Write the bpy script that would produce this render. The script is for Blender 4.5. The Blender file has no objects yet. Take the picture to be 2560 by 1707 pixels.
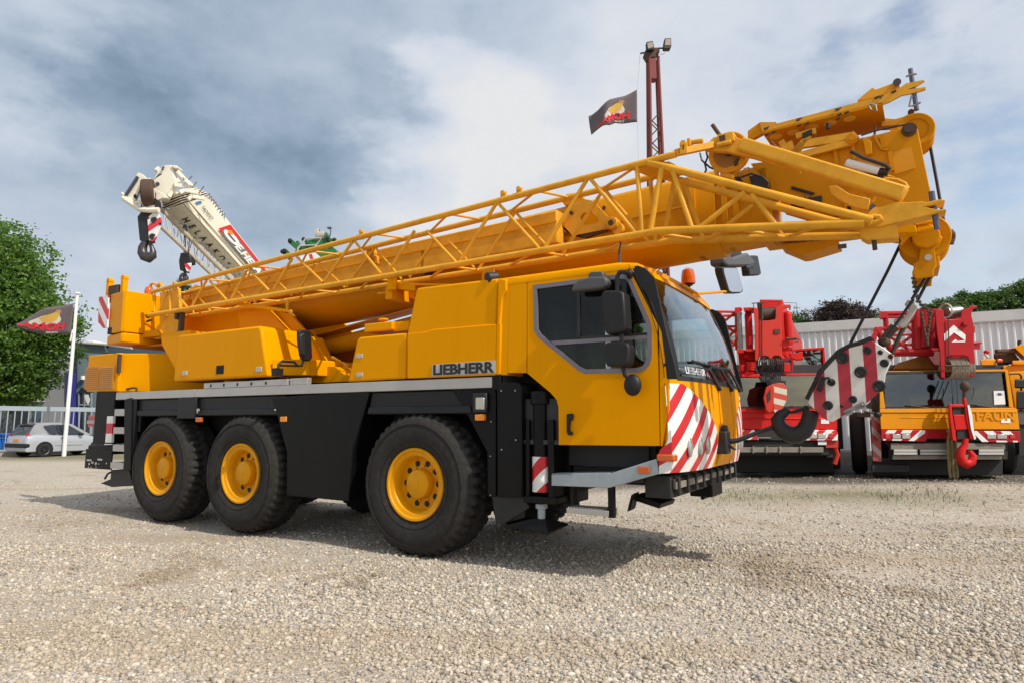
import bpy, math, random
import numpy as np
from mathutils import Vector, Matrix, geometry
random.seed(4)
R_ = math.radians
SC = bpy.context.scene
COL = SC.collection

# ------------------------------------------------------------------ camera, sky, sun, exposure
FOC, PIT, CAMH = 1614.47, 0.123294, 1.342
YAW = 0.542297
cam_d = bpy.data.cameras.new('camera'); cam = bpy.data.objects.new('camera', cam_d); COL.objects.link(cam)
cam_d.sensor_width = 36.0; cam_d.lens = FOC / 2560 * 36.0
cam_d.clip_start = 0.1; cam_d.clip_end = 4000
cam.location = (0, 0, CAMH); cam.rotation_euler = (math.pi / 2 + PIT, 0, 0)
SC.camera = cam
SC.view_settings.view_transform = 'Standard'; SC.view_settings.look = 'None'
SC.view_settings.exposure = -0.06; SC.view_settings.gamma = 1.0

SUN_DIR = Vector((0.752, -0.593, 1.0)).normalized()        # towards the sun
SUN_EL = math.asin(SUN_DIR.z); SUN_AZ = math.atan2(SUN_DIR.x, SUN_DIR.y)
sd = bpy.data.lights.new('sun', 'SUN'); sun = bpy.data.objects.new('sun', sd); COL.objects.link(sun)
sd.energy = 4.2; sd.angle = R_(0.6); sd.color = (1.0, 0.95, 0.86)
sun.rotation_euler = (-SUN_DIR).to_track_quat('-Z', 'Y').to_euler()

world = bpy.data.worlds.new('World'); SC.world = world; world.use_nodes = True
def nodes(tree):
    return tree.nodes, tree.links
def N(t, kind, **kw):
    n = t.nodes.new(kind)
    for k, v in kw.items():
        if k == 'op': n.operation = v
        elif k == 'inp':
            for i, x in v.items(): n.inputs[i].default_value = x
        else: setattr(n, k, v)
    return n
def ramp(t, fac, stops, interp='LINEAR'):
    n = t.nodes.new('ShaderNodeValToRGB'); n.color_ramp.interpolation = interp
    el = n.color_ramp.elements
    while len(el) < len(stops): el.new(0.5)
    for e, (p, c) in zip(el, stops):
        e.position = p; e.color = c if len(c) == 4 else (*c, 1)
    t.links.new(fac, n.inputs[0]); return n.outputs[0]
def mth(t, op, a, b=None, clamp=False):
    n = t.nodes.new('ShaderNodeMath'); n.operation = op; n.use_clamp = clamp
    for i, x in enumerate((a, b)):
        if x is None: continue
        if isinstance(x, (int, float)): n.inputs[i].default_value = x
        else: t.links.new(x, n.inputs[i])
    return n.outputs[0]
def mixc(t, fac, a, b, blend='MIX'):
    n = t.nodes.new('ShaderNodeMix'); n.data_type = 'RGBA'; n.blend_type = blend
    for i, x in ((0, fac), (6, a), (7, b)):
        if isinstance(x, (int, float)): n.inputs[i].default_value = x
        elif isinstance(x, tuple): n.inputs[i].default_value = x if len(x) == 4 else (*x, 1)
        else: t.links.new(x, n.inputs[i])
    return n.outputs[2]
def noise(t, vec, scale, detail=4, rough=0.5, dist=0.0, out=0):
    n = t.nodes.new('ShaderNodeTexNoise'); n.inputs['Scale'].default_value = scale
    n.inputs['Detail'].default_value = detail; n.inputs['Roughness'].default_value = rough
    n.inputs['Distortion'].default_value = dist
    if vec is not None: t.links.new(vec, n.inputs['Vector'])
    return n.outputs[out]

SEED = 6.9
def build_world():
    t = world.node_tree; t.nodes.clear()
    out = t.nodes.new('ShaderNodeOutputWorld'); bg = t.nodes.new('ShaderNodeBackground')
    t.links.new(bg.outputs[0], out.inputs[0])
    sky = t.nodes.new('ShaderNodeTexSky'); sky.sky_type = 'NISHITA'; sky.sun_disc = False
    sky.sun_elevation = SUN_EL; sky.sun_rotation = SUN_AZ
    sky.air_density = 1.0; sky.dust_density = 1.2; sky.ozone_density = 1.5
    bg.inputs[1].default_value = 0.096
    tc = t.nodes.new('ShaderNodeTexCoord'); d = tc.outputs['Generated']
    sep = t.nodes.new('ShaderNodeSeparateXYZ'); t.links.new(d, sep.inputs[0])
    zz = mth(t, 'MAXIMUM', sep.outputs[2], 0.0)
    cmb = t.nodes.new('ShaderNodeCombineXYZ'); t.links.new(sep.outputs[0], cmb.inputs[0]); t.links.new(sep.outputs[1], cmb.inputs[1])
    t.links.new(mth(t, 'MULTIPLY', zz, 2.1), cmb.inputs[2])
    P = cmb.outputs[0]
    wv = t.nodes.new('ShaderNodeVectorMath'); wv.operation = 'SUBTRACT'; t.links.new(noise(t, P, 2.6, 6, 0.55, 0.0, 1), wv.inputs[0]); wv.inputs[1].default_value = (.5,.5,.5)
    wm = t.nodes.new('ShaderNodeVectorMath'); wm.operation = 'MULTIPLY'; t.links.new(wv.outputs[0], wm.inputs[0]); wm.inputs[1].default_value = (.75,.75,.38)
    wa = t.nodes.new('ShaderNodeVectorMath'); wa.operation = 'ADD'; t.links.new(d, wa.inputs[0]); t.links.new(wm.outputs[0], wa.inputs[1])
    wn = t.nodes.new('ShaderNodeVectorMath'); wn.operation = 'NORMALIZE'; t.links.new(wa.outputs[0], wn.inputs[0]); dw = wn.outputs[0]
    def lobe(v, lo, hi):            # soft round region of the sky about a direction
        vv = Vector(v).normalized()
        n = t.nodes.new('ShaderNodeVectorMath'); n.operation = 'DOT_PRODUCT'
        t.links.new(dw, n.inputs[0]); n.inputs[1].default_value = vv
        m = t.nodes.new('ShaderNodeMapRange'); m.interpolation_type = 'SMOOTHSTEP'
        m.inputs[1].default_value = math.cos(R_(hi)); m.inputs[2].default_value = math.cos(R_(lo))
        t.links.new(n.outputs['Value'], m.inputs[0]); return m.outputs[0]
    def pxd(x, y):                  # direction seen at a point of the photograph
        a = (x - 1280) / FOC; b = (853.5 - y) / FOC
        return (a, math.cos(PIT) - b * math.sin(PIT), math.sin(PIT) + b * math.cos(PIT))
    def shift(o):
        a = t.nodes.new('ShaderNodeVectorMath'); a.operation = 'ADD'; t.links.new(P, a.inputs[0]); a.inputs[1].default_value = o; return a.outputs[0]
    n_big = noise(t, shift((3.1,1.7,SEED)), 1.9, 8, 0.56, 0.05)
    n_mid = noise(t, shift((7.3,2.2,SEED)), 4.4, 7, 0.58, 0.05)
    n_fin = noise(t, d, 11.0, 6, 0.6, 0.05)
    # cloud cover: nearly everywhere, thin patches to the right
    cov = mth(t, 'ADD', n_mid, mth(t, 'MULTIPLY', lobe(pxd(700, 250), 10, 60), 0.45))
    cov = mth(t, 'SUBTRACT', cov, mth(t, 'MULTIPLY', lobe(pxd(1950, 130), 0, 22), 0.10))
    m = t.nodes.new('ShaderNodeMapRange'); m.interpolation_type = 'SMOOTHSTEP'
    m.inputs[1].default_value = 0.33; m.inputs[2].default_value = 0.60
    t.links.new(cov, m.inputs[0]); cover = m.outputs[0]
    # cloud brightness
    def acc(*l):
        o = None
        for v, lo, hi, k in l:
            x = mth(t, 'MULTIPLY', lobe(pxd(*v), lo, hi), k); o = x if o is None else mth(t, 'ADD', o, x)
        return o
    dark = acc(((150,300),2,34,.14), ((60,330),1,17,.20), ((360,330),1,14,.09), ((800,40),2,26,.22), ((640,470),1,12,.09), ((10,10),0,11,-.38), ((260,600),0,13,-.22),
               ((1180,420),1,11,-.30), ((1100,250),0,6,-.14), ((1400,340),1,9,-.10), ((1650,560),2,14,-.06), ((2300,640),1,13,.10), ((2050,200),1,10,.06))
    g = mth(t, 'ADD', dark, mth(t, 'MULTIPLY', mth(t, 'SUBTRACT', n_big, 0.5), 0.40))
    g = mth(t, 'ADD', g, mth(t, 'MULTIPLY', mth(t, 'SUBTRACT', n_mid, 0.5), 0.55))
    g = mth(t, 'ADD', g, mth(t, 'MULTIPLY', mth(t, 'SUBTRACT', n_fin, 0.5), 0.30))
    g = mth(t, 'ADD', g, 0.235, True)
    cc = ramp(t, g, [(0.0, (8.6, 8.7, 8.9)), (0.25, (7.0, 7.6, 8.6)), (0.50, (5.1, 6.0, 7.2)),
                     (0.75, (3.1, 4.1, 5.4)), (1.0, (1.45, 2.1, 2.95))])
    skyb = mixc(t, 1.0, sky.outputs[0], (2.6, 2.25, 1.9), 'MULTIPLY')
    fin = mixc(t, cover, skyb, cc)
    t.links.new(fin, bg.inputs[0])
build_world()

# ------------------------------------------------------------------ helpers
VIEW = dict(a=(1760,160,3.564), b=(1500,330,4.48), c=(1100,400,4.48), d=(650,580,4.48), e=(350,640,4.48),
  s1=(180,380,2.61333), s2=(1000,600,2.61333), s3=(180,900,2.61333), s4=(880,900,2.61333), s5=(1600,150,2.75125),
  s6=(1760,680,2.90375), s7=(0,560,2.529), s8=(280,390,3.92), F=(0,0,1/1.08844), t1=(1600,880,4.355),
  t2=(200,960,5.2267), t3=(2100,480,4.9), t4=(1430,640,4.3553), t5=(200,660,4.6133), m=(1460,80,4.9),
  n=(30,720,3.565), f=(2060,740,3.266), r=(1780,740,3.2676), k=(290,400,5.226), g=(0,0,1), w1=(430,500,8.712), w2=(690,560,13.835),
  w3=(0,960,7.84), w4=(0,570,3.335), w5=(2000,690,4.2))
FW = Vector((math.cos(YAW), -math.sin(YAW), 0)); LAT = Vector((math.sin(YAW), math.cos(YAW), 0))
CR0 = Vector((-0.32260, 7.68754, 0.0))          # main crane: centre line above the front axle, on the ground
CAM = Vector((0, 0, CAMH))
def ray(v, x, y):
    ox, oy, s = VIEW[v]; px = ox + x / s; py = oy + y / s
    a = (px - 1280) / FOC; b = (853.5 - py) / FOC
    return Vector((a, math.cos(PIT) - b * math.sin(PIT), math.sin(PIT) + b * math.cos(PIT)))
def Q(v, x, y, Y):       # measured point -> crane frame, on the plane at lateral offset Y
    d = ray(v, x, y); t = ((CR0 + LAT * Y - CAM).dot(LAT)) / d.dot(LAT); w = CAM + d * t - CR0
    return Vector((w.dot(FW), Y, w.z))
def QX(v, x, y, X):      # measured point -> crane frame, on the plane at station X
    d = ray(v, x, y); t = ((CR0 + FW * X - CAM).dot(FW)) / d.dot(FW); w = CAM + d * t - CR0
    return Vector((X, w.dot(LAT), w.z))
def W(v, x, y, D):       # measured point -> world, at depth D
    d = ray(v, x, y); return CAM + d * (D / d.y)

class MB:
    def __init__(s): s.v = []; s.f = []; s.m = []; s.uv = {}
    def add(s, vs, fs, mi=0):
        o = len(s.v); s.v += [tuple(p) for p in vs]
        for f in fs: s.f.append(tuple(i + o for i in f)); s.m.append(mi)
        return s
    def box(s, x0, x1, y0, y1, z0, z1, mi=0):
        vs = [(x, y, z) for z in (z0, z1) for y in (y0, y1) for x in (x0, x1)]
        return s.add(vs, [(0,2,3,1),(4,5,7,6),(0,1,5,4),(2,6,7,3),(0,4,6,2),(1,3,7,5)], mi)
    def obox(s, c, ax, ay, az, mi=0):          # oriented box: centre and three half-axis vectors
        c = Vector(c); ax, ay, az = Vector(ax), Vector(ay), Vector(az)
        vs = [c + ax*i + ay*j + az*k for k in (-1,1) for j in (-1,1) for i in (-1,1)]
        return s.add(vs, [(0,2,3,1),(4,5,7,6),(0,1,5,4),(2,6,7,3),(0,4,6,2),(1,3,7,5)], mi)
    def bar(s, p, q, w, h, up=(0,0,1), mi=0):  # rectangular bar from p to q
        p, q = Vector(p), Vector(q); d = (q - p); L = d.length; d.normalize(); u = Vector(up)
        r = d.cross(u); r = r.normalized() if r.length > 1e-5 else Vector((1,0,0)); u = r.cross(d)
        return s.obox((p+q)/2, d*L/2, r*w/2, u*h/2, mi)
    def poly(s, pts, ext, mi=0):               # flat polygon (3-D points) pushed along ext
        n = len(pts); ext = Vector(ext); a = [Vector(p) for p in pts]; b = [p + ext for p in a]
        s.add(a + b, [tuple(range(n))[::-1], tuple(range(n, 2*n))] + [(i, (i+1) % n, (i+1) % n + n, i + n) for i in range(n)], mi)
        return s
    def prism(s, xz, y0, y1, mi=0): return s.poly([(x, y0, z) for x, z in xz], (0, y1-y0, 0), mi)
    def plan(s, xy, z0, z1, mi=0): return s.poly([(x, y, z0) for x, y in xy], (0, 0, z1-z0), mi)
    def holed(s, outer, holes, ext, mi=0):     # polygon with holes, pushed along ext
        ext = Vector(ext); loops = [outer] + holes
        allp = [Vector(p) for l in loops for p in l]; n = len(allp)
        tri = geometry.tessellate_polygon([[Vector(p) for p in l] for l in loops])
        s.add(allp + [p + ext for p in allp], [tuple(t)[::-1] for t in tri] + [tuple(i + n for i in t) for t in tri], mi)
        o = len(s.v) - 2*n; k = 0
        for l in loops:
            m = len(l)
            for i in range(m):
                a, b = k + i, k + (i+1) % m
                s.f.append((o+a, o+b, o+b+n, o+a+n)); s.m.append(mi)
            k += m
        return s
    def tube(s, p, q, r, n=10, r2=None, mi=0, caps=True):
        p, q = Vector(p), Vector(q); d = (q-p).normalized(); r2 = r if r2 is None else r2
        u = d.orthogonal().normalized(); w = d.cross(u); vs = []
        for c, rr in ((p, r), (q, r2)):
            for i in range(n):
                a = 2*math.pi*i/n; vs.append(c + (u*math.cos(a) + w*math.sin(a))*rr)
        fs = [(i, (i+1) % n, (i+1) % n + n, i+n) for i in range(n)]
        if caps: fs += [tuple(range(n))[::-1], tuple(range(n, 2*n))]
        return s.add(vs, fs, mi)
    def path(s, pts, r, n=8, mi=0):
        pts = [Vector(p) for p in pts]; rings = []; u = None
        for i, p in enumerate(pts):
            d = (pts[min(i+1, len(pts)-1)] - pts[max(i-1, 0)]).normalized()
            u = d.orthogonal().normalized() if u is None else (u - d*u.dot(d)).normalized()
            w = d.cross(u); rr = r[i] if isinstance(r, (list, tuple)) else r
            rings.append([p + (u*math.cos(2*math.pi*k/n) + w*math.sin(2*math.pi*k/n))*rr for k in range(n)])
        return s.loft(rings, True, True, mi)
    def loft(s, rings, closed=True, caps=False, mi=0):
        n = len(rings[0]); vs = [p for r in rings for p in r]; fs = []
        for j in range(len(rings)-1):
            for i in range(n if closed else n-1):
                a = j*n + i; b = j*n + (i+1) % n; fs.append((a, b, b+n, a+n))
        if caps: fs += [tuple(range(n))[::-1], tuple(range(len(vs)-n, len(vs)))]
        return s.add(vs, fs, mi)
    def lathe(s, prof, o, axis, n=32, mi=0, closed=False):   # prof: (radius, distance along axis)
        o, axis = Vector(o), Vector(axis).normalized(); u = axis.orthogonal().normalized(); w = axis.cross(u)
        rings = []
        for r, t in prof:
            rings.append([o + axis*t + (u*math.cos(2*math.pi*k/n) + w*math.sin(2*math.pi*k/n))*max(r, 1e-4) for k in range(n)])
        if closed: rings.append(rings[0])
        return s.loft(rings, True, False, mi)
    def ell(s, c, rx, ry, rz, n=16, m=10, mi=0, rot=None):
        c = Vector(c); vs = []; M3 = rot or Matrix.Identity(3)
        for j in range(m+1):
            th = math.pi*j/m
            for i in range(n):
                a = 2*math.pi*i/n
                vs.append(c + M3 @ Vector((rx*math.sin(th)*math.cos(a), ry*math.sin(th)*math.sin(a), rz*math.cos(th))))
        fs = [(j*n+i, (j+1)*n+i, (j+1)*n+(i+1) % n, j*n+(i+1) % n) for j in range(m) for i in range(n)]
        return s.add(vs, fs, mi)
    def build(s, name, mats, parent=None, bevel=0, smooth=32, seg=2, at=None, merge=False):
        me = bpy.data.meshes.new(name); me.from_pydata(s.v, [], s.f)
        mats = mats if isinstance(mats, (list, tuple)) else [mats]
        for m in mats: me.materials.append(m)
        if len(mats) > 1: me.polygons.foreach_set('material_index', s.m)
        if at is not None:
            at = Vector(at); me.transform(Matrix.Translation(-at))
        import bmesh
        bm = bmesh.new(); bm.from_mesh(me)
        bmesh.ops.remove_doubles(bm, verts=bm.verts, dist=1e-5)
        bmesh.ops.recalc_face_normals(bm, faces=bm.faces); bm.to_mesh(me); bm.free()
        if smooth:
            me.polygons.foreach_set('use_smooth', [True]*len(me.polygons))
            me.set_sharp_from_angle(angle=R_(smooth))
        o = bpy.data.objects.new(name, me); COL.objects.link(o)
        if at is not None: o.location = at
        if parent is not None:
            o.parent = parent
            o.matrix_parent_inverse = Matrix.Translation(-Vector(parent.get('_base', (0,0,0)))) if not parent.get('_local') else Matrix.Identity(4)
        if bevel:
            b = o.modifiers.new('bevel', 'BEVEL'); b.width = bevel; b.segments = seg; b.limit_method = 'ANGLE'; b.angle_limit = R_(40)
            b.harden_normals = False
        return o
def each(b, name, m, parent=None, **k):       # every loose piece becomes an object of its own
    par = list(range(len(b.v)))
    def find(i):
        while par[i] != i: par[i] = par[par[i]]; i = par[i]
        return i
    for f in b.f:
        r = find(f[0])
        for i in f[1:]: par[find(i)] = r
    groups = {}
    for j, f in enumerate(b.f): groups.setdefault(find(f[0]), []).append(j)
    gl = []
    for g in groups.values():                          # pieces that touch stay together
        vs = [b.v[i] for j in g for i in b.f[j]]
        lo = [min(p[k] for p in vs)-.006 for k in range(3)]; hi = [max(p[k] for p in vs)+.006 for k in range(3)]
        g = list(g); keep = []
        for G in gl:
            if all(G[1][k] <= hi[k] and G[2][k] >= lo[k] for k in range(3)):
                g += G[0]; lo = [min(a, c) for a, c in zip(lo, G[1])]; hi = [max(a, c) for a, c in zip(hi, G[2])]
            else: keep.append(G)
        gl = keep+[(g, lo, hi)]
    out = []
    for g, _, _ in gl:
        q = MB(); idx = {}
        for j in g:
            ff = []
            for i in b.f[j]:
                if i not in idx: idx[i] = len(q.v); q.v.append(b.v[i])
                ff.append(idx[i])
            q.f.append(tuple(ff)); q.m.append(b.m[j])
        out.append(q.build(name, m, CR if parent is None else parent, **k))
    return out
def thing(name, label, cat, loc=(0,0,0), rz=0, group=None, local=False):
    o = bpy.data.objects.new(name, None); COL.objects.link(o); o.empty_display_size = 0.3
    o.location = loc; o.rotation_euler = (0, 0, rz); o['label'] = label; o['category'] = cat
    if group: o['group'] = group
    if local: o['_local'] = 1
    else: o['_base'] = list(loc)
    return o
def tag(o, label, cat, group=None, kind=None):
    if label: o['label'] = label
    if cat: o['category'] = cat
    if group: o['group'] = group
    if kind: o['kind'] = kind
    return o
def text(name, s, size, M, mat, parent=None, bold=0.0, ext=0.002, shear=0.0, align='CENTER', spacing=1.0, sx=1.0):
    c = bpy.data.curves.new(name, 'FONT'); c.body = s; c.size = size; c.offset = bold; c.extrude = ext
    c.shear = shear; c.align_x = align; c.align_y = 'CENTER'; c.space_character = spacing; c.resolution_u = 3
    o = bpy.data.objects.new(name, c); COL.objects.link(o)
    dg = bpy.context.evaluated_depsgraph_get(); me = bpy.data.meshes.new_from_object(o.evaluated_get(dg))
    bpy.data.objects.remove(o); bpy.data.curves.remove(c)
    me.name = name; me.transform(M @ Matrix.Diagonal((sx, 1, 1, 1))); me.materials.clear(); me.materials.append(mat)
    ob = bpy.data.objects.new(name, me); COL.objects.link(ob)
    if parent is not None:
        ob.parent = parent
        ob.matrix_parent_inverse = Matrix.Translation(-Vector(parent.get('_base', (0,0,0)))) if not parent.get('_local') else Matrix.Identity(4)
    return ob
def frame(o, ex, ey):          # 4x4 with origin o, x axis ex, y axis ey
    ex = Vector(ex).normalized(); ey = Vector(ey); ey = (ey - ex*ey.dot(ex)).normalized(); ez = ex.cross(ey)
    M = Matrix.Identity(4)
    for i, a in enumerate((ex, ey, ez)):
        for k in range(3): M[k][i] = a[k]
    for k in range(3): M[k][3] = o[k]
    return M

# ------------------------------------------------------------------ materials
def mat(name, col, rough=0.5, metal=0.0, dirt=0.0, dcol=(0.10,0.085,0.065), dscale=3.0, coat=0.0, bump=0.0, bscale=40, spec=0.5, var=0.0, streak=False):
    m = bpy.data.materials.new(name); m.use_nodes = True; t = m.node_tree
    b = t.nodes['Principled BSDF']; b.inputs['Base Color'].default_value = (*col, 1)
    b.inputs['Roughness'].default_value = rough; b.inputs['Metallic'].default_value = metal
    b.inputs['Coat Weight'].default_value = coat; b.inputs['Specular IOR Level'].default_value = spec
    tc = t.nodes.new('ShaderNodeTexCoord'); v = tc.outputs['Object']
    c = None
    if var:
        n = noise(t, v, 0.7, 3); c = mixc(t, mth(t, 'MULTIPLY', n, var), (*col, 1), tuple(x*0.55 for x in col))
    if dirt:
        vv = v
        if streak:
            mp = t.nodes.new('ShaderNodeMapping'); mp.inputs['Scale'].default_value = (1, 1, 0.18); t.links.new(v, mp.inputs[0]); vv = mp.outputs[0]
        n = noise(t, vv, dscale, 8, 0.65)
        mr = t.nodes.new('ShaderNodeMapRange'); mr.inputs[1].default_value = 0.45; mr.inputs[2].default_value = 0.8
        mr.inputs[4].default_value = dirt; t.links.new(n, mr.inputs[0])
        c = mixc(t, mr.outputs[0], c if c is not None else (*col, 1), dcol)
        r = mth(t, 'ADD', mth(t, 'MULTIPLY', mr.outputs[0], 0.35), rough, True); t.links.new(r, b.inputs['Roughness'])
    if c is not None: t.links.new(c, b.inputs['Base Color'])
    if bump:
        n = noise(t, v, bscale, 4); bp = t.nodes.new('ShaderNodeBump'); bp.inputs['Strength'].default_value = bump
        bp.inputs['Distance'].default_value = 0.01; t.links.new(n, bp.inputs['Height']); t.links.new(bp.outputs[0], b.inputs['Normal'])
    return m
def stripe_mat(name, vec, period, phase=0.0, duty=0.5, c1=(0.55,0.012,0.02), c2=(0.78,0.77,0.74), use_uv=False, rough=0.35):
    m = bpy.data.materials.new(name); m.use_nodes = True; t = m.node_tree; b = t.nodes['Principled BSDF']
    b.inputs['Roughness'].default_value = rough
    tc = t.nodes.new('ShaderNodeTexCoord')
    d = t.nodes.new('ShaderNodeVectorMath'); d.operation = 'DOT_PRODUCT'; d.inputs[1].default_value = vec
    t.links.new(tc.outputs['UV' if use_uv else 'Object'], d.inputs[0])
    f = mth(t, 'FRACT', mth(t, 'ADD', mth(t, 'DIVIDE', d.outputs['Value'], period), phase))
    g = mth(t, 'LESS_THAN', f, duty)
    n = noise(t, tc.outputs['Object'], 4, 6, 0.6)
    c = mixc(t, g, c2, c1)
    mr = t.nodes.new('ShaderNodeMapRange'); mr.inputs[1].default_value = 0.5; mr.inputs[2].default_value = 0.8; mr.inputs[4].default_value = 0.3
    t.links.new(n, mr.inputs[0])
    t.links.new(mixc(t, mr.outputs[0], c, (0.2,0.18,0.15)), b.inputs['Base Color']); return m
def glass_mat(name, tint, ior=1.5, rough=0.0, refl=(1,1,1)):
    m = bpy.data.materials.new(name); m.use_nodes = True; t = m.node_tree; t.nodes.clear()
    o = t.nodes.new('ShaderNodeOutputMaterial'); tr = t.nodes.new('ShaderNodeBsdfTransparent'); tr.inputs[0].default_value = (*tint, 1)
    gl = t.nodes.new('ShaderNodeBsdfGlossy'); gl.inputs['Roughness'].default_value = rough; gl.inputs['Color'].default_value = (*refl, 1)
    lw = t.nodes.new('ShaderNodeLayerWeight'); lw.inputs[0].default_value = 0.5; f0 = ((ior-1)/(ior+1))**2
    fr = mth(t, 'ADD', mth(t, 'MULTIPLY', mth(t, 'POWER', lw.outputs['Facing'], 5.0), 1-f0), f0, True)
    mx = t.nodes.new('ShaderNodeMixShader'); t.links.new(fr, mx.inputs[0]); t.links.new(tr.outputs[0], mx.inputs[1]); t.links.new(gl.outputs[0], mx.inputs[2])
    t.links.new(mx.outputs[0], o.inputs[0]); return m
M = {}
M['paint'] = mat('crane_yellow_paint', (0.80,0.32,0.0), 0.30, dirt=0.16, dcol=(0.34,0.13,0.0), dscale=1.6, coat=0.0, var=0.10, streak=True, spec=0.04)
M['jib'] = mat('aged_yellow_paint', (0.78,0.375,0.026), 0.5, dirt=0.5, dcol=(0.30,0.12,0.015), dscale=5, var=0.2, spec=0.2)
M['boom'] = mat('boom_shaded_yellow', (0.66,0.262,0.0), 0.4, dirt=0.35, dcol=(0.26,0.09,0.005), dscale=1.1, var=0.15, spec=0.12)  # yellow darkened for the jib's shading on the boom
M['worn'] = mat('worn_boom_paint', (0.70,0.285,0.012), 0.5, dirt=0.4, dcol=(0.55,0.33,0.08), dscale=6, spec=0.15)
M['rusty_yellow'] = mat('rusty_yellow_paint', (0.33,0.14,0.015), 0.6, dirt=0.7, dcol=(0.10,0.04,0.015), dscale=3)
M['rim'] = mat('rim_yellow_paint', (0.76,0.325,0.0), 0.36, dirt=0.3, dcol=(0.2,0.08,0.01), dscale=6, spec=0.2)
M['black'] = mat('black_chassis_paint', (0.0035,0.0035,0.004), 0.45, dirt=0.45, dcol=(0.022,0.019,0.016), dscale=2.0, streak=True, spec=0.2)
M['dark'] = mat('dark_grime_and_shade', (0.014,0.013,0.012), 0.7, dirt=0.6, dcol=(0.05,0.042,0.035), dscale=5)  # grimy dark parts; also put where gaps and undersides lie in shade
M['plastic'] = mat('black_textured_plastic', (0.011,0.011,0.012), 0.5, bump=0.12, bscale=400, spec=0.35)
M['grey_plastic'] = mat('grey_textured_plastic', (0.075,0.072,0.072), 0.55, bump=0.1, bscale=300)
M['alu'] = mat('brushed_aluminium', (0.47,0.45,0.43), 0.38, 0.55, dirt=0.25, dcol=(0.3,0.28,0.25), dscale=4)
M['galv'] = mat('galvanised_steel', (0.36,0.41,0.44), 0.5, 0.35, dirt=0.4, dcol=(0.25,0.27,0.28), dscale=14)
M['steel'] = mat('bare_steel', (0.28,0.27,0.25), 0.42, 0.8, dirt=0.4, dcol=(0.12,0.08,0.05), dscale=8)
M['rust'] = mat('rusty_dark_steel', (0.075,0.045,0.03), 0.75, 0.2, dirt=0.5, dcol=(0.16,0.07,0.03), dscale=10)
M['rope'] = mat('steel_rope', (0.022,0.022,0.03), 0.6, 0.2)
M['chain'] = mat('chain_steel', (0.11,0.10,0.085), 0.5, 0.6)
M['pin'] = mat('blued_steel_pin', (0.11,0.11,0.16), 0.35, 0.7, dirt=0.3, dcol=(0.10,0.06,0.05), dscale=9)
M['tyre'] = mat('tyre_rubber', (0.028,0.026,0.024), 0.8, dirt=0.5, dcol=(0.078,0.068,0.057), dscale=16, bump=0.2, bscale=90, spec=0.2)
M['rubber'] = mat('black_rubber', (0.013,0.013,0.014), 0.55)
M['red'] = mat('red_crane_paint', (0.58,0.014,0.012), 0.38, dirt=0.4, dcol=(0.16,0.012,0.01), dscale=4, spec=0.2)
M['faded_red'] = mat('faded_red_paint', (0.56,0.035,0.022), 0.5, spec=0.2, dirt=0.5, dcol=(0.2,0.06,0.04), dscale=5)
M['dark_red'] = mat('dark_red_paint', (0.40,0.012,0.016), 0.42, spec=0.2, dirt=0.4, dcol=(0.09,0.02,0.02), dscale=5)
M['truck_yellow'] = mat('truck_yellow_paint', (0.68,0.26,0.002), 0.42, spec=0.2, dirt=0.3, dcol=(0.3,0.16,0.03), dscale=3)
M['orange'] = mat('orange_lens', (0.58,0.10,0.006), 0.18, coat=0.5)
M['amber'] = mat('amber_reflector', (0.85,0.27,0.01), 0.25, coat=0.4)
M['lamp_glass'] = mat('lamp_glass', (0.45,0.45,0.43), 0.12, 0.55)
M['red_lens'] = mat('red_lens', (0.5,0.012,0.02), 0.2, coat=0.5)
M['white'] = mat('white_paint', (0.74,0.74,0.72), 0.4, dirt=0.15, dcol=(0.4,0.38,0.34))
M['cream'] = mat('cream_crane_paint', (0.76,0.71,0.58), 0.42, dirt=0.3, dcol=(0.38,0.31,0.2), dscale=0.8)
M['text_black'] = mat('black_lettering', (0.012,0.012,0.012), 0.45)
M['text_white'] = mat('white_lettering', (0.7,0.72,0.72), 0.45)
M['text_red'] = mat('red_lettering', (0.6,0.03,0.03), 0.5)
M['interior'] = mat('dark_interior', (0.04,0.04,0.042), 0.8)
M['seat'] = mat('seat_fabric', (0.07,0.07,0.075), 0.9)
M['rail'] = mat('weathered_rail', (0.21,0.19,0.155), 0.7, dirt=0.6, dcol=(0.09,0.08,0.065), dscale=6)
M['glass'] = glass_mat('cab_side_glass', (0.62,0.66,0.64), 1.33)
M['screen'] = glass_mat('windscreen_glass', (0.84,0.93,0.93), 1.7)
M['tglass'] = glass_mat('truck_windscreen_glass', (0.40,0.52,0.52), 2.0)
M['mirror'] = mat('mirror_glass', (0.75,0.75,0.75), 0.02, 1.0)
M['frame_grey'] = mat('window_frame_grey', (0.19,0.17,0.19), 0.4, 0.3)
M['label_grey'] = mat('grey_plate', (0.47,0.45,0.42), 0.5)
M['green'] = mat('green_crane_paint', (0.02,0.16,0.045), 0.45, dirt=0.4, dcol=(0.02,0.05,0.02))
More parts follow.
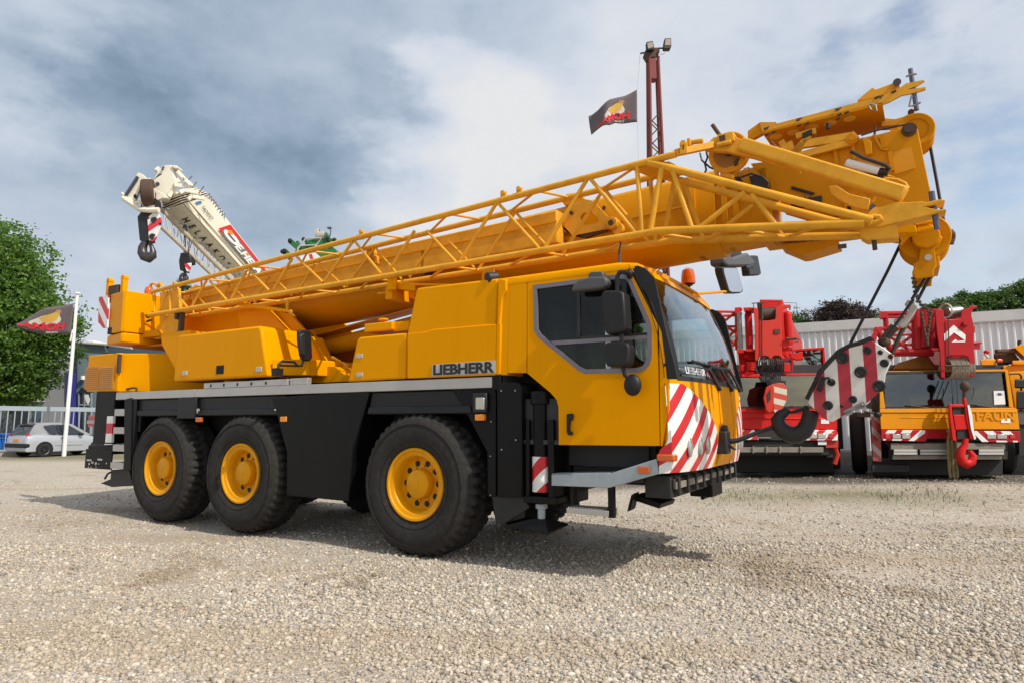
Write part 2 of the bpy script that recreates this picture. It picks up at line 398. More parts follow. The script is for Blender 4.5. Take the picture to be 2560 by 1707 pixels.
# ------------------------------------------------------------------ ground
def sstep(a, b, x):
    t = min(1.0, max(0.0, (x-a)/(b-a))); return t*t*(3-2*t)
def gz(x, y):
    z = 0.20*sstep(9.3, 12.2, y)*sstep(0.5, 3.5, x) - 0.15*sstep(17, 26, y)*sstep(-2, -8, x)
    near = 1.0 - sstep(18, 30, math.hypot(x, y))
    z += near*0.012*(math.sin(x*1.7+0.6*y)+math.sin(y*2.3-x*0.9+1.0)+math.sin(x*0.53-y*0.7))
    return z
def gravel_mat(stones=False):
    m = bpy.data.materials.new('gravel_stones' if stones else 'gravel'); m.use_nodes = True; t = m.node_tree
    b = t.nodes['Principled BSDF']; b.inputs['Roughness'].default_value = 0.8; b.inputs['Specular IOR Level'].default_value = 0.3
    tc = t.nodes.new('ShaderNodeTexCoord'); v = tc.outputs['Object']
    stops = [(0.0,(0.18,0.16,0.135)),(0.14,(0.41,0.34,0.25)),(0.30,(0.53,0.45,0.335)),(0.45,(0.65,0.59,0.475)),(0.58,(0.34,0.32,0.30)),(0.70,(0.58,0.475,0.345)),
             (0.80,(0.26,0.25,0.25)),(0.90,(0.76,0.70,0.59)),(1.0,(0.43,0.325,0.25))]
    mp = t.nodes.new('ShaderNodeMapping'); mp.inputs['Rotation'].default_value = (0,0,R_(-28)); mp.inputs['Scale'].default_value = (0.16,0.85,1); t.links.new(v, mp.inputs[0])
    lane = noise(t, mp.outputs[0], 1.0, 5, 0.55, 0.4)
    dpn = noise(t, v, 0.55, 6, 0.62, 0.6); dpm = t.nodes.new('ShaderNodeMapRange'); dpm.interpolation_type = 'SMOOTHSTEP'; dpm.inputs[1].default_value = 0.56; dpm.inputs[2].default_value = 0.66; dpm.inputs[4].default_value = 0.55; t.links.new(dpn, dpm.inputs[0]); damp = dpm.outputs[0]
    lm = t.nodes.new('ShaderNodeMapRange'); lm.interpolation_type = 'SMOOTHSTEP'; lm.inputs[1].default_value = 0.50; lm.inputs[2].default_value = 0.66; t.links.new(lane, lm.inputs[0])
    big = noise(t, v, 0.35, 5, 0.6); mid = noise(t, v, 1.6, 6, 0.6, 0.5)
    if stones:
        gi = t.nodes.new('ShaderNodeNewGeometry'); c = ramp(t, gi.outputs['Random Per Island'], stops)
        sp = noise(t, v, 160, 3, 0.6)
        c = mixc(t, mth(t, 'MULTIPLY', sp, 0.35), c, (0.28,0.24,0.19)); c = mixc(t, mth(t, 'MULTIPLY', lm.outputs[0], 0.38), c, (0.36,0.275,0.18)); c = mixc(t, damp, c, mixc(t, 1.0, c, (0.55,0.47,0.37), 'MULTIPLY'))
        t.links.new(c, b.inputs['Base Color'])
        return m
    vo = t.nodes.new('ShaderNodeTexVoronoi'); vo.inputs['Scale'].default_value = 52; t.links.new(v, vo.inputs['Vector'])
    vo2 = t.nodes.new('ShaderNodeTexVoronoi'); vo2.inputs['Scale'].default_value = 120; t.links.new(v, vo2.inputs['Vector'])
    s1 = t.nodes.new('ShaderNodeSeparateColor'); t.links.new(vo.outputs['Color'], s1.inputs[0])
    s2 = t.nodes.new('ShaderNodeSeparateColor'); t.links.new(vo2.outputs['Color'], s2.inputs[0])
    c1 = ramp(t, s1.outputs[0], stops); c2 = ramp(t, s2.outputs[1], stops)
    c = mixc(t, mth(t, 'GREATER_THAN', s1.outputs[1], 0.55), c1, c2)
    mr = t.nodes.new('ShaderNodeMapRange'); mr.inputs[1].default_value = 0.50; mr.inputs[2].default_value = 0.68; t.links.new(mid, mr.inputs[0])
    mr2 = t.nodes.new('ShaderNodeMapRange'); mr2.inputs[1].default_value = 0.42; mr2.inputs[2].default_value = 0.62; t.links.new(big, mr2.inputs[0])
    sand = mth(t, 'MULTIPLY', mr.outputs[0], mth(t, 'ADD', mth(t, 'MULTIPLY', mr2.outputs[0], 0.6), 0.2))
    sandc = mixc(t, noise(t, v, 30, 5, 0.7), (0.30,0.225,0.145), (0.50,0.40,0.285))
    sand = mth(t, 'MAXIMUM', sand, mth(t, 'MULTIPLY', lm.outputs[0], 0.6)); c = mixc(t, sand, c, sandc); c = mixc(t, damp, c, mixc(t, 1.0, c, (0.60,0.51,0.40), 'MULTIPLY'))
    # thin grass strip on the trodden earth in front of the parked cranes
    sx = t.nodes.new('ShaderNodeSeparateXYZ'); t.links.new(v, sx.inputs[0])
    gy = mth(t, 'ABSOLUTE', mth(t, 'SUBTRACT', sx.outputs[1], 10.9)); gy = mth(t, 'SUBTRACT', 1.0, mth(t, 'DIVIDE', gy, 1.1), True)
    gx = mth(t, 'SUBTRACT', 1.0, mth(t, 'DIVIDE', mth(t, 'ABSOLUTE', mth(t, 'SUBTRACT', sx.outputs[0], 5.6)), 3.8), True)
    gm = mth(t, 'MULTIPLY', mth(t, 'MULTIPLY', gy, gx), mth(t, 'MULTIPLY', noise(t, v, 2.2, 6, 0.7), 1.7), True)
    c = mixc(t, gm, c, mixc(t, noise(t, v, 25, 4, 0.7), (0.10,0.11,0.035), (0.24,0.21,0.11)))
    # dark earth where the cranes stand, darkened more for the shade beneath them
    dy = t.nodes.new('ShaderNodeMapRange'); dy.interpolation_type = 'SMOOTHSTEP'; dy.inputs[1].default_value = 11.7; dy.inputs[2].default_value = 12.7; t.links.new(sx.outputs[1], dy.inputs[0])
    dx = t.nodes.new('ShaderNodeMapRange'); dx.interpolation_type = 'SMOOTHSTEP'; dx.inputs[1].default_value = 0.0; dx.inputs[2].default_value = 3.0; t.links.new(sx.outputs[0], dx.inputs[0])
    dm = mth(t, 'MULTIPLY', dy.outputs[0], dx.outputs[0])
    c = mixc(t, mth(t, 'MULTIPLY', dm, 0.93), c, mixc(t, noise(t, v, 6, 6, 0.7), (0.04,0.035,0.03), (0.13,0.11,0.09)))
    # far left verge
    fy = t.nodes.new('ShaderNodeMapRange'); fy.inputs[1].default_value = 24; fy.inputs[2].default_value = 27; t.links.new(sx.outputs[1], fy.inputs[0])
    fx = t.nodes.new('ShaderNodeMapRange'); fx.inputs[1].default_value = -3; fx.inputs[2].default_value = -6; t.links.new(sx.outputs[0], fx.inputs[0])
    c = mixc(t, mth(t, 'MULTIPLY', mth(t, 'MULTIPLY', fy.outputs[0], fx.outputs[0]), 0.8), c, mixc(t, noise(t, v, 3, 5, 0.7), (0.09,0.10,0.03), (0.22,0.19,0.12)))
    t.links.new(c, b.inputs['Base Color'])
    h = mth(t, 'MULTIPLY', vo.outputs['Distance'], -1.0); h = mth(t, 'ADD', h, mth(t, 'MULTIPLY', vo2.outputs['Distance'], -0.6))
    bp = t.nodes.new('ShaderNodeBump'); bp.inputs['Strength'].default_value = 0.8; bp.inputs['Distance'].default_value = 0.015
    t.links.new(h, bp.inputs['Height']); t.links.new(bp.outputs[0], b.inputs['Normal'])
    return m
def build_ground():
    xs = sorted(set([-900,-500,-250,-120,-70] + [round(-45+i*0.5,2) for i in range(181)] + [70,120,250,500,900]))
    ys = sorted(set([-60,-30,-15] + [round(-8+i*0.5,2) for i in range(110)] + [50,60,80,120,200,400,900,1800]))
    vs = [(x, y, gz(x, y)) for y in ys for x in xs]; n = len(xs)
    fs = [(j*n+i, j*n+i+1, (j+1)*n+i+1, (j+1)*n+i) for j in range(len(ys)-1) for i in range(n-1)]
    b = MB(); b.v = vs; b.f = fs; b.m = [0]*len(fs)
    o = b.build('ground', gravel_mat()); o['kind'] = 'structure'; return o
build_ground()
def build_stones():
    rng = np.random.default_rng(7)
    ph = (1+5**.5)/2
    ico = np.array([(-1,ph,0),(1,ph,0),(-1,-ph,0),(1,-ph,0),(0,-1,ph),(0,1,ph),(0,-1,-ph),(0,1,-ph),(ph,0,-1),(ph,0,1),(-ph,0,-1),(-ph,0,1)], float)
    ico /= np.linalg.norm(ico[0])
    fac = np.array([(0,11,5),(0,5,1),(0,1,7),(0,7,10),(0,10,11),(1,5,9),(5,11,4),(11,10,2),(10,7,6),(7,1,8),(3,9,4),(3,4,2),(3,2,6),(3,6,8),(3,8,9),(4,9,5),(2,4,11),(6,2,10),(8,6,7),(9,8,1)])
    pts = []
    for (y0, y1, dens) in ((2.9,4.2,3300),(4.2,5.6,2500),(5.6,7.5,1350),(7.5,10.0,450),(10.0,14.0,120)):
        A = 0.85*(y1*y1-y0*y0) + 0.8*(y1-y0); n = int(A*dens*1.12)
        y = np.sqrt(rng.uniform(y0*y0, y1*y1, n)); x = rng.uniform(-1, 1, n)*(0.95*y+0.6)
        pts.append(np.stack([x, y], 1))
    p = np.concatenate(pts)
    # thin out on bare sandy patches
    f = np.sin(p[:,0]*1.3+0.7*np.sin(p[:,1]*1.1))*np.sin(p[:,1]*1.7+1.2*np.sin(p[:,0]*0.8)) + 0.35*np.sin(p[:,0]*4.1+p[:,1]*3.3)
    keep = (f < 0.55) | (rng.uniform(0, 1, len(p)) < 0.35); p = p[keep]
    n = len(p); z = np.array([gz(a, b) for a, b in p])
    r = np.exp(rng.normal(math.log(0.0088), 0.40, n)).clip(0.004, 0.026)
    sc = np.stack([r*rng.uniform(.9,1.35,n), r*rng.uniform(.75,1.1,n), r*rng.uniform(.5,.85,n)], 1)
    a = rng.uniform(0, 2*np.pi, n); tl = rng.normal(0, .35, n)
    V = ico[None]*(1+rng.uniform(-.16,.16,(n,12,1)))*sc[:,None,:]
    ct, st = np.cos(tl)[:,None], np.sin(tl)[:,None]
    V = np.stack([V[...,0], V[...,1]*ct-V[...,2]*st, V[...,1]*st+V[...,2]*ct], -1)
    c, s = np.cos(a)[:,None], np.sin(a)[:,None]
    V = np.stack([V[...,0]*c-V[...,1]*s, V[...,0]*s+V[...,1]*c, V[...,2]], -1)
    V[...,0] += p[:,0][:,None]; V[...,1] += p[:,1][:,None]; V[...,2] += (z+sc[:,2]*0.35)[:,None]
    Fc = (fac[None]+(np.arange(n)*12)[:,None,None]).reshape(-1)
    me = bpy.data.meshes.new('gravel_stones'); nf = n*20
    me.vertices.add(n*12); me.vertices.foreach_set('co', V.reshape(-1))
    me.loops.add(nf*3); me.loops.foreach_set('vertex_index', Fc.astype(np.int32))
    me.polygons.add(nf); me.polygons.foreach_set('loop_start', np.arange(0, nf*3, 3, dtype=np.int32))
    me.polygons.foreach_set('use_smooth', np.ones(nf, bool)); me.update(calc_edges=True); me.validate()
    me.materials.append(gravel_mat(True))
    o = bpy.data.objects.new('gravel_stones', me); COL.objects.link(o)
    tag(o, 'loose beige and grey gravel stones lying over the yard', 'gravel', kind='stuff')
build_stones()
# ------------------------------------------------------------------ the big yellow mobile crane
CR = thing('mobile_crane', 'big yellow three axle mobile crane with black chassis in the foreground', 'mobile crane', CR0, -YAW, local=True)
YS = -1.27                                   # near side plane of the body
def part(b, name, m, par=None, **k): return b.build(name, m, par or CR, **k)

def make_wheel(sgn=1):
    """wheel about the y axis at the origin, outer face towards -y"""
    Rt, n = 0.722, 220
    b = MB(); prof = [(0.355,0.02),(0.40,-0.015),(0.47,-0.036),(0.54,-0.040),(0.60,-0.030),(0.655,-0.004),(0.69,0.03),(0.715,0.055),
                      (0.722,0.10),(0.722,0.17),(0.724,0.20),(0.724,0.26),(0.722,0.29),(0.722,0.36),(0.715,0.405),(0.69,0.43),(0.64,0.455),(0.5,0.49),(0.355,0.44)]
    rings = []
    for k in range(n):
        a = 2*math.pi*k/n; ring = []
        g1 = (k % 5) in (0,1); g2 = ((k+2) % 5) in (0,1); g3 = (k % 10) in (3,4)
        for i, (r, t) in enumerate(prof):
            if g1 and 6 <= i <= 9: r -= 0.030 if i > 6 else 0.012
            if g2 and 12 <= i <= 15: r -= 0.024 if i < 15 else 0.012
            if g3 and 10 <= i <= 11: r -= 0.018
            if i in (9, 12) and not (k % 5 == 2): r -= 0.012
            ring.append((r*math.cos(a), t, r*math.sin(a)))
        rings.append(ring)
    m = len(prof); vs = [p for r in rings for p in r]; fs = []
    for k in range(n):
        for i in range(m-1):
            a0 = k*m+i; b0 = ((k+1) % n)*m+i; fs.append((a0, a0+1, b0+1, b0))
    b.add(vs, fs)
    for rr in (0.43, 0.60): b.lathe([(rr-0.004,-0.0),(rr-0.003,-0.040 if rr>.5 else -0.03),(rr+0.003,-0.040 if rr > .5 else -0.03),(rr+0.004,0.0)], (0,0,0), (0,1,0), 64)
    tyre = b
    r = MB()
    r.lathe([(0.362,0.03),(0.362,-0.004),(0.355,-0.012),(0.335,-0.010),(0.325,0.004),(0.310,0.010),(0.290,0.016),(0.277,0.032),(0.266,0.100),(0.256,0.122),(0.246,0.130),(0.15,0.125),(0.142,0.123)], (0,0,0), (0,1,0), 56)
    h = MB()
    h.lathe([(0.155,0.130),(0.150,0.090),(0.143,0.052),(0.138,0.042),(0.128,0.036),(0.03,0.034),(0.028,0.028),(0.0,0.028)], (0,0,0), (0,1,0), 40)
    for k in range(10):
        a = 2*math.pi*(k+.3)/10
        h.tube((0.175*math.cos(a),0.127,0.175*math.sin(a)), (0.175*math.cos(a),0.111,0.175*math.sin(a)), 0.013, 6)
    hole = MB()
    for k in range(10):
        a = 2*math.pi*k/10
        hole.tube((0.207*math.cos(a),0.1295,0.207*math.sin(a)), (0.207*math.cos(a),0.1220,0.207*math.sin(a)), 0.030, 14)
    return tyre, r, h, hole
S12, S23 = 2.7285, 1.692
def wheels():
    ty, ri, hu, ho = make_wheel()
    first = None
    for i, (x, y, f) in enumerate([(0,YS,1),(-S12,YS,1),(-S12-S23,YS,1),(0,-YS,-1),(-S12,-YS,-1),(-S12-S23,-YS,-1)]):
        def place(src, name, m, par, ang):
            o = bpy.data.objects.new(name, src); COL.objects.link(o)
            o.parent = par; return o
        if first is None:
            w = ty.build('wheel', M['tyre'], CR); w.location = (x, y, 0.72)
            r = ri.build('rim', M['rim'], w); r.matrix_parent_inverse = Matrix.Identity(4)
            h = hu.build('hub', M['rim'], w); k = each(ho, 'hub_hole', M['dark'], w)
            for o in k: o.matrix_parent_inverse = Matrix.Identity(4)
            first = (w, r, h, *k)
        else:
            w = first[0].copy(); COL.objects.link(w); w.parent = CR; w.location = (x, y, 0.72)
            w.rotation_euler = (0, 0.21*i, 0) if f > 0 else (0, 0, math.pi)
            for o in first[1:]:
                c = o.copy(); COL.objects.link(c); c.parent = w
    for o in first[1:]: pass
wheels()

def chassis():
    b = MB(); b.box(-6.3, 2.2, -0.45, 0.45, 0.75, 1.62); b.box(-5.2, 1.2, -0.75, 0.75, 0.95, 1.6)
    for x in (0, -S12, -S12-S23): b.tube((x,-1.2,0.72), (x,1.2,0.72), 0.11, 12); b.ell((x,0,0.72), 0.26, 0.3, 0.26)
    part(b, 'chassis_frame', M['dark'])
    b = MB(); b.box(-5.62, 0.90, -1.25, 1.25, 1.66, 1.745)
    part(b, 'deck', M['dark'])
    b = MB()
    b.box(-5.66, -4.35+0.6, YS, YS+0.06, 1.663, 1.768); b.box(-3.745, 0.92, YS, YS+0.06, 1.663, 1.768)
    part(b, 'deck_edge_rail', M['alu'], bevel=0.006)
    b = MB(); b.box(0.925, 1.02, YS-0.004, YS+0.2, 1.64, 1.80); b.box(-6.25, 0.92, -YS-0.08, -YS, 1.4, 1.768); part(b, 'deck_end_post', M['black'], bevel=0.006)
    # mud wings over the wheels (flared lower lip)
    def wing(x0, x1, slope0, slope1):
        q = MB()
        q.prism([(x0-0.02,1.655),(x1+0.02,1.655),(x1+slope1,1.42),(x0-slope0,1.42)], YS+0.035, YS+0.10)
        q.prism([(x0-slope0+0.02,1.50),(x1+slope1-0.02,1.50),(x1+slope1,1.425),(x0-slope0,1.425)], YS+0.012, YS+0.05)
        q.prism([(x0-slope0+0.06,1.47),(x1+slope1-0.06,1.47),(x1+slope1-0.06,1.42),(x0-slope0+0.06,1.42)], YS+0.05, -0.5)
        part(q, 'mud_wing', M['plastic'], bevel=0.01)
    wing(-5.06, -4.1, 0.10, 0.0); wing(-3.68, -2.02, 0.0, 0.08); wing(-0.62, 0.62, 0.06, 0.06)
    q = MB(); q.box(-4.095, -3.685, YS-0.01, YS+0.1, 1.385, 1.657); wbr = part(q, 'wing_bridge', M['plastic'], bevel=.01); c = Q('s3',823,325,YS-.01); q = MB(); q.tube((c.x,YS-.016,c.z),(c.x,YS,c.z),.022,14); q.obox((c.x,YS-.018,c.z-.02),(.006,0,0),(0,.004,0),(0,0,.022)); part(q, 'lock', M['alu'], wbr)
    q = MB(); q.box(-5.3, -5.1, YS, YS+0.1, 0.75, 1.655); q.box(-5.10, -5.02, YS+.03, YS+0.1, 1.2, 1.655); part(q, 'rear_side_plate', M['black'], bevel=0.006)
    # side locker between the axles
    pts = [Q('s3',1300,242,YS),Q('s3',1335,345,YS),Q('s3',1402,600,YS),Q('s3',1400,882,YS),Q('s3',1806,922,YS),Q('s3',1832,580,YS),Q('s3',1945,195,YS)]
    q = MB(); q.poly(pts, (0,0.62,0)); part(q, 'side_locker', M['black'], bevel=0.012)
    q = MB(); q.tube(Q('s3',1328,322,YS-.004), Q('s3',1328,322,YS+.01), 0.011, 10); part(q, 'locker_bolt', M['alu'])
    pts = [Q('s4',640,180,YS+.03),Q('s4',750,350,YS+.03),Q('s4',882,600,YS+.03),Q('s4',885,890,YS+.03),Q('s4',940,890,YS+.03),Q('s4',940,180,YS+.03)]
    q = MB(); q.poly(pts, (0,0.5,0)); part(q, 'front_side_plate', M['black'], bevel=0.008)
    q = MB()
    for x, y in ((905,625),(905,880),(908,400),(760,330)): c = Q('s4',x,y,YS+.026); q.ell(c,.007,.005,.007,8,6)
    each(q, 'rivet', M['alu'])
    # front mud flap behind the wheel
    pts = [Q('s4',915,885,YS+.05),Q('s4',940,1075,YS+.05),Q('s4',1000,1060,YS+.05),Q('s4',1160,960,YS+.05),Q('s4',1110,885,YS+.05)]
    q = MB(); q.poly(pts, (0,0.03,0)); q.box(0.93,0.96,YS+.06,YS+.55,0.40,0.70); part(q, 'mud_flap', M['rubber'])
    # work lamp, side markers
    q = MB(); c = Q('s4',838,280,YS); q.box(c.x-.085,c.x+.075,YS-.012,YS+.03,c.z-.09,c.z+.10); lamp = part(q, 'work_lamp', M['rubber'], bevel=.012)
    q = MB(); q.box(c.x-.045,c.x+.055,YS-.02,YS-.006,c.z-.06,c.z+.055); part(q, 'lens', M['lamp_glass'], lamp, bevel=.02)
    for v, x, y, mm in (('s4',838,372,'amber'),('s3',1385,384,'amber'),('s3',829,387,'orange')):
        c = Q(v, x, y, YS); q = MB(); q.box(c.x-.055,c.x+.05,YS-.014,YS+.03,c.z-.03,c.z+.03); part(q, 'side_marker', M[mm], bevel=.006)
    # rear ladder
    for k, (x0, x1, y0, y1) in enumerate(((283,355,318,362),(276,349,436,480),(272,345,550,596),(256,338,664,710))):
        p = Q('s3',x0,y0,YS); r = Q('s3',x1,y1,YS)
        q = MB(); q.box(p.x, r.x, YS-.01, YS+0.22, r.z, p.z); part(q, 'ladder_step', M['alu'], bevel=.004)
    q = MB(); p = Q('s3',352,250,YS); r = Q('s3',342,716,YS); q.bar((p.x+.08,YS+.01,p.z),(r.x+.10,YS+.01,r.z),.05,.18); q.box(-5.68,-5.3,YS+0.24,YS+0.3,0.7,1.66); part(q, 'ladder_side', M['black'], bevel=.005)
    # rear column with tail lamp and perforated bumper plate
    q = MB(); q.box(-6.25,-5.72,YS+.02,YS+.5,1.02,1.80); q.box(-6.25,-5.68,YS+.5,1.2,0.9,1.78); part(q, 'rear_beam', M['black'], bevel=.01)
    p = Q('t2',78,840,YS); r = Q('t2',400,1115,YS)
    q = MB(); q.box(p.x, r.x, YS, YS+.02, r.z, p.z); q.box(p.x+.02, r.x, YS+.02, YS+.5, r.z+.22, p.z+.05); pl = part(q, 'bumper_plate', M['black'], bevel=.004)
    q = MB()
    for x, y, w in ((120,1040,15),(207,1035,18),(110,1083,9),(146,1082,8),(210,1078,7),(345,1032,9),(130,988,6),(245,1038,7)):
        c = Q('t2',x,y,YS); rr = w/5.2267*0.0052*1.2; q.tube((c.x,YS-.003,c.z),(c.x,YS+.003,c.z), rr, 10)
    for x0, x1, y in ((90,150,988),(230,290,979),(150,175,1020)):
        a_ = Q('t2',x0,y,YS); b_ = Q('t2',x1,y,YS); q.box(a_.x,b_.x,YS-.003,YS+.003,a_.z-.012,a_.z+.012)
    each(q, 'bumper_hole', M['label_grey'], pl)
    p = Q('t2',135,400,YS+.15); r = Q('t2',215,555,YS+.15)
    q = MB(); q.box(p.x-.02, r.x+.05, YS+.13, YS+.26, r.z, p.z); tl = part(q, 'tail_lamp', M['red_lens'], bevel=.015)
    q = MB(); q.box(p.x-.03, r.x+.04, YS+.122, YS+.2, r.z+.05, r.z+.10); part(q, 'reversing_lens', M['lamp_glass'], tl)
    p = Q('t2',378,415,YS+.04); r = Q('t2',432,760,YS+.04)
    q = MB(); q.box(p.x, r.x, YS+.015, YS+.05, r.z, p.z); part(q, 'rear_hazard_strip', M['hz_small'])
    q = MB(); q.poly([Q('t2',405,1115,YS+.1),Q('t2',395,1300,YS+.1),Q('t2',410,1340,YS+.1),Q('t2',690,1325,YS+.1),Q('t2',640,1105,YS+.1)], (0,.5,0)); part(q, 'rear_mud_flap', M['rubber'])
    q = MB(); q.poly([Q('t2',270,1292,YS+.3),Q('t2',390,1240,YS+.3),Q('t2',420,1340,YS+.3),Q('t2',390,1330,YS+.3)], (0,.4,0)); q.path([Q('t2',325,1232,YS+.2),Q('t2',360,1170,YS+.2),Q('t2',395,1150,YS+.2)],.015); part(q, 'wheel_chock', M['rubber'])
M['hz_small'] = stripe_mat('red_white_strip', (0,0,1), 0.30, 0.1)
chassis()

def deck_boxes():
    # engine housing behind the cab
    q = MB(); prof = [Q('s2',40,903,YS),Q('s2',45,610,YS),Q('s2',105,322,YS),Q('s2',118,312,YS),Q('s2',640,250,YS),Q('s2',628,545,YS),Q('s2',622,878,YS)]
    q.poly(prof, (0,0.85,0)); eh = part(q, 'engine_housing', M['paint'], bevel=.022, seg=3)
    # upper half steps in: a proud lower skirt with a shouldered top line
    q = MB(); q.poly([Q('s2',46,903,YS-.018),Q('s2',46,612,YS-.018),Q('s2',175,598,YS-.018),Q('s2',205,584,YS-.018),Q('s2',632,546,YS-.018),Q('s2',624,880,YS-.018)], (0,.03,0))
    part(q, 'housing_skirt', M['paint'], eh, bevel=.010)
    q = MB(); q.poly([Q('s2',640,250,YS-.02),Q('s2',695,258,YS-.02),Q('s2',695,335,YS-.02),Q('s2',668,370,YS-.02),Q('s2',655,545,YS-.02),Q('s2',660,560,YS-.02),Q('s2',650,878,YS-.02),Q('s2',620,878,YS-.02)], (0,.25,0)); part(q, 'housing_corner_post', M['paint'], bevel=.012)
    q = MB(); q.poly([Q('s2',660,345,YS),Q('s2',716,258,YS),Q('s2',700,880,YS),Q('s2',648,880,YS)], (0,.3,0)); part(q, 'housing_front_cheek', M['paint'], bevel=.006)
    q = MB(); q.poly([Q('s1',1800,1500,YS),Q('s1',1862,1220,YS),Q('s1',1880,1208,YS),Q('s1',2185,1180,YS),Q('s1',2180,1478,YS)], (0,0.75,0)); lb = part(q, 'low_housing', M['paint'], bevel=.022, seg=3)
    for y in (1332,1452):
        c = Q('s1',1880,y,YS); q = MB(); q.box(c.x-.05,c.x+.045,YS-.006,YS+.01,c.z-.022,c.z+.022); part(q, 'housing_latch', M['label_grey'], lb, bevel=.004)
    q = MB(); c0 = Q('s1',1915,1180,YS+.1); c1 = Q('s1',2100,1115,YS+.1); q.box(c0.x,c1.x,YS+.08,YS+.55,c0.z,c1.z+.015)
    p0 = Q('s1',2080,1175,YS+.1); p1 = Q('s1',2195,1100,YS+.1); q.box(p0.x+.02,p1.x,YS+.12,YS+.5,p0.z,p1.z)
    q.tube(Q('s1',2035,1105,YS+.2), Q('s1',2035,1090,YS+.2), .06, 12); part(q, 'air_filter_box', M['paint'], bevel=.03, seg=3)
    q = MB(); q.box(-1.0,0.95,0.42,1.26,1.76,2.45); q.box(-.9,.95,-.4,.4,1.76,2.25); part(q, 'far_light_block', M['paint'], bevel=.02)  # unseen far-side boxes added low to block light
    # lettered plate
    a = Q('s2',208,887,YS-.03); b_ = Q('s2',620,785,YS-.03)
    q = MB(); q.poly([Q('s2',208,888,YS-.024),Q('s2',622,866,YS-.024),Q('s2',622,784,YS-.024),Q('s2',210,812,YS-.024)], (0,.008,0)); np_ = part(q, 'maker_plate', M['label_grey'])
    cc = (Q('s2',208,888,YS-.03)+Q('s2',622,784,YS-.03))/2
    wd = (Q('s2',608,866,YS)-Q('s2',214,866,YS)).length; ht = (Q('s2',400,803,YS)-Q('s2',400,872,YS)).length
    tx = text('maker_lettering', 'LIEBHERR', 1.0, Matrix.Identity(4), M['text_black'], None, bold=.032, ext=.003, spacing=.98)
    fit_text(tx, frame((cc.x, YS-.027, cc.z), (1,0,0), (0,0,1)), wd, ht, np_)
    # round black lamp on the housing corner
    q = MB(); c = Q('s2',603,248,YS+.05); q.tube(c+Vector((-.03,-.05,-.01)), c+Vector((.02,.05,.01)), .056, 20); q.tube(c+Vector((.02,.05,.01)), c+Vector((.07,.10,-.06)), .018, 8); part(q, 'round_lamp', M['rubber'], bevel=.01)
    # rear box with louvred doors
    xa = Q('s1',90,1560,YS).x; xb = -5.64
    q = MB(); q.poly([(xa,YS,1.805),(xb,YS,1.79),(xb,YS,2.355),(xa-.0,YS,2.36)], (0,2.4,0)); rb = part(q, 'rear_box', M['paint'], bevel=.015)
    q = MB(); q.poly([(-5.70,YS+.001,1.772),(-4.2,YS+1.0,1.772),(-4.2,YS+1.3,1.772),(-5.70,YS+1.3,1.772)], (0,0,.58)); part(q, 'hydraulic_tank', M['paint'], bevel=.02)
    for x0, x1 in ((97,180),(190,274)):
        p = Q('s1',x0,1405,YS); r = Q('s1',x1,1545,YS); q = MB(); q.box(p.x,r.x,YS-.014,YS+.002,r.z,p.z)
        for k in range(22):
            z = r.z+.02+(p.z-r.z-.04)*k/21; q.obox(((p.x+r.x)/2,YS-.016,z),((r.x-p.x)/2-.02,0,0),(0,.006,-.006),(0,.002,.004))
        part(q, 'louvre_door', M['louvre'], rb)
    q = MB(); p = Q('s1',312,1320,YS); q.box(p.x-.02,p.x+.03,YS-.02,YS+.02,p.z-.28,p.z); part(q, 'box_hinge', M['rust'], rb)
    q = MB(); q.path([Q('t2',600,90,YS+.1),Q('t2',610,62,YS+.1),Q('t2',690,45,YS+.1),Q('t2',740,50,YS+.1),Q('t2',735,90,YS+.1)], .014); part(q, 'lashing_eye', M['rust'])
M['louvre'] = stripe_mat('louvre_shade_stripes', (0,0,1), 0.030, 0.0, 0.45, c1=(0.40,0.15,0.0), c2=(0.64,0.25,0.002))  # darker stripes paint in the shade between the louvre slats
def fit_text(o, Mx, w, h, par, sub=True, mode='both'):
    me = o.data; xs = [v.co.x for v in me.vertices]; ys = [v.co.y for v in me.vertices]
    W0, H0 = max(xs)-min(xs), max(ys)-min(ys); cx, cy = (max(xs)+min(xs))/2, (max(ys)+min(ys))/2
    sx = w/W0; sy = h/H0 if h else sx
    me.transform(Mx @ Matrix.Diagonal((sx, sy, 1, 1)) @ Matrix.Translation((-cx, -cy, 0)))
    if par is not None:
        o.parent = par
        if not par.get('_local') and par.type == 'EMPTY': o.matrix_parent_inverse = Matrix.Translation(-Vector(par['_base']))
    return o
deck_boxes()

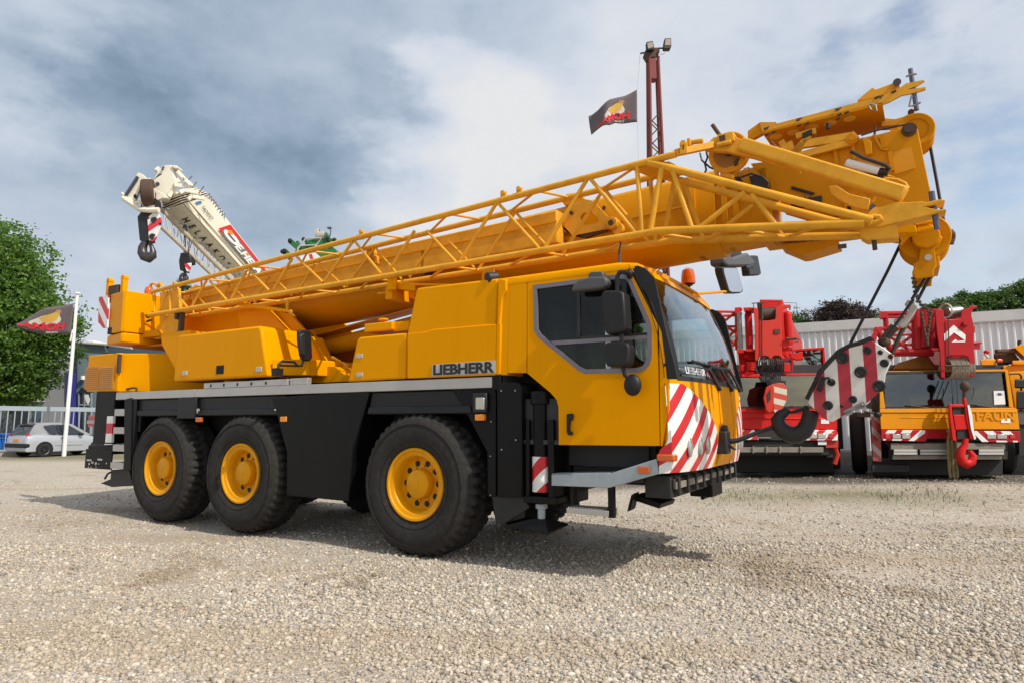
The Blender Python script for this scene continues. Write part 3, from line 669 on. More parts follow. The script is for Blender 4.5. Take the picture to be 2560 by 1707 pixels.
# ---- cab
def xfront(y, z):
    t = (z-1.69)/1.0
    if t > 0: f = 2.755 - 0.10*t - 0.25*t*t; c = 0.165 - 0.06*t
    else:
        s = max(0, (1.30-z)/0.37); f = 2.755 + 0.015*min(1, -t*3) - 0.06*s*s; c = 0.165
    return f - c*(abs(y)/1.27)**4.5
def shell(b, y0, y1, z0, z1, off=0.0, ny=24, nz=14, yb=None, thick=0.02, mi=0):
    """patch of the cab front, y0..y1 and z0..z1, with a back face"""
    vs = []; fs = []
    for j in range(nz+1):
        z = z0+(z1-z0)*j/nz; a, c = (y0, y1) if yb is None else yb(z)
        for i in range(ny+1):
            y = a+(c-a)*i/ny; vs.append((xfront(y, z)+off, y*(1+off/1.27*(abs(y)/1.27)**6), z))
    n = ny+1; L = len(vs); vs += [(x-thick, y*(1-thick/1.27), z) for x, y, z in vs]
    for j in range(nz):
        for i in range(ny):
            a = j*n+i; fs += [(a, a+1, a+n+1, a+n), (L+a, L+a+n, L+a+n+1, L+a+1)]
    for i in range(ny): fs += [(i, L+i, L+i+1, i+1), (nz*n+i, nz*n+i+1, L+nz*n+i+1, L+nz*n+i)]
    for j in range(nz): fs += [(j*n, (j+1)*n, L+(j+1)*n, L+j*n), (j*n+ny, L+j*n+ny, L+(j+1)*n+ny, (j+1)*n+ny)]
    b.add(vs, fs, mi); return b
def zpts(v, l, y): return [Q(v, a, c, y) for a, c in l]
WIN = [(875,300),(1440,228),(1490,236),(1512,262),(1630,530),(1642,580),(1642,755),(1628,810),(1596,846),(1550,860),(1210,868),(1165,845),(905,632),(880,590)]
def shrink(pts, d):
    c = sum((Vector(p) for p in pts), Vector((0,0,0)))/len(pts); n = len(pts); out = []
    for i in range(n):
        a, b_, e = Vector(pts[i-1]), Vector(pts[i]), Vector(pts[(i+1) % n])
        d1 = (b_-a).normalized(); d2 = (e-b_).normalized(); n1 = Vector((-d1.z,0,d1.x)); n2 = Vector((-d2.z,0,d2.x))
        if n1.dot(c-b_) < 0: n1 = -n1
        if n2.dot(c-b_) < 0: n2 = -n2
        nn = (n1+n2).normalized(); out.append(b_ + nn*d/max(.4, nn.dot(n1)))
    return out
def cab():
    q = MB(); shell(q, -1.27, 1.27, 0.93, 1.69, 0, 48, 12, None, .03); fp = part(q, 'front_panel', M['paint'])
    # hazard panels
    def yb_near(z):
        pts = [(0.93,-.36),(1.06,-.30),(1.2,-.30),(1.3,-.38),(1.42,-.56),(1.53,-.78),(1.62,-.98),(1.66,-1.08)]
        for (z0, a), (z1, c) in zip(pts, pts[1:]):
            if z <= z1: return (-1.269, a+(c-a)*max(0,(z-z0))/(z1-z0))
        return (-1.269, -1.08)
    for sg in (1, -1):
        q = MB(); f = (lambda z: yb_near(z)) if sg > 0 else (lambda z: (-yb_near(z)[1], -yb_near(z)[0]))
        shell(q, 0, 0, 0.93, 1.655, .006, 26, 16, f, .004); part(q, 'hazard_panel', M['hz_front_near' if sg > 0 else 'hz_front_far'], fp)
    q = MB()
    for y0, y1, z0, z1, d in ((-.20,-.05,.95,1.68,.012),(.33,.46,.95,1.68,.012)): shell(q, y0, y1, z0, z1, d, 4, 10, None, .02)
    each(q, 'front_rib', M['paint'], fp, bevel=.004)
    q = MB(); shell(q, -.06, .34, .96, 1.60, .004, 4, 8, None, .01); shell(q, -.06,.34,1.50,1.515,.01,4,2,None,.01); shell(q, -.06,.34,1.28,1.295,.01,4,2,None,.01); part(q, 'front_flap', M['paint'], fp)
    # round lamps inside the hazard panel
    for sg in (1, -1):
        for v, x, y in (('t1',537,1030),('t1',605,1010),('t1',668,1005)):
            p = QX(v, x, y, 2.70); y_ = p.y*sg; x_ = xfront(p.y, p.z)
            q = MB(); q.ell((x_+.004, y_, p.z), .022, .052, .085, 16, 8); each(q, 'headlamp', M['lamp_glass'], fp)
    q = MB(); q.poly(zpts('s2', ((1691,1388),(1702,1364),(1738,1332),(1754,1290),(1757,1240),(1772,1240),(1778,1500),(1692,1527)), YS-.006), (0,.004,0)); part(q, 'hazard_side_panel', M['hz_front_near'], fp)
    # corner lamps
    a = Q('s2',1690,1400,YS-.01); c = Q('s2',1806,1447,YS-.01); q = MB(); q.box(2.515,2.66,YS-.025,YS+.08,c.z,a.z+.005); part(q, 'indicator', M['orange'], bevel=.012)
    # near side: panel, door with window, far side the same
    for y, sg in ((YS, 1), (-YS, -1)):
        def O(l, yy=None): return [Vector((p.x, y if yy is None else yy, p.z)) for p in zpts('s2', l, YS)]
        T = Vector((0, .035*sg, 0))
        q = MB(); q.poly(O([(716,262),(726,250),(826,245),(826,866),(700,866)]), T); part(q, 'cab_side_panel', M['paint'], bevel=.004)
        win = O(WIN)
        DO = [(832,274),(1486,192),(1502,200),(1655,500),(1680,552),(1697,1341),(1038,1335),(1036,1090),(1024,1042),(985,996),(832,868)]
        q = MB(); q.holed(O(DO), [win], T); dr = part(q, 'door', M['paint'], smooth=0)
        fr = shrink(win, .034)
        q = MB(); q.holed([p+Vector((0,-.006*sg,0)) for p in shrink(win, -.006)], [[p+Vector((0,-.006*sg,0)) for p in fr]], Vector((0,.03*sg,0))); part(q, 'window_frame', M['frame_grey'], dr)
        q = MB(); q.poly([p+Vector((0,.014*sg,0)) for p in shrink(win,.02)], (0,.005*sg,0)); part(q, 'window_glass', M['glass'], dr)
        q = MB(); b1 = O([(985,660),(1615,622),(1615,645),(1010,686)]); q.poly([p+Vector((0,-.004*sg,0)) for p in b1], (0,.014*sg,0)); part(q, 'window_rail', M['frame_grey'], dr)
        if sg > 0:
            q = MB(); q.poly(O([(1155,300),(1175,300),(1175,655),(1155,655)], YS+.004), (0,.01,0)); q.poly(O([(1160,632),(1612,604),(1612,622),(1160,652)], YS+.004), (0,.01,0)); each(q, 'sliding_pane_edge', M['rubber'], dr)
            q = MB(); h = O([(1097,1135),(1130,1130),(1137,1140),(1135,1170),(1118,1180),(1114,1245),(1132,1252),(1130,1272),(1105,1272),(1097,1250)]); q.poly([p+Vector((0,-.03,0)) for p in h], (0,.03,0)); part(q, 'door_handle', M['plastic'], dr, bevel=.006)
        # narrow strip ahead of the door and the sill above the door
        q = MB(); q.poly(O([(1703,1341),(1712,1345),(1757,1100),(1752,905),(1742,905),(1708,600),(1690,560),(1693,600)]), T); q.poly(O([(826,245),(1500,160),(1530,190),(1508,194),(1490,184),(826,268)]), T); each(q, 'door_frame', M['paint'])
        q = MB(); q.poly([p+T*.9 for p in O([(818,240),(1520,165),(1700,560),(1712,1350),(1030,1350),(1020,1060),(975,1005),(818,880)])][:0] or O([(826,268),(832,268),(832,870),(826,866)], y+.03*sg), T); part(q, 'door_seal', M['rubber'])
        # black corner pillar
        q = MB(); q.poly(O([(1500,180),(1552,168),(1600,186),(1660,250),(1700,430),(1742,620),(1790,800),(1810,906),(1750,906),(1742,800),(1706,600),(1690,558),(1650,420)]), (0,.03*sg,0))
        shell(q, -1.27*sg, -1.10*sg, 1.70, 2.66, .004, 6, 14, None, .03); part(q, 'corner_pillar', M['plastic'])
    # windscreen
    q = MB(); shell(q, -1.12, 1.12, 1.71, 2.64, -.006, 28, 16, None, .006); ws = part(q, 'windscreen', M['screen'])
    q = MB(); shell(q, -1.13, 1.13, 1.685, 1.72, .006, 28, 2, None, .03); part(q, 'windscreen_seal', M['rubber'], ws)
    q = MB(); shell(q, -1.27, 1.27, 2.60, 2.66, .006, 28, 3, None, .05); part(q, 'windscreen_header', M['paint'])
    # dark dashboard band with white lettering, wipers
    q = MB(); q.box(2.25, 2.62, -1.15, 1.15, 1.45, 1.80); q.ell((2.42,.65,1.82),.22,.35,.12); part(q, 'dashboard', M['interior'], bevel=.04)
    q = MB()
    for (xb, yb_), (xt, yt), (xa, ya), (xe, ye) in (((825,385),(725,190),(455,125),(760,150)),((962,395),(850,180),(600,95),(900,175)),((1075,402),(950,190),(740,140),(975,205))):
        P0, P1, P2, P3 = [QX('t1',a,b_,2.74) for a, b_ in ((xb,yb_),(xt,yt),(xa,ya),(xe,ye))]
        f = lambda p, o: Vector((xfront(p.y,p.z)+o, p.y, p.z))
        q = MB(); q.bar(f(P0,.02), f(P1,.028), .018, .03); q.tube(f(P0,-.03)-Vector((0,0,.02)), f(P0,.03), .026, 8); q.path([f(P2,.016), f(P1,.03), f(P3,.016)], .012, 6); q.path([f(P2,.012)-Vector((0,0,.008)), f(P3,.012)-Vector((0,0,.008))], .010, 6)
        part(q, 'wiper', M['rubber'])
    tx = text('screen_lettering', 'LIEBHERR', 1, Matrix.Identity(4), M['text_white'], None, bold=.02)
    cpt = Vector((xfront(-.82,1.775)+.004, -.82, 1.775)); ex = Vector((xfront(-.6,1.775)-xfront(-1.04,1.775), .44, 0))
    fit_text(tx, frame(cpt, ex, (-.1,0,1)), .42, .06, ws)
    # roof
    q = MB(); rings = []
    for X in [0.985,1.02,1.2,1.6,2.0,2.2,2.30,2.36]:
        e = 0 if X < 2.2 else (X-2.2)*.5; zt = 2.715 - e*.3 if X > 1.0 else 2.69; xx = X
        rings.append([Vector((xx+ (0.04*(1-(abs(y)/1.27)**3) if X > 2.2 else 0), y, z)) for y, z in
            [(-1.272,2.635),(-1.272,zt-.035),(-1.255,zt-.012),(-1.22,zt),(-.7,zt+.03),(0,zt+.04),(.7,zt+.03),(1.22,zt),(1.255,zt-.012),(1.272,zt-.035),(1.272,2.635),(0,2.62)]])
    q.loft(rings, True, True); part(q, 'cab_roof', M['paint'], smooth=40)
    # back wall, floor, underside
    q = MB(); q.box(0.99,1.03,-1.235,1.235,1.2,2.64); q.box(1.03,2.5,-1.235,1.235,1.14,1.18); q.box(1.3,2.35,-1.0,1.0,0.95,1.14); q.box(1.0,1.66,-1.2,1.2,1.16,1.55); q.box(1.04,2.3,-1.2,1.2,2.60,2.63); part(q, 'cab_floor', M['interior'])
    for y in (-.72, .62):
        k_ = 0.0 if y < 0 else -.22
        q = MB(); q.box(1.32+k_,1.85+k_,y-.26,y+.26,1.5,1.66); q.obox((1.36+k_,y,2.0),(.07,0,-.01),(0,.24,0),(-.08,0,.34)); q.obox((1.28+k_,y,2.42),(.05,0,0),(0,.13,0),(-.02,0,.09)); q.box(1.4,1.8,y-.2,y+.2,1.2,1.5); part(q, 'cab_seat', M['seat'], bevel=.05, seg=3)
    q = MB(); n = 24; c = Vector((1.80,.62,1.74)); ax = Vector((-.45,0,.9)).normalized(); u = Vector((0,1,0)); w = ax.cross(u)
    pts = [c+(u*math.cos(2*math.pi*k/n)+w*math.sin(2*math.pi*k/n))*.22 for k in range(n+1)]; q.path(pts, .018, 8); q.tube(c, c-ax*.4, .03, 8); q.bar(c-u*.21, c+u*.21, .04, .02); part(q, 'steering_wheel', M['rubber'])
    # sun blind outside the door top, mirrors near side
    q = MB(); l = [Q('s2',a,c,YS-.16) for a, c in ((1118,338),(1125,300),(1160,262),(1240,240),(1330,236),(1356,262),(1345,300),(1320,316),(1240,325))]; q.poly(l, (0,.10,0)); sm = part(q, 'kerb_mirror', M['grey_plastic'], bevel=.02, seg=3)
    q = MB(); l = [Q('s2',a,c,YS-.12) for a, c in ((1225,262),(1232,218),(1250,208),(1315,206),(1325,218),(1325,250),(1290,270))]; q.poly(l, (0,.12,0)); part(q, 'mirror_bracket', M['grey_plastic'], sm, bevel=.008)
    ym = YS-.2
    def mirror(pts, dep, name):
        l = [Q('s2',a,c,ym) for a, c in pts]; q = MB(); q.poly(l, (0,dep,0)); return part(q, name, M['plastic'], bevel=.035, seg=4)
    mirror(((1310,360),(1330,328),(1440,330),(1460,350),(1476,570),(1460,600),(1360,620),(1335,600)), .16, 'wing_mirror')
    mirror(((1334,690),(1345,668),(1420,660),(1485,672),(1497,700),(1490,800),(1470,822),(1350,824),(1340,800)), .15, 'wide_mirror')
    q = MB(); q.path([Q('s2',1505,228,YS-.01),Q('s2',1470,212,ym+.08),Q('s2',1435,212,ym+.08),Q('s2',1420,240,ym+.08),Q('s2',1418,335,ym+.08)], .02, 8)
    q.path([Q('s2',1445,590,ym+.06),Q('s2',1452,680,ym+.06),Q('s2',1452,800,ym+.06),Q('s2',1470,880,ym+.08),Q('s2',1510,915,ym+.10)], .02, 8); q.ell(Q('s2',1500,222,YS-.02), .03,.03,.045); each(q, 'mirror_arm', M['plastic'])
    q = MB(); c = Q('s2',1520,945,ym+.1); q.ell(c, .075, .05, .09, 18, 12); part(q, 'round_mirror', M['plastic'])
    # far side mirrors on the arm over the corner, beacon, antenna
    X = 2.42
    c = QX('s2',2172,262,X); 
    def fm(a, b_): return QX('s2', a, b_, X)
    outl = [(2106,180),(2112,176),(2196,178),(2204,186),(2243,325),(2240,340),(2225,349),(2165,349),(2148,338),(2112,220)]
    q = MB(); q.poly([fm(a, b_) for a, b_ in outl], (-.10,0,0)); mm = part(q, 'far_wing_mirror', M['rubber'], bevel=.012)
    cc = sum((fm(a, b_) for a, b_ in outl), Vector())/len(outl)
    q = MB(); q.poly([cc+(fm(a,b_)-cc)*.90+Vector((.004,0,0)) for a, b_ in outl], (-.01,0,0)); part(q, 'mirror_face', M['mirror'], mm)
    q = MB(); q.path([fm(1935,350)+Vector((0,-.5,0)), fm(1940,352), fm(2160,335)+Vector((-.04,0,0))], .016, 8); part(q, 'far_mirror_arm', M['paint'])
    q = MB(); q.poly([fm(a,b_) for a,b_ in ((2125,110),(2150,95),(2180,118),(2275,85),(2320,140),(2318,162),(2290,172),(2150,175),(2128,160))], (-.2,0,0)); part(q, 'far_front_mirror', M['grey_plastic'], bevel=.03)
    q = MB(); q.poly([fm(a,b_)+Vector((-.1,0,0)) for a,b_ in ((2118,65),(2270,55),(2290,100),(2150,112),(2120,95))], (-.3,0,0)); part(q, 'boom_rest_pad', M['rubber'], bevel=.02)
    q = MB(); q.poly([fm(a,b_)+Vector((-.05,0,0)) for a,b_ in ((2296,120),(2330,98),(2360,100),(2382,220),(2370,230),(2310,232))], (-.12,0,0)); q.tube(fm(2260,185),fm(2300,170),.035); part(q, 'far_spot_lamp', M['rubber'], bevel=.02)
    c = QX('s2',1884,288,2.2); q = MB(); q.lathe([(.075,0),(.082,.02),(.078,.10),(.065,.16),(.03,.185),(0,.19)], c, (0,0,1), 24); bc = part(q, 'beacon', M['orange'])
    q = MB(); q.lathe([(.05,-.0),(.05,-.02),(.022,-.03),(.022,-.26)], c, (0,0,1), 16); part(q, 'beacon_stem', M['rubber'], bc)
    c = QX('s2',1880,320,2.2); 
    q = MB(); a_ = Q('s2',1434,135,-.9); q.tube(a_-Vector((0,0,.05)), a_+Vector((0,0,.10)), .014, 8); q.path([a_+Vector((0,0,.10)), a_+Vector((.015,0,.15)), a_+Vector((0,0,.2))], .008, 6); part(q, 'roof_antenna', M['grey_plastic'])
M['hz_front_near'] = stripe_mat('red_white_front_near', (-0.55,-0.95,1.0), 0.30, 0.30, 0.45)
M['hz_front_far'] = stripe_mat('red_white_front_far', (-0.3,1.35,1.0), 0.27, 0.15, 0.45)
cab()

def cab_under():
    # outrigger column, jack and foot
    q = MB(); q.poly(zpts('s4', ((945,145),(1065,142),(1092,155),(1105,180),(1110,895),(948,895)), YS-.01), (0,.5,0)); oc = part(q, 'outrigger_column', M['black'], bevel=.012)
    q = MB()
    for x, y in ((975,198),(1066,197),(977,583),(1070,520)): c = Q('s4',x,y,YS-.012); q.ell(c,.008,.006,.008,8,6)
    each(q, 'column_bolt', M['alu'], oc)
    q = MB(); q.tube((1.40,-1.18,.98),(1.40,-1.18,1.55),.075,20); q.tube((1.40,-1.18,1.5),(1.40,-1.18,1.62),.1,20); q.box(1.27,1.31,YS+.02,-.9,.62,1.36); q.box(1.50,1.56,YS+.02,-.9,.62,1.36); q.box(1.25,1.60,-1.0,-.6,.6,1.7); q.box(1.25,1.58,YS+.01,-1.0,.62,.68); jk = part(q, 'outrigger_jack', M['black'], bevel=.008)
    a = Q('s4',1160,628,YS-.0); b_ = Q('s4',1275,866,YS)
    q = MB(); q.tube((1.405,-1.18,b_.z),(1.405,-1.18,a.z),.088,28); part(q, 'jack_sleeve', M['hz_jack'], jk)
    q = MB(); c = Q('s4',1238,1010,YS+.1); q.tube((c.x,YS+.1,c.z-.04),(c.x,YS+.1,c.z+.06),.035,14); q.tube((c.x,YS+.1,c.z+.06),(c.x,YS+.1,c.z+.10),.055,14); part(q, 'jack_stem', M['galv'], jk)
    q = MB(); l = [Q('s4',1000,1078,YS+.02),Q('s4',1280,1130,YS+.02),Q('s4',1405,1072,YS+.35),Q('s4',1140,1030,YS+.4)]; z0 = .30; ap = Vector((c.x,YS+.12,c.z-.03))
    q.add([Vector((p.x,p.y,p.z)) for p in l]+[ap+Vector((dx,dy,0)) for dx, dy in ((-.06,-.06),(.06,-.06),(.06,.06),(-.06,.06))], [(0,1,5,4),(1,2,6,5),(2,3,7,6),(3,0,4,7),(3,2,1,0),(4,5,6,7)]); q.path(l+[l[0]], .012, 6); part(q, 'jack_foot', M['black'], jk)
    # galvanised footboard with ramped front, lower step
    q = MB(); q.poly(zpts('s4', ((1303,747),(1680,740),(1990,642),(2004,740),(1680,832),(1303,818)), YS-.005), (0,.22,0)); fb = part(q, 'footboard', M['galv'], bevel=.004)
    q = MB()
    for k in range(30):
        f = k/29
        p = Q('s4', 1310+f*365, 746-5*f, YS-.005); q.box(p.x-.004,p.x+.004,YS-.005,YS+.2,p.z-.002,p.z+.010)
    part(q, 'footboard_grip', M['galv'], fb)
    c = Q('s4',1908,714,YS-.008); q = MB(); q.box(c.x-.05,c.x+.05,YS-.022,YS,c.z-.03,c.z+.025); part(q, 'side_marker', M['orange'], bevel=.005)
    q = MB(); a = Q('s4',1400,972,YS); b_ = Q('s4',1676,1020,YS); q.box(a.x,b_.x,YS-.0,YS+.2,b_.z+.0,b_.z+.045)
    for k in range(14): q.box(a.x+.01+k*(b_.x-a.x-.02)/14, a.x+.02+k*(b_.x-a.x-.02)/14, YS+.01, YS+.19, b_.z+.045, b_.z+.055)
    part(q, 'entry_step', M['alu'], bevel=.004)
    q = MB(); q.bar((b_.x+.02,YS+.03,b_.z-.01),(b_.x+.02,YS+.03,.80),.05,.05); q.bar((a.x+.0,YS+.21,b_.z+.02),(a.x,YS+.21,.80),.04,.04); each(q, 'step_hanger', M['black'])
    # dark space under the cab and the under-run rail along the front
    q = MB(); q.box(1.62,2.40,YS+.30,1.2,.80,1.13); q.box(1.0,1.6,-.9,1.2,.7,1.7); part(q, 'cab_underframe', M['dark'])
    c = Q('s4',1570,610,YS+.33); q = MB(); n = 20; q.path([(c.x+.13*math.cos(2*math.pi*k/n),YS+.29,c.z+.02+.13*math.sin(2*math.pi*k/n)) for k in range(n)]+[(c.x+.13,YS+.29,c.z+.02)],.014,6); part(q, 'hose_loop', M['rubber'])
    q = MB(); q.box(2.36,2.58,-1.15,1.15,.72,.90); q.box(2.58,2.60,-1.12,1.12,.80,.875); q.box(2.28,2.36,-1.2,1.2,.84,.93)
    for k in range(9): y = -1.05+k*.26; q.box(2.57,2.63,y-.02,y+.02,.74,.89)
    ur = part(q, 'underrun_rail', M['dark'], bevel=.006)
    q = MB(); q.box(2.585,2.612,-1.1,1.0,.795,.85); part(q, 'rail_strip', M['rail'], ur)
    q = MB(); q.box(2.40,2.62,.02,.42,.62,.80); part(q, 'tow_coupling', M['black'], bevel=.01)
    q = MB(); q.path([(2.5,.1,.73),(2.5,.1,.60),(2.5,.5,.60),(2.5,.5,.73)], .018, 8); q.obox((2.30,-.75,.66),(.12,0,-.03),(0,.20,0),(.01,0,.02)); q.obox((2.2,-1.0,.66),(.015,0,.01),(0,.06,0),(.02,0,.07)); each(q, 'front_step_bar', M['black'])
    # front winch eye with the hook strap
    c = QX('t1',925,960,2.80)
    q = MB(); q.box(2.72,2.84,c.y-.10,c.y+.06,c.z-.12,c.z+.09); q.tube(c+Vector((-.03,0,.10)), c+Vector((.03,0,.10)), .045, 14); part(q, 'tow_eye', M['rubber'], bevel=.015)
    q = MB(); c1 = Q('s6',590,1095,.02); q.path([c+Vector((.02,.03,-.01)), c+Vector((.10,.05,.0)), (c+c1)/2+Vector((0,0,-.015)), c1], [.028,.022,.020,.026], 8); q.path([c+Vector((.03,-.06,-.02)), c+Vector((.07,.0,-.07)), c+Vector((.07,.08,-.08))], .012, 6); part(q, 'hook_strap', M['rubber'])
M['hz_jack'] = stripe_mat('red_white_jack', (-1.0,0,1.0), 0.27, 0.0, 0.5)
cab_under()
# ------------------------------------------------------------------ superstructure, boom, jib
def superstructure():
    q = MB(); q.lathe([(1.0,1.745),(1.0,1.86),(.8,1.90)], (-2.9,0,0), (0,0,1), 40); q.box(-4.0,-1.9,-.62,.62,1.86,2.02); part(q, 'turntable', M['dark'])
    # hydraulic cabinet on the near side with its sloping front
    top = [Q('s1',680,1196,YS).z, Q('s1',1225,1143,YS).z]; xb = Q('s1',660,1490,YS).x
    q = MB(); rings = []
    for x, xt in ((xb, xb+.0),):
        pass
    zt, zb = 2.515, 1.885; xf0, xt0 = -2.30, -2.47
    prof = [(xb,zb),(xb+.03,zt-.02),(xb+.06,zt),(xt0-.05,zt),(xt0,zt-.03),(xf0,zb)]
    q.prism(prof, YS, -.55); cb = part(q, 'hydraulic_cabinet', M['paint'], bevel=.03, seg=3)
    q = MB(); q.prism([(xt0-.3,zb),(xt0-.3,zt-.06),(xt0+.10,zt-.06),(-1.98,zb)], -.60, -.36)
    q.poly([(-2.3,YS+.05,1.9),(-1.95,-.95,1.9),(-1.85,-.62,1.9),(-1.85,-.2,1.9),(-2.3,-.2,1.9)], (0,0,.20)); part(q, 'cabinet_cheek', M['paint'], cb, bevel=.015)
    q = MB(); q.prism([(-2.3,1.83),(-2.3,2.07),(-1.75,2.02),(-1.45,1.83)], -.72, -.25); q.poly([(-3.2,YS+.05,1.84),(-2.9,YS+.3,1.84),(-2.2,YS+.4,1.84),(-2.2,-.4,1.84)],(0,0,.03)); part(q, 'turntable_fairing', M['paint'], bevel=.02)
    for v, x, y, w, h, mm in (('s1',737,1443,.055,.03,'label_grey'),('s1',968,1420,.075,.055,'black'),('s1',1221,1418,.055,.03,'label_grey')):
        c = Q(v,x,y,YS); q = MB(); q.box(c.x-w,c.x+w,YS-.008,YS+.01,c.z-h,c.z+h); ck = part(q, 'cabinet_latch', M[mm], cb, bevel=.005)
    # folded ladder lying on the deck edge
    p = Q('e',722,1455,YS+.02); r = Q('e',1870,1380,YS+.02)
    q = MB(); q.box(p.x, r.x-.32, YS+.01, YS+.06, 1.772, 1.845); q.box(r.x-.30, r.x, YS+.03, YS+.09, 1.772, 1.85); fl = part(q, 'folded_ladder', M['alu'], bevel=.004)
    q = MB()
    for k in range(5): x = p.x+.15+k*.27; q.box(x-.012,x+.012,YS+.004,YS+.012,1.79,1.825)
    each(q, 'ladder_slot', M['dark'], fl)
    # mirror on a bent arm at the cabinet front
    X = -1.90
    outl = [(1462,1175),(1475,1162),(1530,1166),(1548,1190),(1556,1345),(1540,1366),(1500,1366),(1478,1330),(1464,1240)]
    q = MB(); q.poly([QX('s1',a,b_,X) for a, b_ in outl], (.05,0,0)); sm = part(q, 'deck_mirror', M['plastic'], bevel=.03, seg=3)
    q = MB(); q.poly([QX('s1',a,b_,X+.06) for a, b_ in ((1466,1200),(1500,1180),(1506,1340),(1480,1320))], (.06,0,0)); part(q, 'mirror_shell', M['rubber'], sm, bevel=.015)
    q = MB(); q.path([QX('s1',a,b_,X+.05) for a, b_ in ((1345,1440),(1350,1385),(1370,1366),(1450,1370),(1475,1395),(1500,1395),(1510,1365))], .015, 8); q.path([QX('s1',a,b_,X+.05) for a, b_ in ((1350,1392),(1480,1396))], .013, 8)
    c = QX('s1',1342,1440,X+.05); q.box(c.x-.04,c.x+.04,c.y-.05,c.y+.05,1.86,c.z+.05); part(q, 'mirror_stay', M['plastic'])
    # slewing frame side plates carrying the boom foot
    for y in (-.52, .47):
        q = MB(); q.prism([(-5.4,2.75),(-5.35,3.35),(-5.05,3.45),(-4.7,3.35),(-4.4,3.0),(-3.35,2.92),(-2.85,2.80),(-2.25,2.3),(-2.0,1.95),(-4.15,1.9),(-4.35,2.2),(-4.8,2.62)], y, y+.05); part(q, 'frame_side_plate', M['paint'], bevel=.008)
    q = MB(); q.prism([(-3.55,2.05),(-3.9,3.0),(-3.3,2.98),(-2.72,2.50),(-2.45,2.05)], -.62, -.525); part(q, 'frame_gusset', M['paint'], bevel=.01)
    q = MB(); q.prism([(-4.95,2.45),(-5.0,2.62),(-4.3,2.62),(-4.1,1.95),(-4.45,1.95)], -1.05, -.55); q.box(-5.5,-4.2,-.5,.5,2.52,2.7); part(q, 'winch_frame', M['paint'], bevel=.01)
    # counterweight
    def cw(x0, x1, z0, z1, o):
        q = MB(); q.plan([(x1,-1.27+o),(x1-.06,-1.30+o),(-5.63,YS-.02+o),(x0,-1.225+o),(x0,1.225-o),(-5.63,-YS-o),(x1,1.27-o)], z0, z1); return q
    c = cw(-6.10,-5.56,2.66,3.28,0); cwo = part(c, 'counterweight', M['paint'], bevel=.05, seg=4)
    part(cw(-6.12,-5.54,2.50,2.645,0), 'counterweight_base', M['paint'], cwo, bevel=.02)
    q = MB(); q.box(-6.0,-4.9,-.9,.9,2.475,2.50); q.prism([(-5.56,2.60),(-5.56,2.70),(-5.2,2.70),(-5.1,2.60)],-1.0,-.3); part(q, 'counterweight_tray', M['boom'], cwo, bevel=.008)
    q = MB(); p = Q('t5',300,735,YS); r = Q('t5',384,800,YS); q.box(p.x,r.x,-1.245,-1.16,r.z,p.z); part(q, 'lifting_pocket', M['dark'], cwo)
    # hazard plate behind it
    q = MB(); q.poly([Q('t5',a,b_,YS) for a, b_ in ((218,385),(325,360),(312,735),(265,740),(208,670))], (0,.02,0)); part(q, 'rear_hazard_plate', M['hz_rear'])
    # posts and tread box on the counterweight
    q = MB()
    for x in (325,490):
        l = Q('t5',x,330,-1.0); tpx = Q('t5',x,165 if x == 490 else 200,-1.0)
        q.box(l.x-.04,l.x+.04,-1.02,-.94,3.24,tpx.z); q.tube((l.x,-1.02,tpx.z),(l.x,-.94,tpx.z),.05,20)
    each(q, 'lifting_lug', M['paint'], cwo, bevel=.006)
    p = Q('t5',330,330,-1.02); r = Q('t5',440,235,-1.02); q = MB(); q.box(p.x,r.x,-1.03,-.90,3.26,r.z); part(q, 'tread_box', M['rust'], cwo, bevel=.01)
    c = Q('t5',795,320,-.9); q = MB(); q.lathe([(.055,-.07),(.065,0),(.05,.06),(.03,.08),(0,.085)], c, (0,0,1), 20); part(q, 'rear_beacon', M['orange'])
    q = MB(); q.path([Q('t5',822,300,-.88),Q('t5',815,240,-.88),Q('t5',850,225,-.88),Q('t5',900,250,-.88),Q('t5',910,300,-.88)], .02, 8); q.tube(Q('t5',890,250,-.88),Q('t5',940,232,-.88),.03,10); part(q, 'beacon_guard', M['jib'])
    # luffing cylinder
    q = MB(); a = Vector((-3.3,0,2.28)); b_ = Vector((.2,0,2.74)); q.tube(a, b_, .125, 28); q.tube(a+Vector((0,-.3,0)), a+Vector((0,.3,0)), .14, 20); q.obox((-1.9,-.02,2.66),(1.1,0,.14),(0,.11,0),(0,0,.010)); cy = part(q, 'luffing_cylinder', M['boom'])
    q = MB(); q.tube(b_, b_+Vector((.6,0,.08)), .10, 20); part(q, 'cylinder_rod', M['steel'], cy)
    q = MB(); q.path([Q('d',575,1110,-.2),Q('d',640,1200,-.2)], .02, 6); q.path([Q('d',805,1400,-.5),Q('d',965,1495,-.5),Q('d',960,1560,-.5)], .02, 6); each(q, 'hydraulic_pipe', M['jib'])
M['hz_rear'] = stripe_mat('red_white_rear', (1.1,0,1.0), 0.31, 0.2, 0.5)
superstructure()

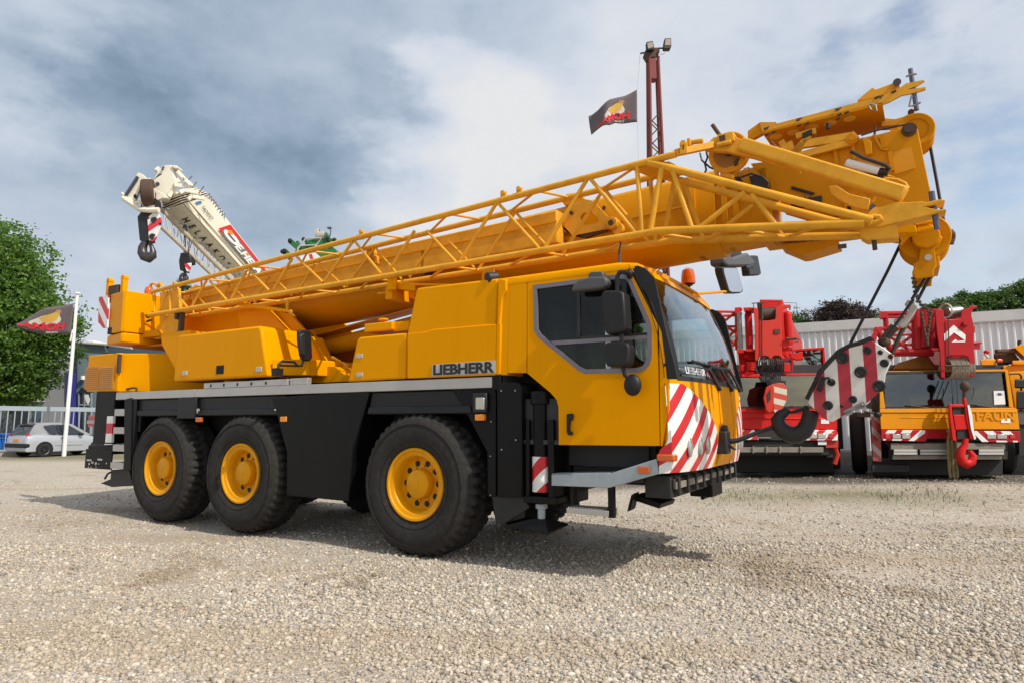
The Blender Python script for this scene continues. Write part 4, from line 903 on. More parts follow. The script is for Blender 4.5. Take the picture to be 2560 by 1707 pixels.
SL = 0.0493; 
def zbot(X): return 2.665+SL*(X+3.2)
def boomsec(X, hw=.375, h=.765, zo=0.0, n=10):
    z0 = zbot(X)+zo; pts = []
    R = hw*.98
    pts += [(-hw, z0+h-.05),(-hw, z0+R*.72)]
    for k in range(1, n):
        a = math.pi*(1-k/n); pts.append((hw*math.cos(a), z0+R*.72-R*.72*math.sin(a)))
    pts += [(hw, z0+R*.72),(hw, z0+h-.05),(hw-.05, z0+h),(-hw+.05, z0+h)]
    return [Vector((X, y, z)) for y, z in pts]
def boom():
    q = MB(); q.loft([boomsec(X) for X in (-5.25,-3,-1,1,2.62,2.84)], True, True); bm_ = part(q, 'telescopic_boom', M['boom'], smooth=50)
    q = MB(); q.box(-5.2,2.6,-.379,.379,3.05,3.056)
    q = MB()
    for s in (-1, 1): q.bar((-5.2,s*.378,zbot(-5.2)+.46),(2.6,s*.378,zbot(2.6)+.46),.012,.012)
    part(q, 'boom_weld_seam', M['jib'], bm_)
    q = MB(); q.loft([boomsec(2.60,.40,.80,.0),boomsec(2.66,.40,.80,.0)], True, True); part(q, 'boom_collar', M['boom'], bm_, smooth=50)
    q = MB(); q.loft([boomsec(2.6,.335,.69,.03),boomsec(3.3,.335,.69,.03)], True, True); part(q, 'inner_boom', M['boom'], bm_, smooth=50)
    for k, X in enumerate((2.90,3.0,3.10,3.20)):
        q = MB(); q.loft([boomsec(X,.37-.012*k,.72-.02*k,.03+.01*k),boomsec(X+.05,.37-.012*k,.72-.02*k,.03+.01*k)], True, True); each(q, 'section_collar', M['boom'], bm_, smooth=50)
    # head: side plates, head web, top and bottom sheaves
    for s in (-1, 1):
        y = .30*s
        l = [Q('a',a,b_,-.30) for a, b_ in ((420,900),(860,850),(1170,760),(1330,690),(1560,640),(1870,560),(1905,600),(2005,1090),(2080,1380),(1900,1420),(1500,1420),(1180,1330),(640,1180))]
        q = MB(); q.poly([(p.x, y, p.z) for p in l], (0,.035*s,0)); hp = part(q, 'boom_head_plate', M['boom'], bm_, bevel=.006)
    q = MB(); q.box(3.2,4.45,-.3,.3,3.03,3.10); q.box(3.25,3.33,-.3,.3,3.1,3.7); q.box(4.3,4.34,-.3,.3,3.0,3.8)
    part(q, 'boom_head_web', M['boom'], bm_)
    # stiffening frames, plates and hoses seen on the near head plate
    q = MB()
    for x0, y0, x1, y1 in ((1170,775,1190,955),(1325,720,1345,860),(1575,650,1610,760),(1655,790,1680,960),(610,1040,625,1150),(1260,1200,1280,1390),(1320,1260,1330,1400)):
        q.bar(Q('a',x0,y0,-.33),Q('a',x1,y1,-.33),.03,.06,up=(0,1,0))
    q.bar(Q('a',1510,640,-.34),Q('a',1590,770,-.34),.02,.04,up=(0,1,0)); q.bar(Q('a',1590,765,-.34),Q('a',1640,770,-.34),.02,.04,up=(0,1,0))
    each(q, 'head_stiffener', M['boom'], bm_)
    q = MB(); q.poly([Q('a',a,b_,-.36) for a, b_ in ((780,1090),(985,1150),(960,1165),(775,1112))], (0,.03,0)); q.box(3.5,3.75,-.355,-.33,3.22,3.3); q.poly([Q('a',a,b_,-.36) for a, b_ in ((1275,1275),(1310,1265),(1315,1350),(1290,1352))], (0,.03,0)); each(q, 'head_slot', M['dark'], bm_)
    q = MB(); c = Q('a',1828,595,-.33); q.tube((c.x,-.36,c.z),(c.x,-.30,c.z),.056,24); q.tube((c.x,-.375,c.z),(c.x,-.35,c.z),.035,20); part(q, 'sheave_pin', M['rust'], bm_)
    c = Q('a',1878,688,.12)
    for y in (.12, .0, -.12):
        q = MB(); q.lathe([(.138,-.03),(.145,-.027),(.130,-.006),(.130,.006),(.145,.027),(.138,.03),(.10,.02),(.10,-.02)], (c.x,y,c.z), (0,1,0), 48, closed=True); q.tube((c.x,y-.008,c.z),(c.x,y+.008,c.z),.12,40); part(q, 'head_sheave', M['boom'], bm_)
    # pale label patch on the head plate
    q = MB(); q.poly([Q('a',a,b_,-.337) for a, b_ in ((1670,790),(1850,745),(1890,930),(1700,985))], (0,-.003,0)); part(q, 'worn_paint_patch', M['worn'], bm_)
    # belly plate under the head
    q = MB(); q.poly([Q('s5',a,b_,-.1) for a, b_ in ((960,1270),(965,1283),(1110,1342),(1150,1338),(1375,1268),(1350,1230))], (0,.3,0)); part(q, 'boom_belly_plate', M['boom'], bm_, bevel=.006)
    # lower sheave block with its hanging plate
    c = Q('t3',1030,610,0.0)
    for y in (-.15,-.05,.05,.15):
        q = MB(); q.lathe([(.180,-.035),(.188,-.03),(.168,-.004),(.168,.004),(.188,.03),(.180,.035),(.10,.02),(.10,-.02)], (c.x,y,c.z), (0,1,0), 44, closed=True); q.tube((c.x,y-.012,c.z),(c.x,y+.012,c.z),.16,36,mi=1); part(q, 'lower_sheave', [M['boom'],M['rust']], bm_)
    q = MB(); l = [Q('t3',a,b_,-.22) for a, b_ in ((880,560),(1000,500),(1160,470),(1260,560),(1200,680),(1160,700),(1185,900),(1150,950),(1150,1030),(930,1068),(880,990),(905,930),(890,880),(960,840),(985,680))]; q.poly(l, (0,.035,0)); q.poly([(p.x,.22,p.z) for p in l], (0,.035,0)); q.box(c.x-.07,c.x+.09,-.18,.22,c.z-.27,c.z-.16)
    cq = Q('t3',1050,560,-.2); q.tube((cq.x,-.26,cq.z),(cq.x,.26,cq.z),.10,28); part(q, 'sheave_cheek', M['boom'], bm_, bevel=.008)
    q = MB(); cc = Q('t3',1080,805,-.225); q.tube((cc.x,-.228,cc.z),(cc.x,-.222,cc.z),.026,20); part(q, 'cheek_hole_light', M['label_grey'], bm_)
    q = MB(); q.poly([Q('t3',a,b_,0.0) for a, b_ in ((1220,340),(1300,400),(1330,480),(1330,560),(1280,660),(1190,760),(1180,690),(1250,600),(1270,480),(1210,420))], (0,.03,0)); part(q, 'rope_guard', M['boom'], bm_, bevel=.005)
    q = MB(); q.bar(Q('t3',1240,500,-.1),Q('t3',1380,510,-.1),.06,.05); q.path([Q('t3',1370,510,-.1),Q('t3',1375,560,-.1),Q('t3',1350,640,-.1)],.025,8); q.ell(Q('t3',1355,520,-.12),.035,.035,.035); part(q, 'rope_guard_arm', M['rust'], bm_)
    q = MB(); q.path([Q('t3',640,570,-.25),Q('t3',650,600,-.25),Q('t3',700,605,-.25),Q('t3',740,590,-.25)], .022, 8); part(q, 'guide_loop', M['rust'], bm_)
    q = MB(); q.poly([Q('t3',a,b_,-.45) for a, b_ in ((700,400),(925,402),(945,495),(695,507))], (0,.14,0)); q.poly([Q('t3',a,b_,-.45) for a, b_ in ((715,380),(930,340),(960,400),(720,402))], (0,.14,0))
    q.poly([Q('t3',a,b_,-.42) for a, b_ in ((940,375),(1140,340),(1150,372),(950,408))], (0,.05,0)); q.poly([Q('t3',a,b_,-.42) for a, b_ in ((940,440),(1145,410),(1150,450),(945,490))], (0,.05,0)); part(q, 'pin_bracket', M['paint'], bm_, bevel=.006)
    # ropes
    q = MB(); q.path([Q('s5',1997,600,.12),Q('s5',2040,830,.12),Q('s5',2088,1105,.0)], .013, 6); q.path([Q('s5',1800,1250,0),Q('s6',1330,0,0),Q('s6',1045,552,0)], .014, 6)
    q.path([Q('t3',1040,1060,-.05),Q('t3',880,1320,-.05),Q('s6',1520,200,-.05),Q('s6',1330,470,-.05)], .014, 6); q.path([Q('t3',1100,1045,.05),Q('t3',950,1330,.05)], .014, 6); hr = part(q, 'hoist_rope', M['rope'], bm_)
    # big hinge clasp on the boom side
    l = [Q('c',a,b_,-.47) for a, b_ in ((1360,720),(1420,560),(1480,480),(1640,445),(1690,455),(1740,490),(1880,640),(1960,640),(2000,700),(1960,770),(1870,775),(1480,850),(1440,800))]
    h = [Q('c',a,b_,-.47) for a, b_ in ((1565,650),(1600,600),(1690,580),(1770,650),(1780,690),(1740,715),(1630,730),(1580,700))]
    q = MB(); q.holed(l, [h], (0,.05,0)); cl = part(q, 'jib_clasp_plate', M['jib'], bm_, smooth=0)
    q = MB(); c = Q('c',1915,705,-.5); q.tube((c.x,-.50,c.z),(c.x,-.38,c.z),.062,28); q.tube((c.x+.04,-.44,c.z-.05),(c.x+.04,-.38,c.z-.05),.062,24); part(q, 'clasp_roller', M['jib'], cl, bevel=.006)
    q = MB(); q.tube((c.x,-.512,c.z),(c.x,-.49,c.z),.028,18); cc = Q('c',1835,535,-.385); q.tube((cc.x,-.388,cc.z),(cc.x,-.372,cc.z),.018,16); cc = Q('c',1465,590,-.5); q.tube((cc.x,-.50,cc.z),(cc.x,-.45,cc.z),.02,14); each(q, 'clasp_pin', M['rust'], cl)
    q = MB(); q.path([Q('c',a,b_,-.5) for a, b_ in ((1345,690),(1260,690),(1215,730),(1195,775))], [.03,.03,.028,.02], 8); part(q, 'clasp_hook', M['rust'], cl)
    q = MB(); q.poly([Q('c',a,b_,-.40) for a, b_ in ((1340,440),(1420,380),(1500,365),(1560,390),(1640,450),(1400,520))], (0,.3,0)); part(q, 'clasp_crown', M['boom'], cl, bevel=.01)
    q = MB(); q.poly([Q('c',a,b_,-.46) for a, b_ in ((1340,740),(1480,845),(1620,870),(1860,790),(1870,775),(1480,850))], (0,.06,0)); part(q, 'clasp_foot', M['rust'], cl)
boom()

def jib():
    YN, YF = -1.06, -.70
    tp = MB(); tl = [('e',130,393),('e',520,290),('e',1230,135),('d',400,262),('d',1050,88),('c',0,635),('c',640,460),('c',1660,195),('b',60,455),('b',430,345),('b',640,312),('b',840,243)]
    top = [Q(v,x,y,YN) for v, x, y in tl]
    # straight chords by least squares
    A = np.array([[p.x,1] for p in top[:10]]); k, m = np.linalg.lstsq(A, np.array([p.z for p in top[:10]]), rcond=None)[0]
    bl = [Q(v,x,y,YN) for v, x, y in (('e',110,700),('e',620,590),('e',1440,400),('d',700,580),('d',1350,490),('c',200,1165),('c',1130,1030),('b',0,1240),('b',580,1150))]
    A = np.array([[p.x,1] for p in bl]); kb, mb = np.linalg.lstsq(A, np.array([p.z for p in bl]), rcond=None)[0]
    T = lambda x: k*x+m; B = lambda x: kb*x+mb
    xl = Q('e',140,395,YN).x; xe = Q('b',850,243,YN).x; xk = Q('b',580,1150,YN).x
    apex = Q('b',690,345,YN); endp = Q('t3',300,365,YN)
    print('jib', k, m, kb, mb, xl, xe, xk, apex, endp)
    q = MB()
    for y in (YN, YF):
        q.tube((xl,y,T(xl)),(xe if y == YN else xe-.25,y,T(xe if y == YN else xe-.25)),.031,12)
    fr = part(q, 'lattice_jib', M['jib'])
    q = MB()
    for y in (YN, YF): q.path([(xl-.06,y,B(xl-.06)),(xk-.05,y,B(xk-.05)),(xk+.05,y,B(xk)+.004),(endp.x,y,endp.z-.01)],.033,12)
    part(q, 'bottom_chord', M['jib'], fr)
    q = MB()
    for y in (YN, YF): q.tube((apex.x-.12,y,T(apex.x-.12)-.01),(endp.x+.05,y,endp.z),.033,12)
    part(q, 'raked_chord', M['jib'], fr)
    # braces: measured on the near face, the same on the far face
    seg = [('e',165,400,165,665,.017),('e',310,390,190,660,.017),('e',335,380,340,635,.022),('e',365,370,545,595,.022),('e',745,278,575,580,.026),('e',785,285,972,495,.022),('e',1195,165,1025,475,.026),('e',1225,158,1445,388,.022),
           ('e',1705,30,1500,370,.026),('d',405,275,705,565,.022),('d',1040,108,720,555,.026),('d',1062,108,1355,470,.022),('d',1732,-10,1440,440,.026),('d',1868,-10,2200,345,.022),('c',632,490,215,1150,.026),('c',650,485,1130,1015,.024),
           ('c',1645,225,1160,1005,.028),('c',1685,215,2215,845,.026),('b',412,385,478,1145,.030),('b',700,370,558,1135,.036),('b',800,395,1035,1105,.032),('b',1622,675,1085,1100,.030),('b',1698,700,1975,1045,.030)]
    for v, x0, y0, x1, y1, r in seg:
        a = Q(v,x0,y0,YN); c = Q(v,x1,y1,YN)
        for y, rr in ((YN, r*.70), (YF, r*.62)):
            q = MB(); q.tube((a.x,y,a.z),(c.x,y,c.z),rr,10); part(q, 'brace', M['jib'], fr)
    # cross braces between the two faces, top and bottom, zigzag
    xs = [xl+.12+i*(xk-xl-.2)/14 for i in range(15)]
    for f, zf in ((T,.0),(B,.0)):
        for i in range(14):
            y0, y1 = (YN, YF) if i % 2 == 0 else (YF, YN)
            q = MB(); q.tube((xs[i],y0,f(xs[i])),(xs[i+1] if i % 2 else xs[i]+.18,y1,f(xs[i+1] if i % 2 else xs[i]+.18)),.013,8); part(q, 'cross_brace', M['jib'], fr)
    xs = [xk, xk+.35, xk+.7, xk+1.05, xk+1.35]; zz = lambda x: B(xk)+(endp.z-.01-B(xk))*(x-xk)/(endp.x-xk)
    for i in range(4):
        y0, y1 = (YN, YF) if i % 2 == 0 else (YF, YN)
        q = MB(); q.tube((xs[i],y0,zz(xs[i])),(xs[i+1],y1,zz(xs[i+1])),.015,8); part(q, 'cross_brace', M['jib'], fr)
    # gusset between the top chords with slots, lugs on the chord
    q = MB(); q.poly([(apex.x-.30,YN+.02,T(apex.x-.3)-.02),(apex.x+.06,YN+.02,T(apex.x+.06)-.06),(apex.x+.14,YF,T(apex.x+.1)-.06),(apex.x-.15,YF,T(apex.x-.15)-.05)], (0,0,.02)); part(q, 'apex_gusset', M['jib'], fr)
    q = MB()
    for v, x, y in (('e',395,325),('d',1140,20),('c',712,395),('c',890,350),('b',935,160)):
        c = Q(v,x,y,YN); q.obox(c+Vector((0,0,-.02)),(.03,0,0),(0,.012,0),(0,0,.05)); q.tube(c+Vector((0,-.03,.02)),c+Vector((0,.03,.02)),.022,10)
    each(q, 'chord_lug', M['jib'], fr)
    q = MB(); q.path([(xl-.12,YN,B(xl)-.0),(xl-.06,YN,B(xl))], [.022,.034], 10); c = Q('e',100,705,YN); q.obox(c+Vector((0,0,.03)),(.05,0,.01),(0,.02,0),(0,0,.009)); q.obox(c+Vector((0,0,-.03)),(.05,0,.01),(0,.02,0),(0,0,.009)); part(q, 'jib_tip_lug', M['rust'], fr)
    # tip end plate
    q = MB(); q.poly([Q('t5',a,b_,-.92) for a, b_ in ((920,330),(1135,280),(1150,560),(1140,800),(885,868),(860,860),(810,850),(830,790),(915,690))], (0,.04,0)); ep = part(q, 'jib_tip_plate', M['jib'], fr, bevel=.006)
    q = MB(); q.bar(Q('t5',1180,560,-1.0),Q('t5',1160,805,-1.0),.06,.06,up=(0,1,0)); q.bar(Q('t5',1130,560,-1.02),Q('t5',1130,640,-1.02),.05,.08,up=(0,1,0)); each(q, 'jib_tip_stay', M['rust'], fr)
    # folded second section: box beam between the lattice and the boom
    zt = lambda x: Q('e',540,405,-.56).z + (Q('c',1330,565,-.56).z-Q('e',540,405,-.56).z)*(x-Q('e',540,405,-.56).x)/(Q('c',1330,565,-.56).x-Q('e',540,405,-.56).x)
    xa, xb = Q('e',540,405,-.56).x, Q('c',1330,565,-.56).x
    q = MB(); h = .36
    q.add([(x,y,zt(x)+dz) for x in (xa,xb) for y, dz in ((-.60,-h),(-.60,0),(-.42,0),(-.42,-h))], [(0,1,2,3),(4,7,6,5),(0,4,5,1),(1,5,6,2),(2,6,7,3),(3,7,4,0)]); bb = part(q, 'jib_box_section', M['jib'], fr, bevel=.02)
    q = MB(); q.bar((xa,-.605,zt(xa)-.15),(xb,-.605,zt(xb)-.13),.012,.012); part(q, 'box_section_seam', M['paint'], fr)
    q = MB(); q.path([Q('d',1260,180,-.63),Q('d',1290,240,-.63),Q('d',1230,250,-.63),Q('d',1310,290,-.63),Q('d',1310,360,-.63)], .03, 8); c = Q('d',1250,235,-.64); q.obox(c,(.06,0,0),(0,.03,0),(0,0,.06)); part(q, 'box_section_latch', M['jib'], fr)
    q = MB(); c = Q('d',1790,340,-.50); q.tube((c.x-.05,-.56,c.z),(c.x-.05,-.45,c.z),.12,20); q.box(c.x+.1,c.x+.14,-.60,-.42,c.z-.2,c.z+.1); part(q, 'pivot_bracket', M['rust'], fr)
    # brackets that carry the jib
    for v, l, nm in (('e',((1075,515),(1105,500),(1140,520),(1640,595),(1640,630),(1100,560),(1080,545)),'jib_rest'),):
        q = MB(); q.poly([Q(v,a,b_,-1.0) for a, b_ in l], (0,.10,0)); part(q, nm, M['paint'], bevel=.008)
    q = MB(); q.path([Q('e',1665,490,-1.0),Q('e',1650,540,-1.0),Q('e',1650,610,-1.0),Q('e',1735,675,-1.0)], [.02,.02,.018,.012], 8); q.path([Q('d',1320,690,-.95),Q('d',1420,680,-.95)],.01,6); part(q, 'latch_lever', M['jib'])
    q = MB(); c = Q('d',1480,590,-1.0); q.tube(c+Vector((0,0,-.07)), c+Vector((0,0,.09)), .055, 20); q.poly([Q('d',a,b_,-.95) for a, b_ in ((1500,560),(1740,575),(2120,580),(2110,600),(1730,600),(1730,660),(1520,640))], (0,.15,0)); q.poly([Q('d',a,b_,-.7) for a, b_ in ((1560,650),(1700,660),(1740,640),(1745,760),(1690,750),(1640,690),(1600,720),(1530,690))], (0,.05,0)); q.box(c.x-.1,c.x,-1.0,-.6,c.z-.16,c.z-.02); part(q, 'jib_pivot_arm', M['paint'], bevel=.006)
    q = MB(); q.box(.45,.60,-.75,-.65,2.5,2.95); part(q, 'jib_prop', M['boom'])
    # upper end: sheave, bracket, heavy beam to the lower fork
    c = Q('b',1450,240,-.66); q = MB(); q.lathe([(.175,-.035),(.183,-.03),(.16,-.006),(.16,.006),(.183,.03),(.175,.035),(.13,.025),(.13,-.025)], (c.x,-.66,c.z), (.15,1,.1), 48, closed=True); q.tube((c.x,-.67,c.z),(c.x,-.65,c.z),.14,36,mi=1); part(q, 'jib_sheave', [M['worn'],M['rusty_yellow']], fr)
    q = MB(); q.tube((c.x,-.74,c.z),(c.x,-.58,c.z),.035,16); part(q, 'jib_sheave_pin', M['rust'], fr)
    q = MB(); yb = -.80
    q.bar(Q('b',840,240,YN),Q('b',1270,150,yb),.05,.06); q.poly([Q('b',a,b_,yb) for a, b_ in ((1180,150),(1270,60),(1500,10),(1530,60),(1740,150),(2240,340),(2240,450),(1720,290),(1430,225),(1170,205))], (0,.06,0))
    q.poly([Q('b',a,b_,yb-.03) for a, b_ in ((1310,30),(1490,-5),(1505,95),(1330,135))], (0,.05,0)); q.tube(Q('b',1020,120,-.9),Q('b',1155,100,-.9),.022,16); q.box(Q('b',1015,130,-.9).x-.02,Q('b',1015,130,-.9).x+.01,-.95,-.85,Q('b',1015,175,-.9).z,Q('b',1015,90,-.9).z); q.tube(Q('b',1310,150,yb-.03),Q('b',1470,115,yb-.03),.018,12); jb = part(q, 'jib_head_bracket', M['jib'], fr, bevel=.006)
    q = MB(); q.poly([Q('b',a,b_,yb-.032) for a, b_ in ((1330,50),(1400,35),(1405,95),(1340,110))], (0,-.003,0)); q.tube(Q('b',935,125,YN)+Vector((0,0,.02)),Q('b',938,205,YN),.014,12); q.tube(Q('a',75,545,-.74),Q('a',170,680,-.74),.018,12); each(q, 'head_bracket_pin', M['rust'], fr)
    q = MB(); p0 = Q('a',330,720,-.80); p1 = Q('a',1790,1170,-.95); d = (p1-p0).normalized(); up = Vector((-d.z,0,d.x)); q.bar(p0, p1, .10, .115, up=up); hb = part(q, 'jib_leg_beam', M['jib'], fr, bevel=.018)
    for nm, m_, r_, l in (('hydraulic_hose','rubber',.010,(('b',1190,215),('b',1205,290),('b',1175,360),('b',1190,430),('b',1150,500))),('hydraulic_hose','rubber',.009,(('b',1120,240),('b',1140,320),('b',1230,400),('b',1330,440))),
        ('hydraulic_hose','rubber',.010,(('a',330,1010),('a',420,980),('a',520,1010),('a',570,1060),('a',560,1120))),('control_cable','rubber',.006,(('a',600,690),('a',660,760),('a',700,860),('a',820,900))),('control_cable','rubber',.006,(('a',900,1160),('a',910,1200),('a',940,1205),('a',950,1165))),
        ('hydraulic_hose','jib',.009,(('a',1430,1180),('a',1450,1230),('a',1500,1230),('a',1530,1190))),('control_cable','rope',.007,(('a',1400,640),('a',1520,600),('a',1700,560),('a',1790,545)))):
        q = MB(); q.path([Q(v,x,y,-.5 if v == 'a' else -.62) for v, x, y in l], r_, 6); part(q, nm, M[m_], fr)
    for nm, m_, l, y_ in (('added_dark_block','dark',((400,1000),(520,985),(570,1060),(540,1130),(430,1110)),-.46),('added_dark_block','dark',((270,1010),(320,1000),(340,1060),(290,1070)),-.5),('lock_block','jib',((80,925),(120,940),(135,1100),(118,1105)),-.66),('lock_block','jib',((160,960),(260,985),(255,1020),(150,1000)),-.66),('sheave_spoke','rust',((270,860),(300,840),(300,900),(265,910)),-.70),('fork_gap','dark',((1270,1270),(1305,1262),(1318,1350),(1285,1350)),-.42),('guide_plate','boom',((1410,650),(1490,690),(1500,800),(1440,810)),-.40),('rust_patch','rust',((1480,1255),(1520,1245),(1530,1340),(1475,1345)),-.62)):  # dark blocks added to suggest shaded clutter under the jib head
        q = MB(); q.poly([Q('a',x,y,y_) for x, y in l], (0,.05,0)); part(q, nm, M[m_], fr, bevel=.004)
    # lower fork with pins
    q = MB(); yk = -.98
    q.poly([Q('t3',a,b_,yk) for a, b_ in ((330,330),(345,250),(420,190),(520,180),(700,120),(830,130),(1000,118),(1060,130),(1200,95),(1280,95),(1290,110),(1200,135),(1190,150),(1040,185),(1180,215),(1300,208),(1305,228),(1200,250),(1180,262),(900,330),(700,375),(480,430),(340,410))], (0,.16,0))
    q.poly([Q('t3',a,b_,yk+.02) for a, b_ in ((240,430),(330,400),(500,400),(700,370),(720,560),(480,578),(330,590),(250,545))], (0,.16,0)); fk = part(q, 'jib_fork', M['jib'], fr, bevel=.01)
    for v, x0, y0, x1, y1, r in (('t3',405,170,385,280,.018),('t3',425,420,440,520,.02),('t3',1120,0,1190,460,.02)):
        q = MB(); q.tube(Q(v,x0,y0,yk+.05),Q(v,x1,y1,yk+.05),r,14); each(q, 'fork_pin', M['pin'], fr)
    q = MB(); q.tube(Q('t3',412,560,yk+.06),Q('t3',430,712,yk+.06),.017,14); q.box(Q('t3',25,665,yk).x-.03,Q('t3',25,665,yk).x+.03,yk,yk+.02,Q('t3',25,690,yk).z,Q('t3',25,640,yk).z); each(q, 'locking_pin', M['rust'], fr)
    q = MB(); q.tube(Q('t3',430,370,yk-.0),Q('t3',500,310,yk-.0),.02,8); q.path([Q('t3',320,325,yk-.01),Q('t3',420,300,yk-.01),Q('t3',490,310,yk-.01),Q('t3',505,335,yk-.01),Q('t3',430,370,yk-.01),Q('t3',325,395,yk-.01)],.02,8); part(q, 'fork_eye', M['jib'], fr)
    q = MB(); q.poly([Q('a',a,b_,-.62) for a, b_ in ((1110,1090),(1180,1085),(1300,1160),(1480,1200),(1470,1310),(1340,1280),(1210,1215),(1130,1160))], (0,.05,0)); part(q, 'fork_link', M['jib'], fr, bevel=.006)
    # hydraulic spare cylinder box with lever
    q = MB(); q.tube(Q('a',1265,885,-.55),Q('a',1560,960,-.55),.036,24); gc = part(q, 'hand_pump', M['white'], bevel=.008)
    q = MB(); q.tube(Q('a',1540,955,-.55),Q('a',1640,970,-.55),.03,14); q.path([Q('a',1310,780,-.58),Q('a',1420,840,-.58),Q('a',1620,905,-.58),Q('a',1660,940,-.58)],.015,8); q.path([Q('a',1235,925,-.56),Q('a',1290,955,-.56),Q('a',1600,1010,-.56)],.009,6); part(q, 'pump_lever', M['rubber'], gc)
    q = MB(); q.poly([Q('a',a,b_,-.5) for a, b_ in ((1250,920),(1580,1020),(1560,1060),(1470,1040),(1230,970))], (0,.1,0)); part(q, 'pump_bracket', M['paint'], gc)
    q = MB(); q.path([Q('a',1560,1045,-.6),Q('a',1640,1025,-.6),Q('a',1720,1035,-.6),Q('a',1790,1065,-.6),Q('a',1820,1115,-.6)], .014, 8); q.path([Q('a',1640,1000,-.58),Q('a',1690,1010,-.58),Q('a',1650,1060,-.58)], .01, 6); part(q, 'pump_hose', M['jib'], gc)
    # offset plate over the boom head with the angle marks
    yo = -.42; z = lambda p: p
    pw = [Q('a',a,b_,yo) for a, b_ in ((495,520),(600,525),(660,530),(1490,312),(1640,265),(1760,205),(1800,175),(1955,145),(1965,155),(1900,195),(1810,230),(1975,208),(1975,228),(1860,262),(1760,280),(1650,340),(1590,362),(1480,370),(520,622))]
    q = MB(); q.poly(pw, (0,.025,0)); op = part(q, 'offset_plate', M['jib'], fr)
    a0 = Q('a',520,620,yo); a1 = Q('a',1590,362,yo); q = MB(); q.poly([a0, a1, a1+Vector((.02,.50,-.02)), a0+Vector((.04,.50,-.02))], (0,0,.02)); q.poly([Q('a',a,b_,yo+.02) for a, b_ in ((390,600),(500,520),(640,520),(540,570),(520,620),(390,690))], (0,.06,0)); part(q, 'offset_bottom_plate', M['boom'], op)
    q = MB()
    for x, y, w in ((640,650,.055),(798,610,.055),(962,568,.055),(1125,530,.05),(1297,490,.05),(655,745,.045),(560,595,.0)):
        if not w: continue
        # brighter yellow discs painted for the sunlit plate seen through the cut-outs
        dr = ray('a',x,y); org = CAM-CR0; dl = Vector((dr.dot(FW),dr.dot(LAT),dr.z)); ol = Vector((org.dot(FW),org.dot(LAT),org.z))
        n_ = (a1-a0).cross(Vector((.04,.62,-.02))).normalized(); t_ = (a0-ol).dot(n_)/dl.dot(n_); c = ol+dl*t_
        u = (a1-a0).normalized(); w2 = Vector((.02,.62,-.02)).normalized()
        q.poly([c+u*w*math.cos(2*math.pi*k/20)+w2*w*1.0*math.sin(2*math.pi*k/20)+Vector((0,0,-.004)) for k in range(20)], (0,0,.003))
    each(q, 'lit_cut_out_disc', M['lit_plate'], op)
    for s, x, y in (('60°',557,575),('40°',845,497),('20°',1195,405),('0°',1580,295)):
        tx = text('angle_mark', s, 1, Matrix.Identity(4), M['text_black'], None, bold=.03); c = Q('a',x,y,yo-.004); fit_text(tx, frame(c, (1,0,.05), (0,0,1)), .05 if len(s) > 2 else .03, .026, op)
    q = MB()
    for x, y in ((845,550),(915,533),(1205,455),(1270,437),(1195,490),(1105,555),(1540,300),(1690,250),(560,635),(620,610)): c = Q('a',x,y,yo-.005); q.obox(c,(.018,0,.004),(0,.004,0),(0,0,.007))
    each(q, 'plate_slot', M['dark'], op)
    q = MB(); q.poly([Q('a',a,b_,-.1) for a, b_ in ((1365,325),(1500,208),(1530,228),(1700,165),(1740,175),(1750,215),(1520,300),(1380,330))], (0,.06,0)); q.tube(Q('a',1718,165,-.12),Q('a',1718,165,.0),.03,20); part(q, 'far_offset_arm', M['jib'], op, bevel=.005)
    q = MB(); q.tube(Q('a',1720,165,-.16),Q('a',1720,165,-.12),.032,20); q.tube(Q('a',1838,48,yo+.02),Q('a',1895,415,yo+.02),.018,14); each(q, 'upper_pin', M['pin'], op)
    q = MB()
    for l in (((1800,118),(1830,100),(1895,92)),((1850,285),(1828,380),(1870,375),(1930,345)),((1470,380),(1490,410),(1540,420),(1530,370),(1480,358),(1470,380))): q.path([Q('a',a,b_,yo-.05) for a, b_ in l], .008, 6)
    each(q, 'spring_clip', M['steel'], op)
    # second, lower fork arm behind the plate and the strut below
    q = MB(); q.poly([Q('a',a,b_,-.1) for a, b_ in ((1570,480),(1700,490),(1780,470),(1860,425),(1890,440),(1880,465),(1800,490),(1890,485),(1895,500),(1850,525),(1780,545),(1580,560))], (0,.10,0)); part(q, 'upper_fork_arm', M['jib'], op, bevel=.006)
    q = MB(); q.tube(Q('a',1845,430,-.12),Q('a',1845,430,0),.025,16); q.tube(Q('a',1835,430,-.05),Q('a',1850,520,-.05),.018,12); q.path([Q('a',1525,560,-.3),Q('a',1515,720,-.3),Q('a',1510,880,-.3)],.010,6); part(q, 'upper_fork_pin', M['rust'], op)
    q = MB()
    for p0, p1, w in (((820,830),(1340,690),.06),((800,800),(880,720),.05),((880,720),(1320,650),.07),((760,700),(800,810),.05),((690,690),(740,790),.05),((940,640),(800,800),.05),((1290,640),(1340,690),.09),((820,650),(1000,600),.05)): q.bar(Q('a',*p0,-.38),Q('a',*p1,-.38),.04,w,up=(0,0,1))
    part(q, 'offset_strut', M['jib'], op)
    q = MB(); c = Q('a',1315,670,-.42); q.tube((c.x,-.42,c.z),(c.x,-.33,c.z),.04,20); q.tube((c.x,-.432,c.z),(c.x,-.42,c.z),.02,14); part(q, 'strut_pivot', M['boom'], op)
    q = MB(); q.obox(Q('a',920,630,-.40),(.04,0,.01),(0,.02,0),(0,0,.022)); q.tube(Q('a',1105,530,-.44),Q('a',1105,580,-.44),.018,12); each(q, 'strut_lock', M['dark'], op)
M['lit_plate'] = mat('sunlit_plate_yellow', (0.80,0.50,0.06), 0.4)
jib()

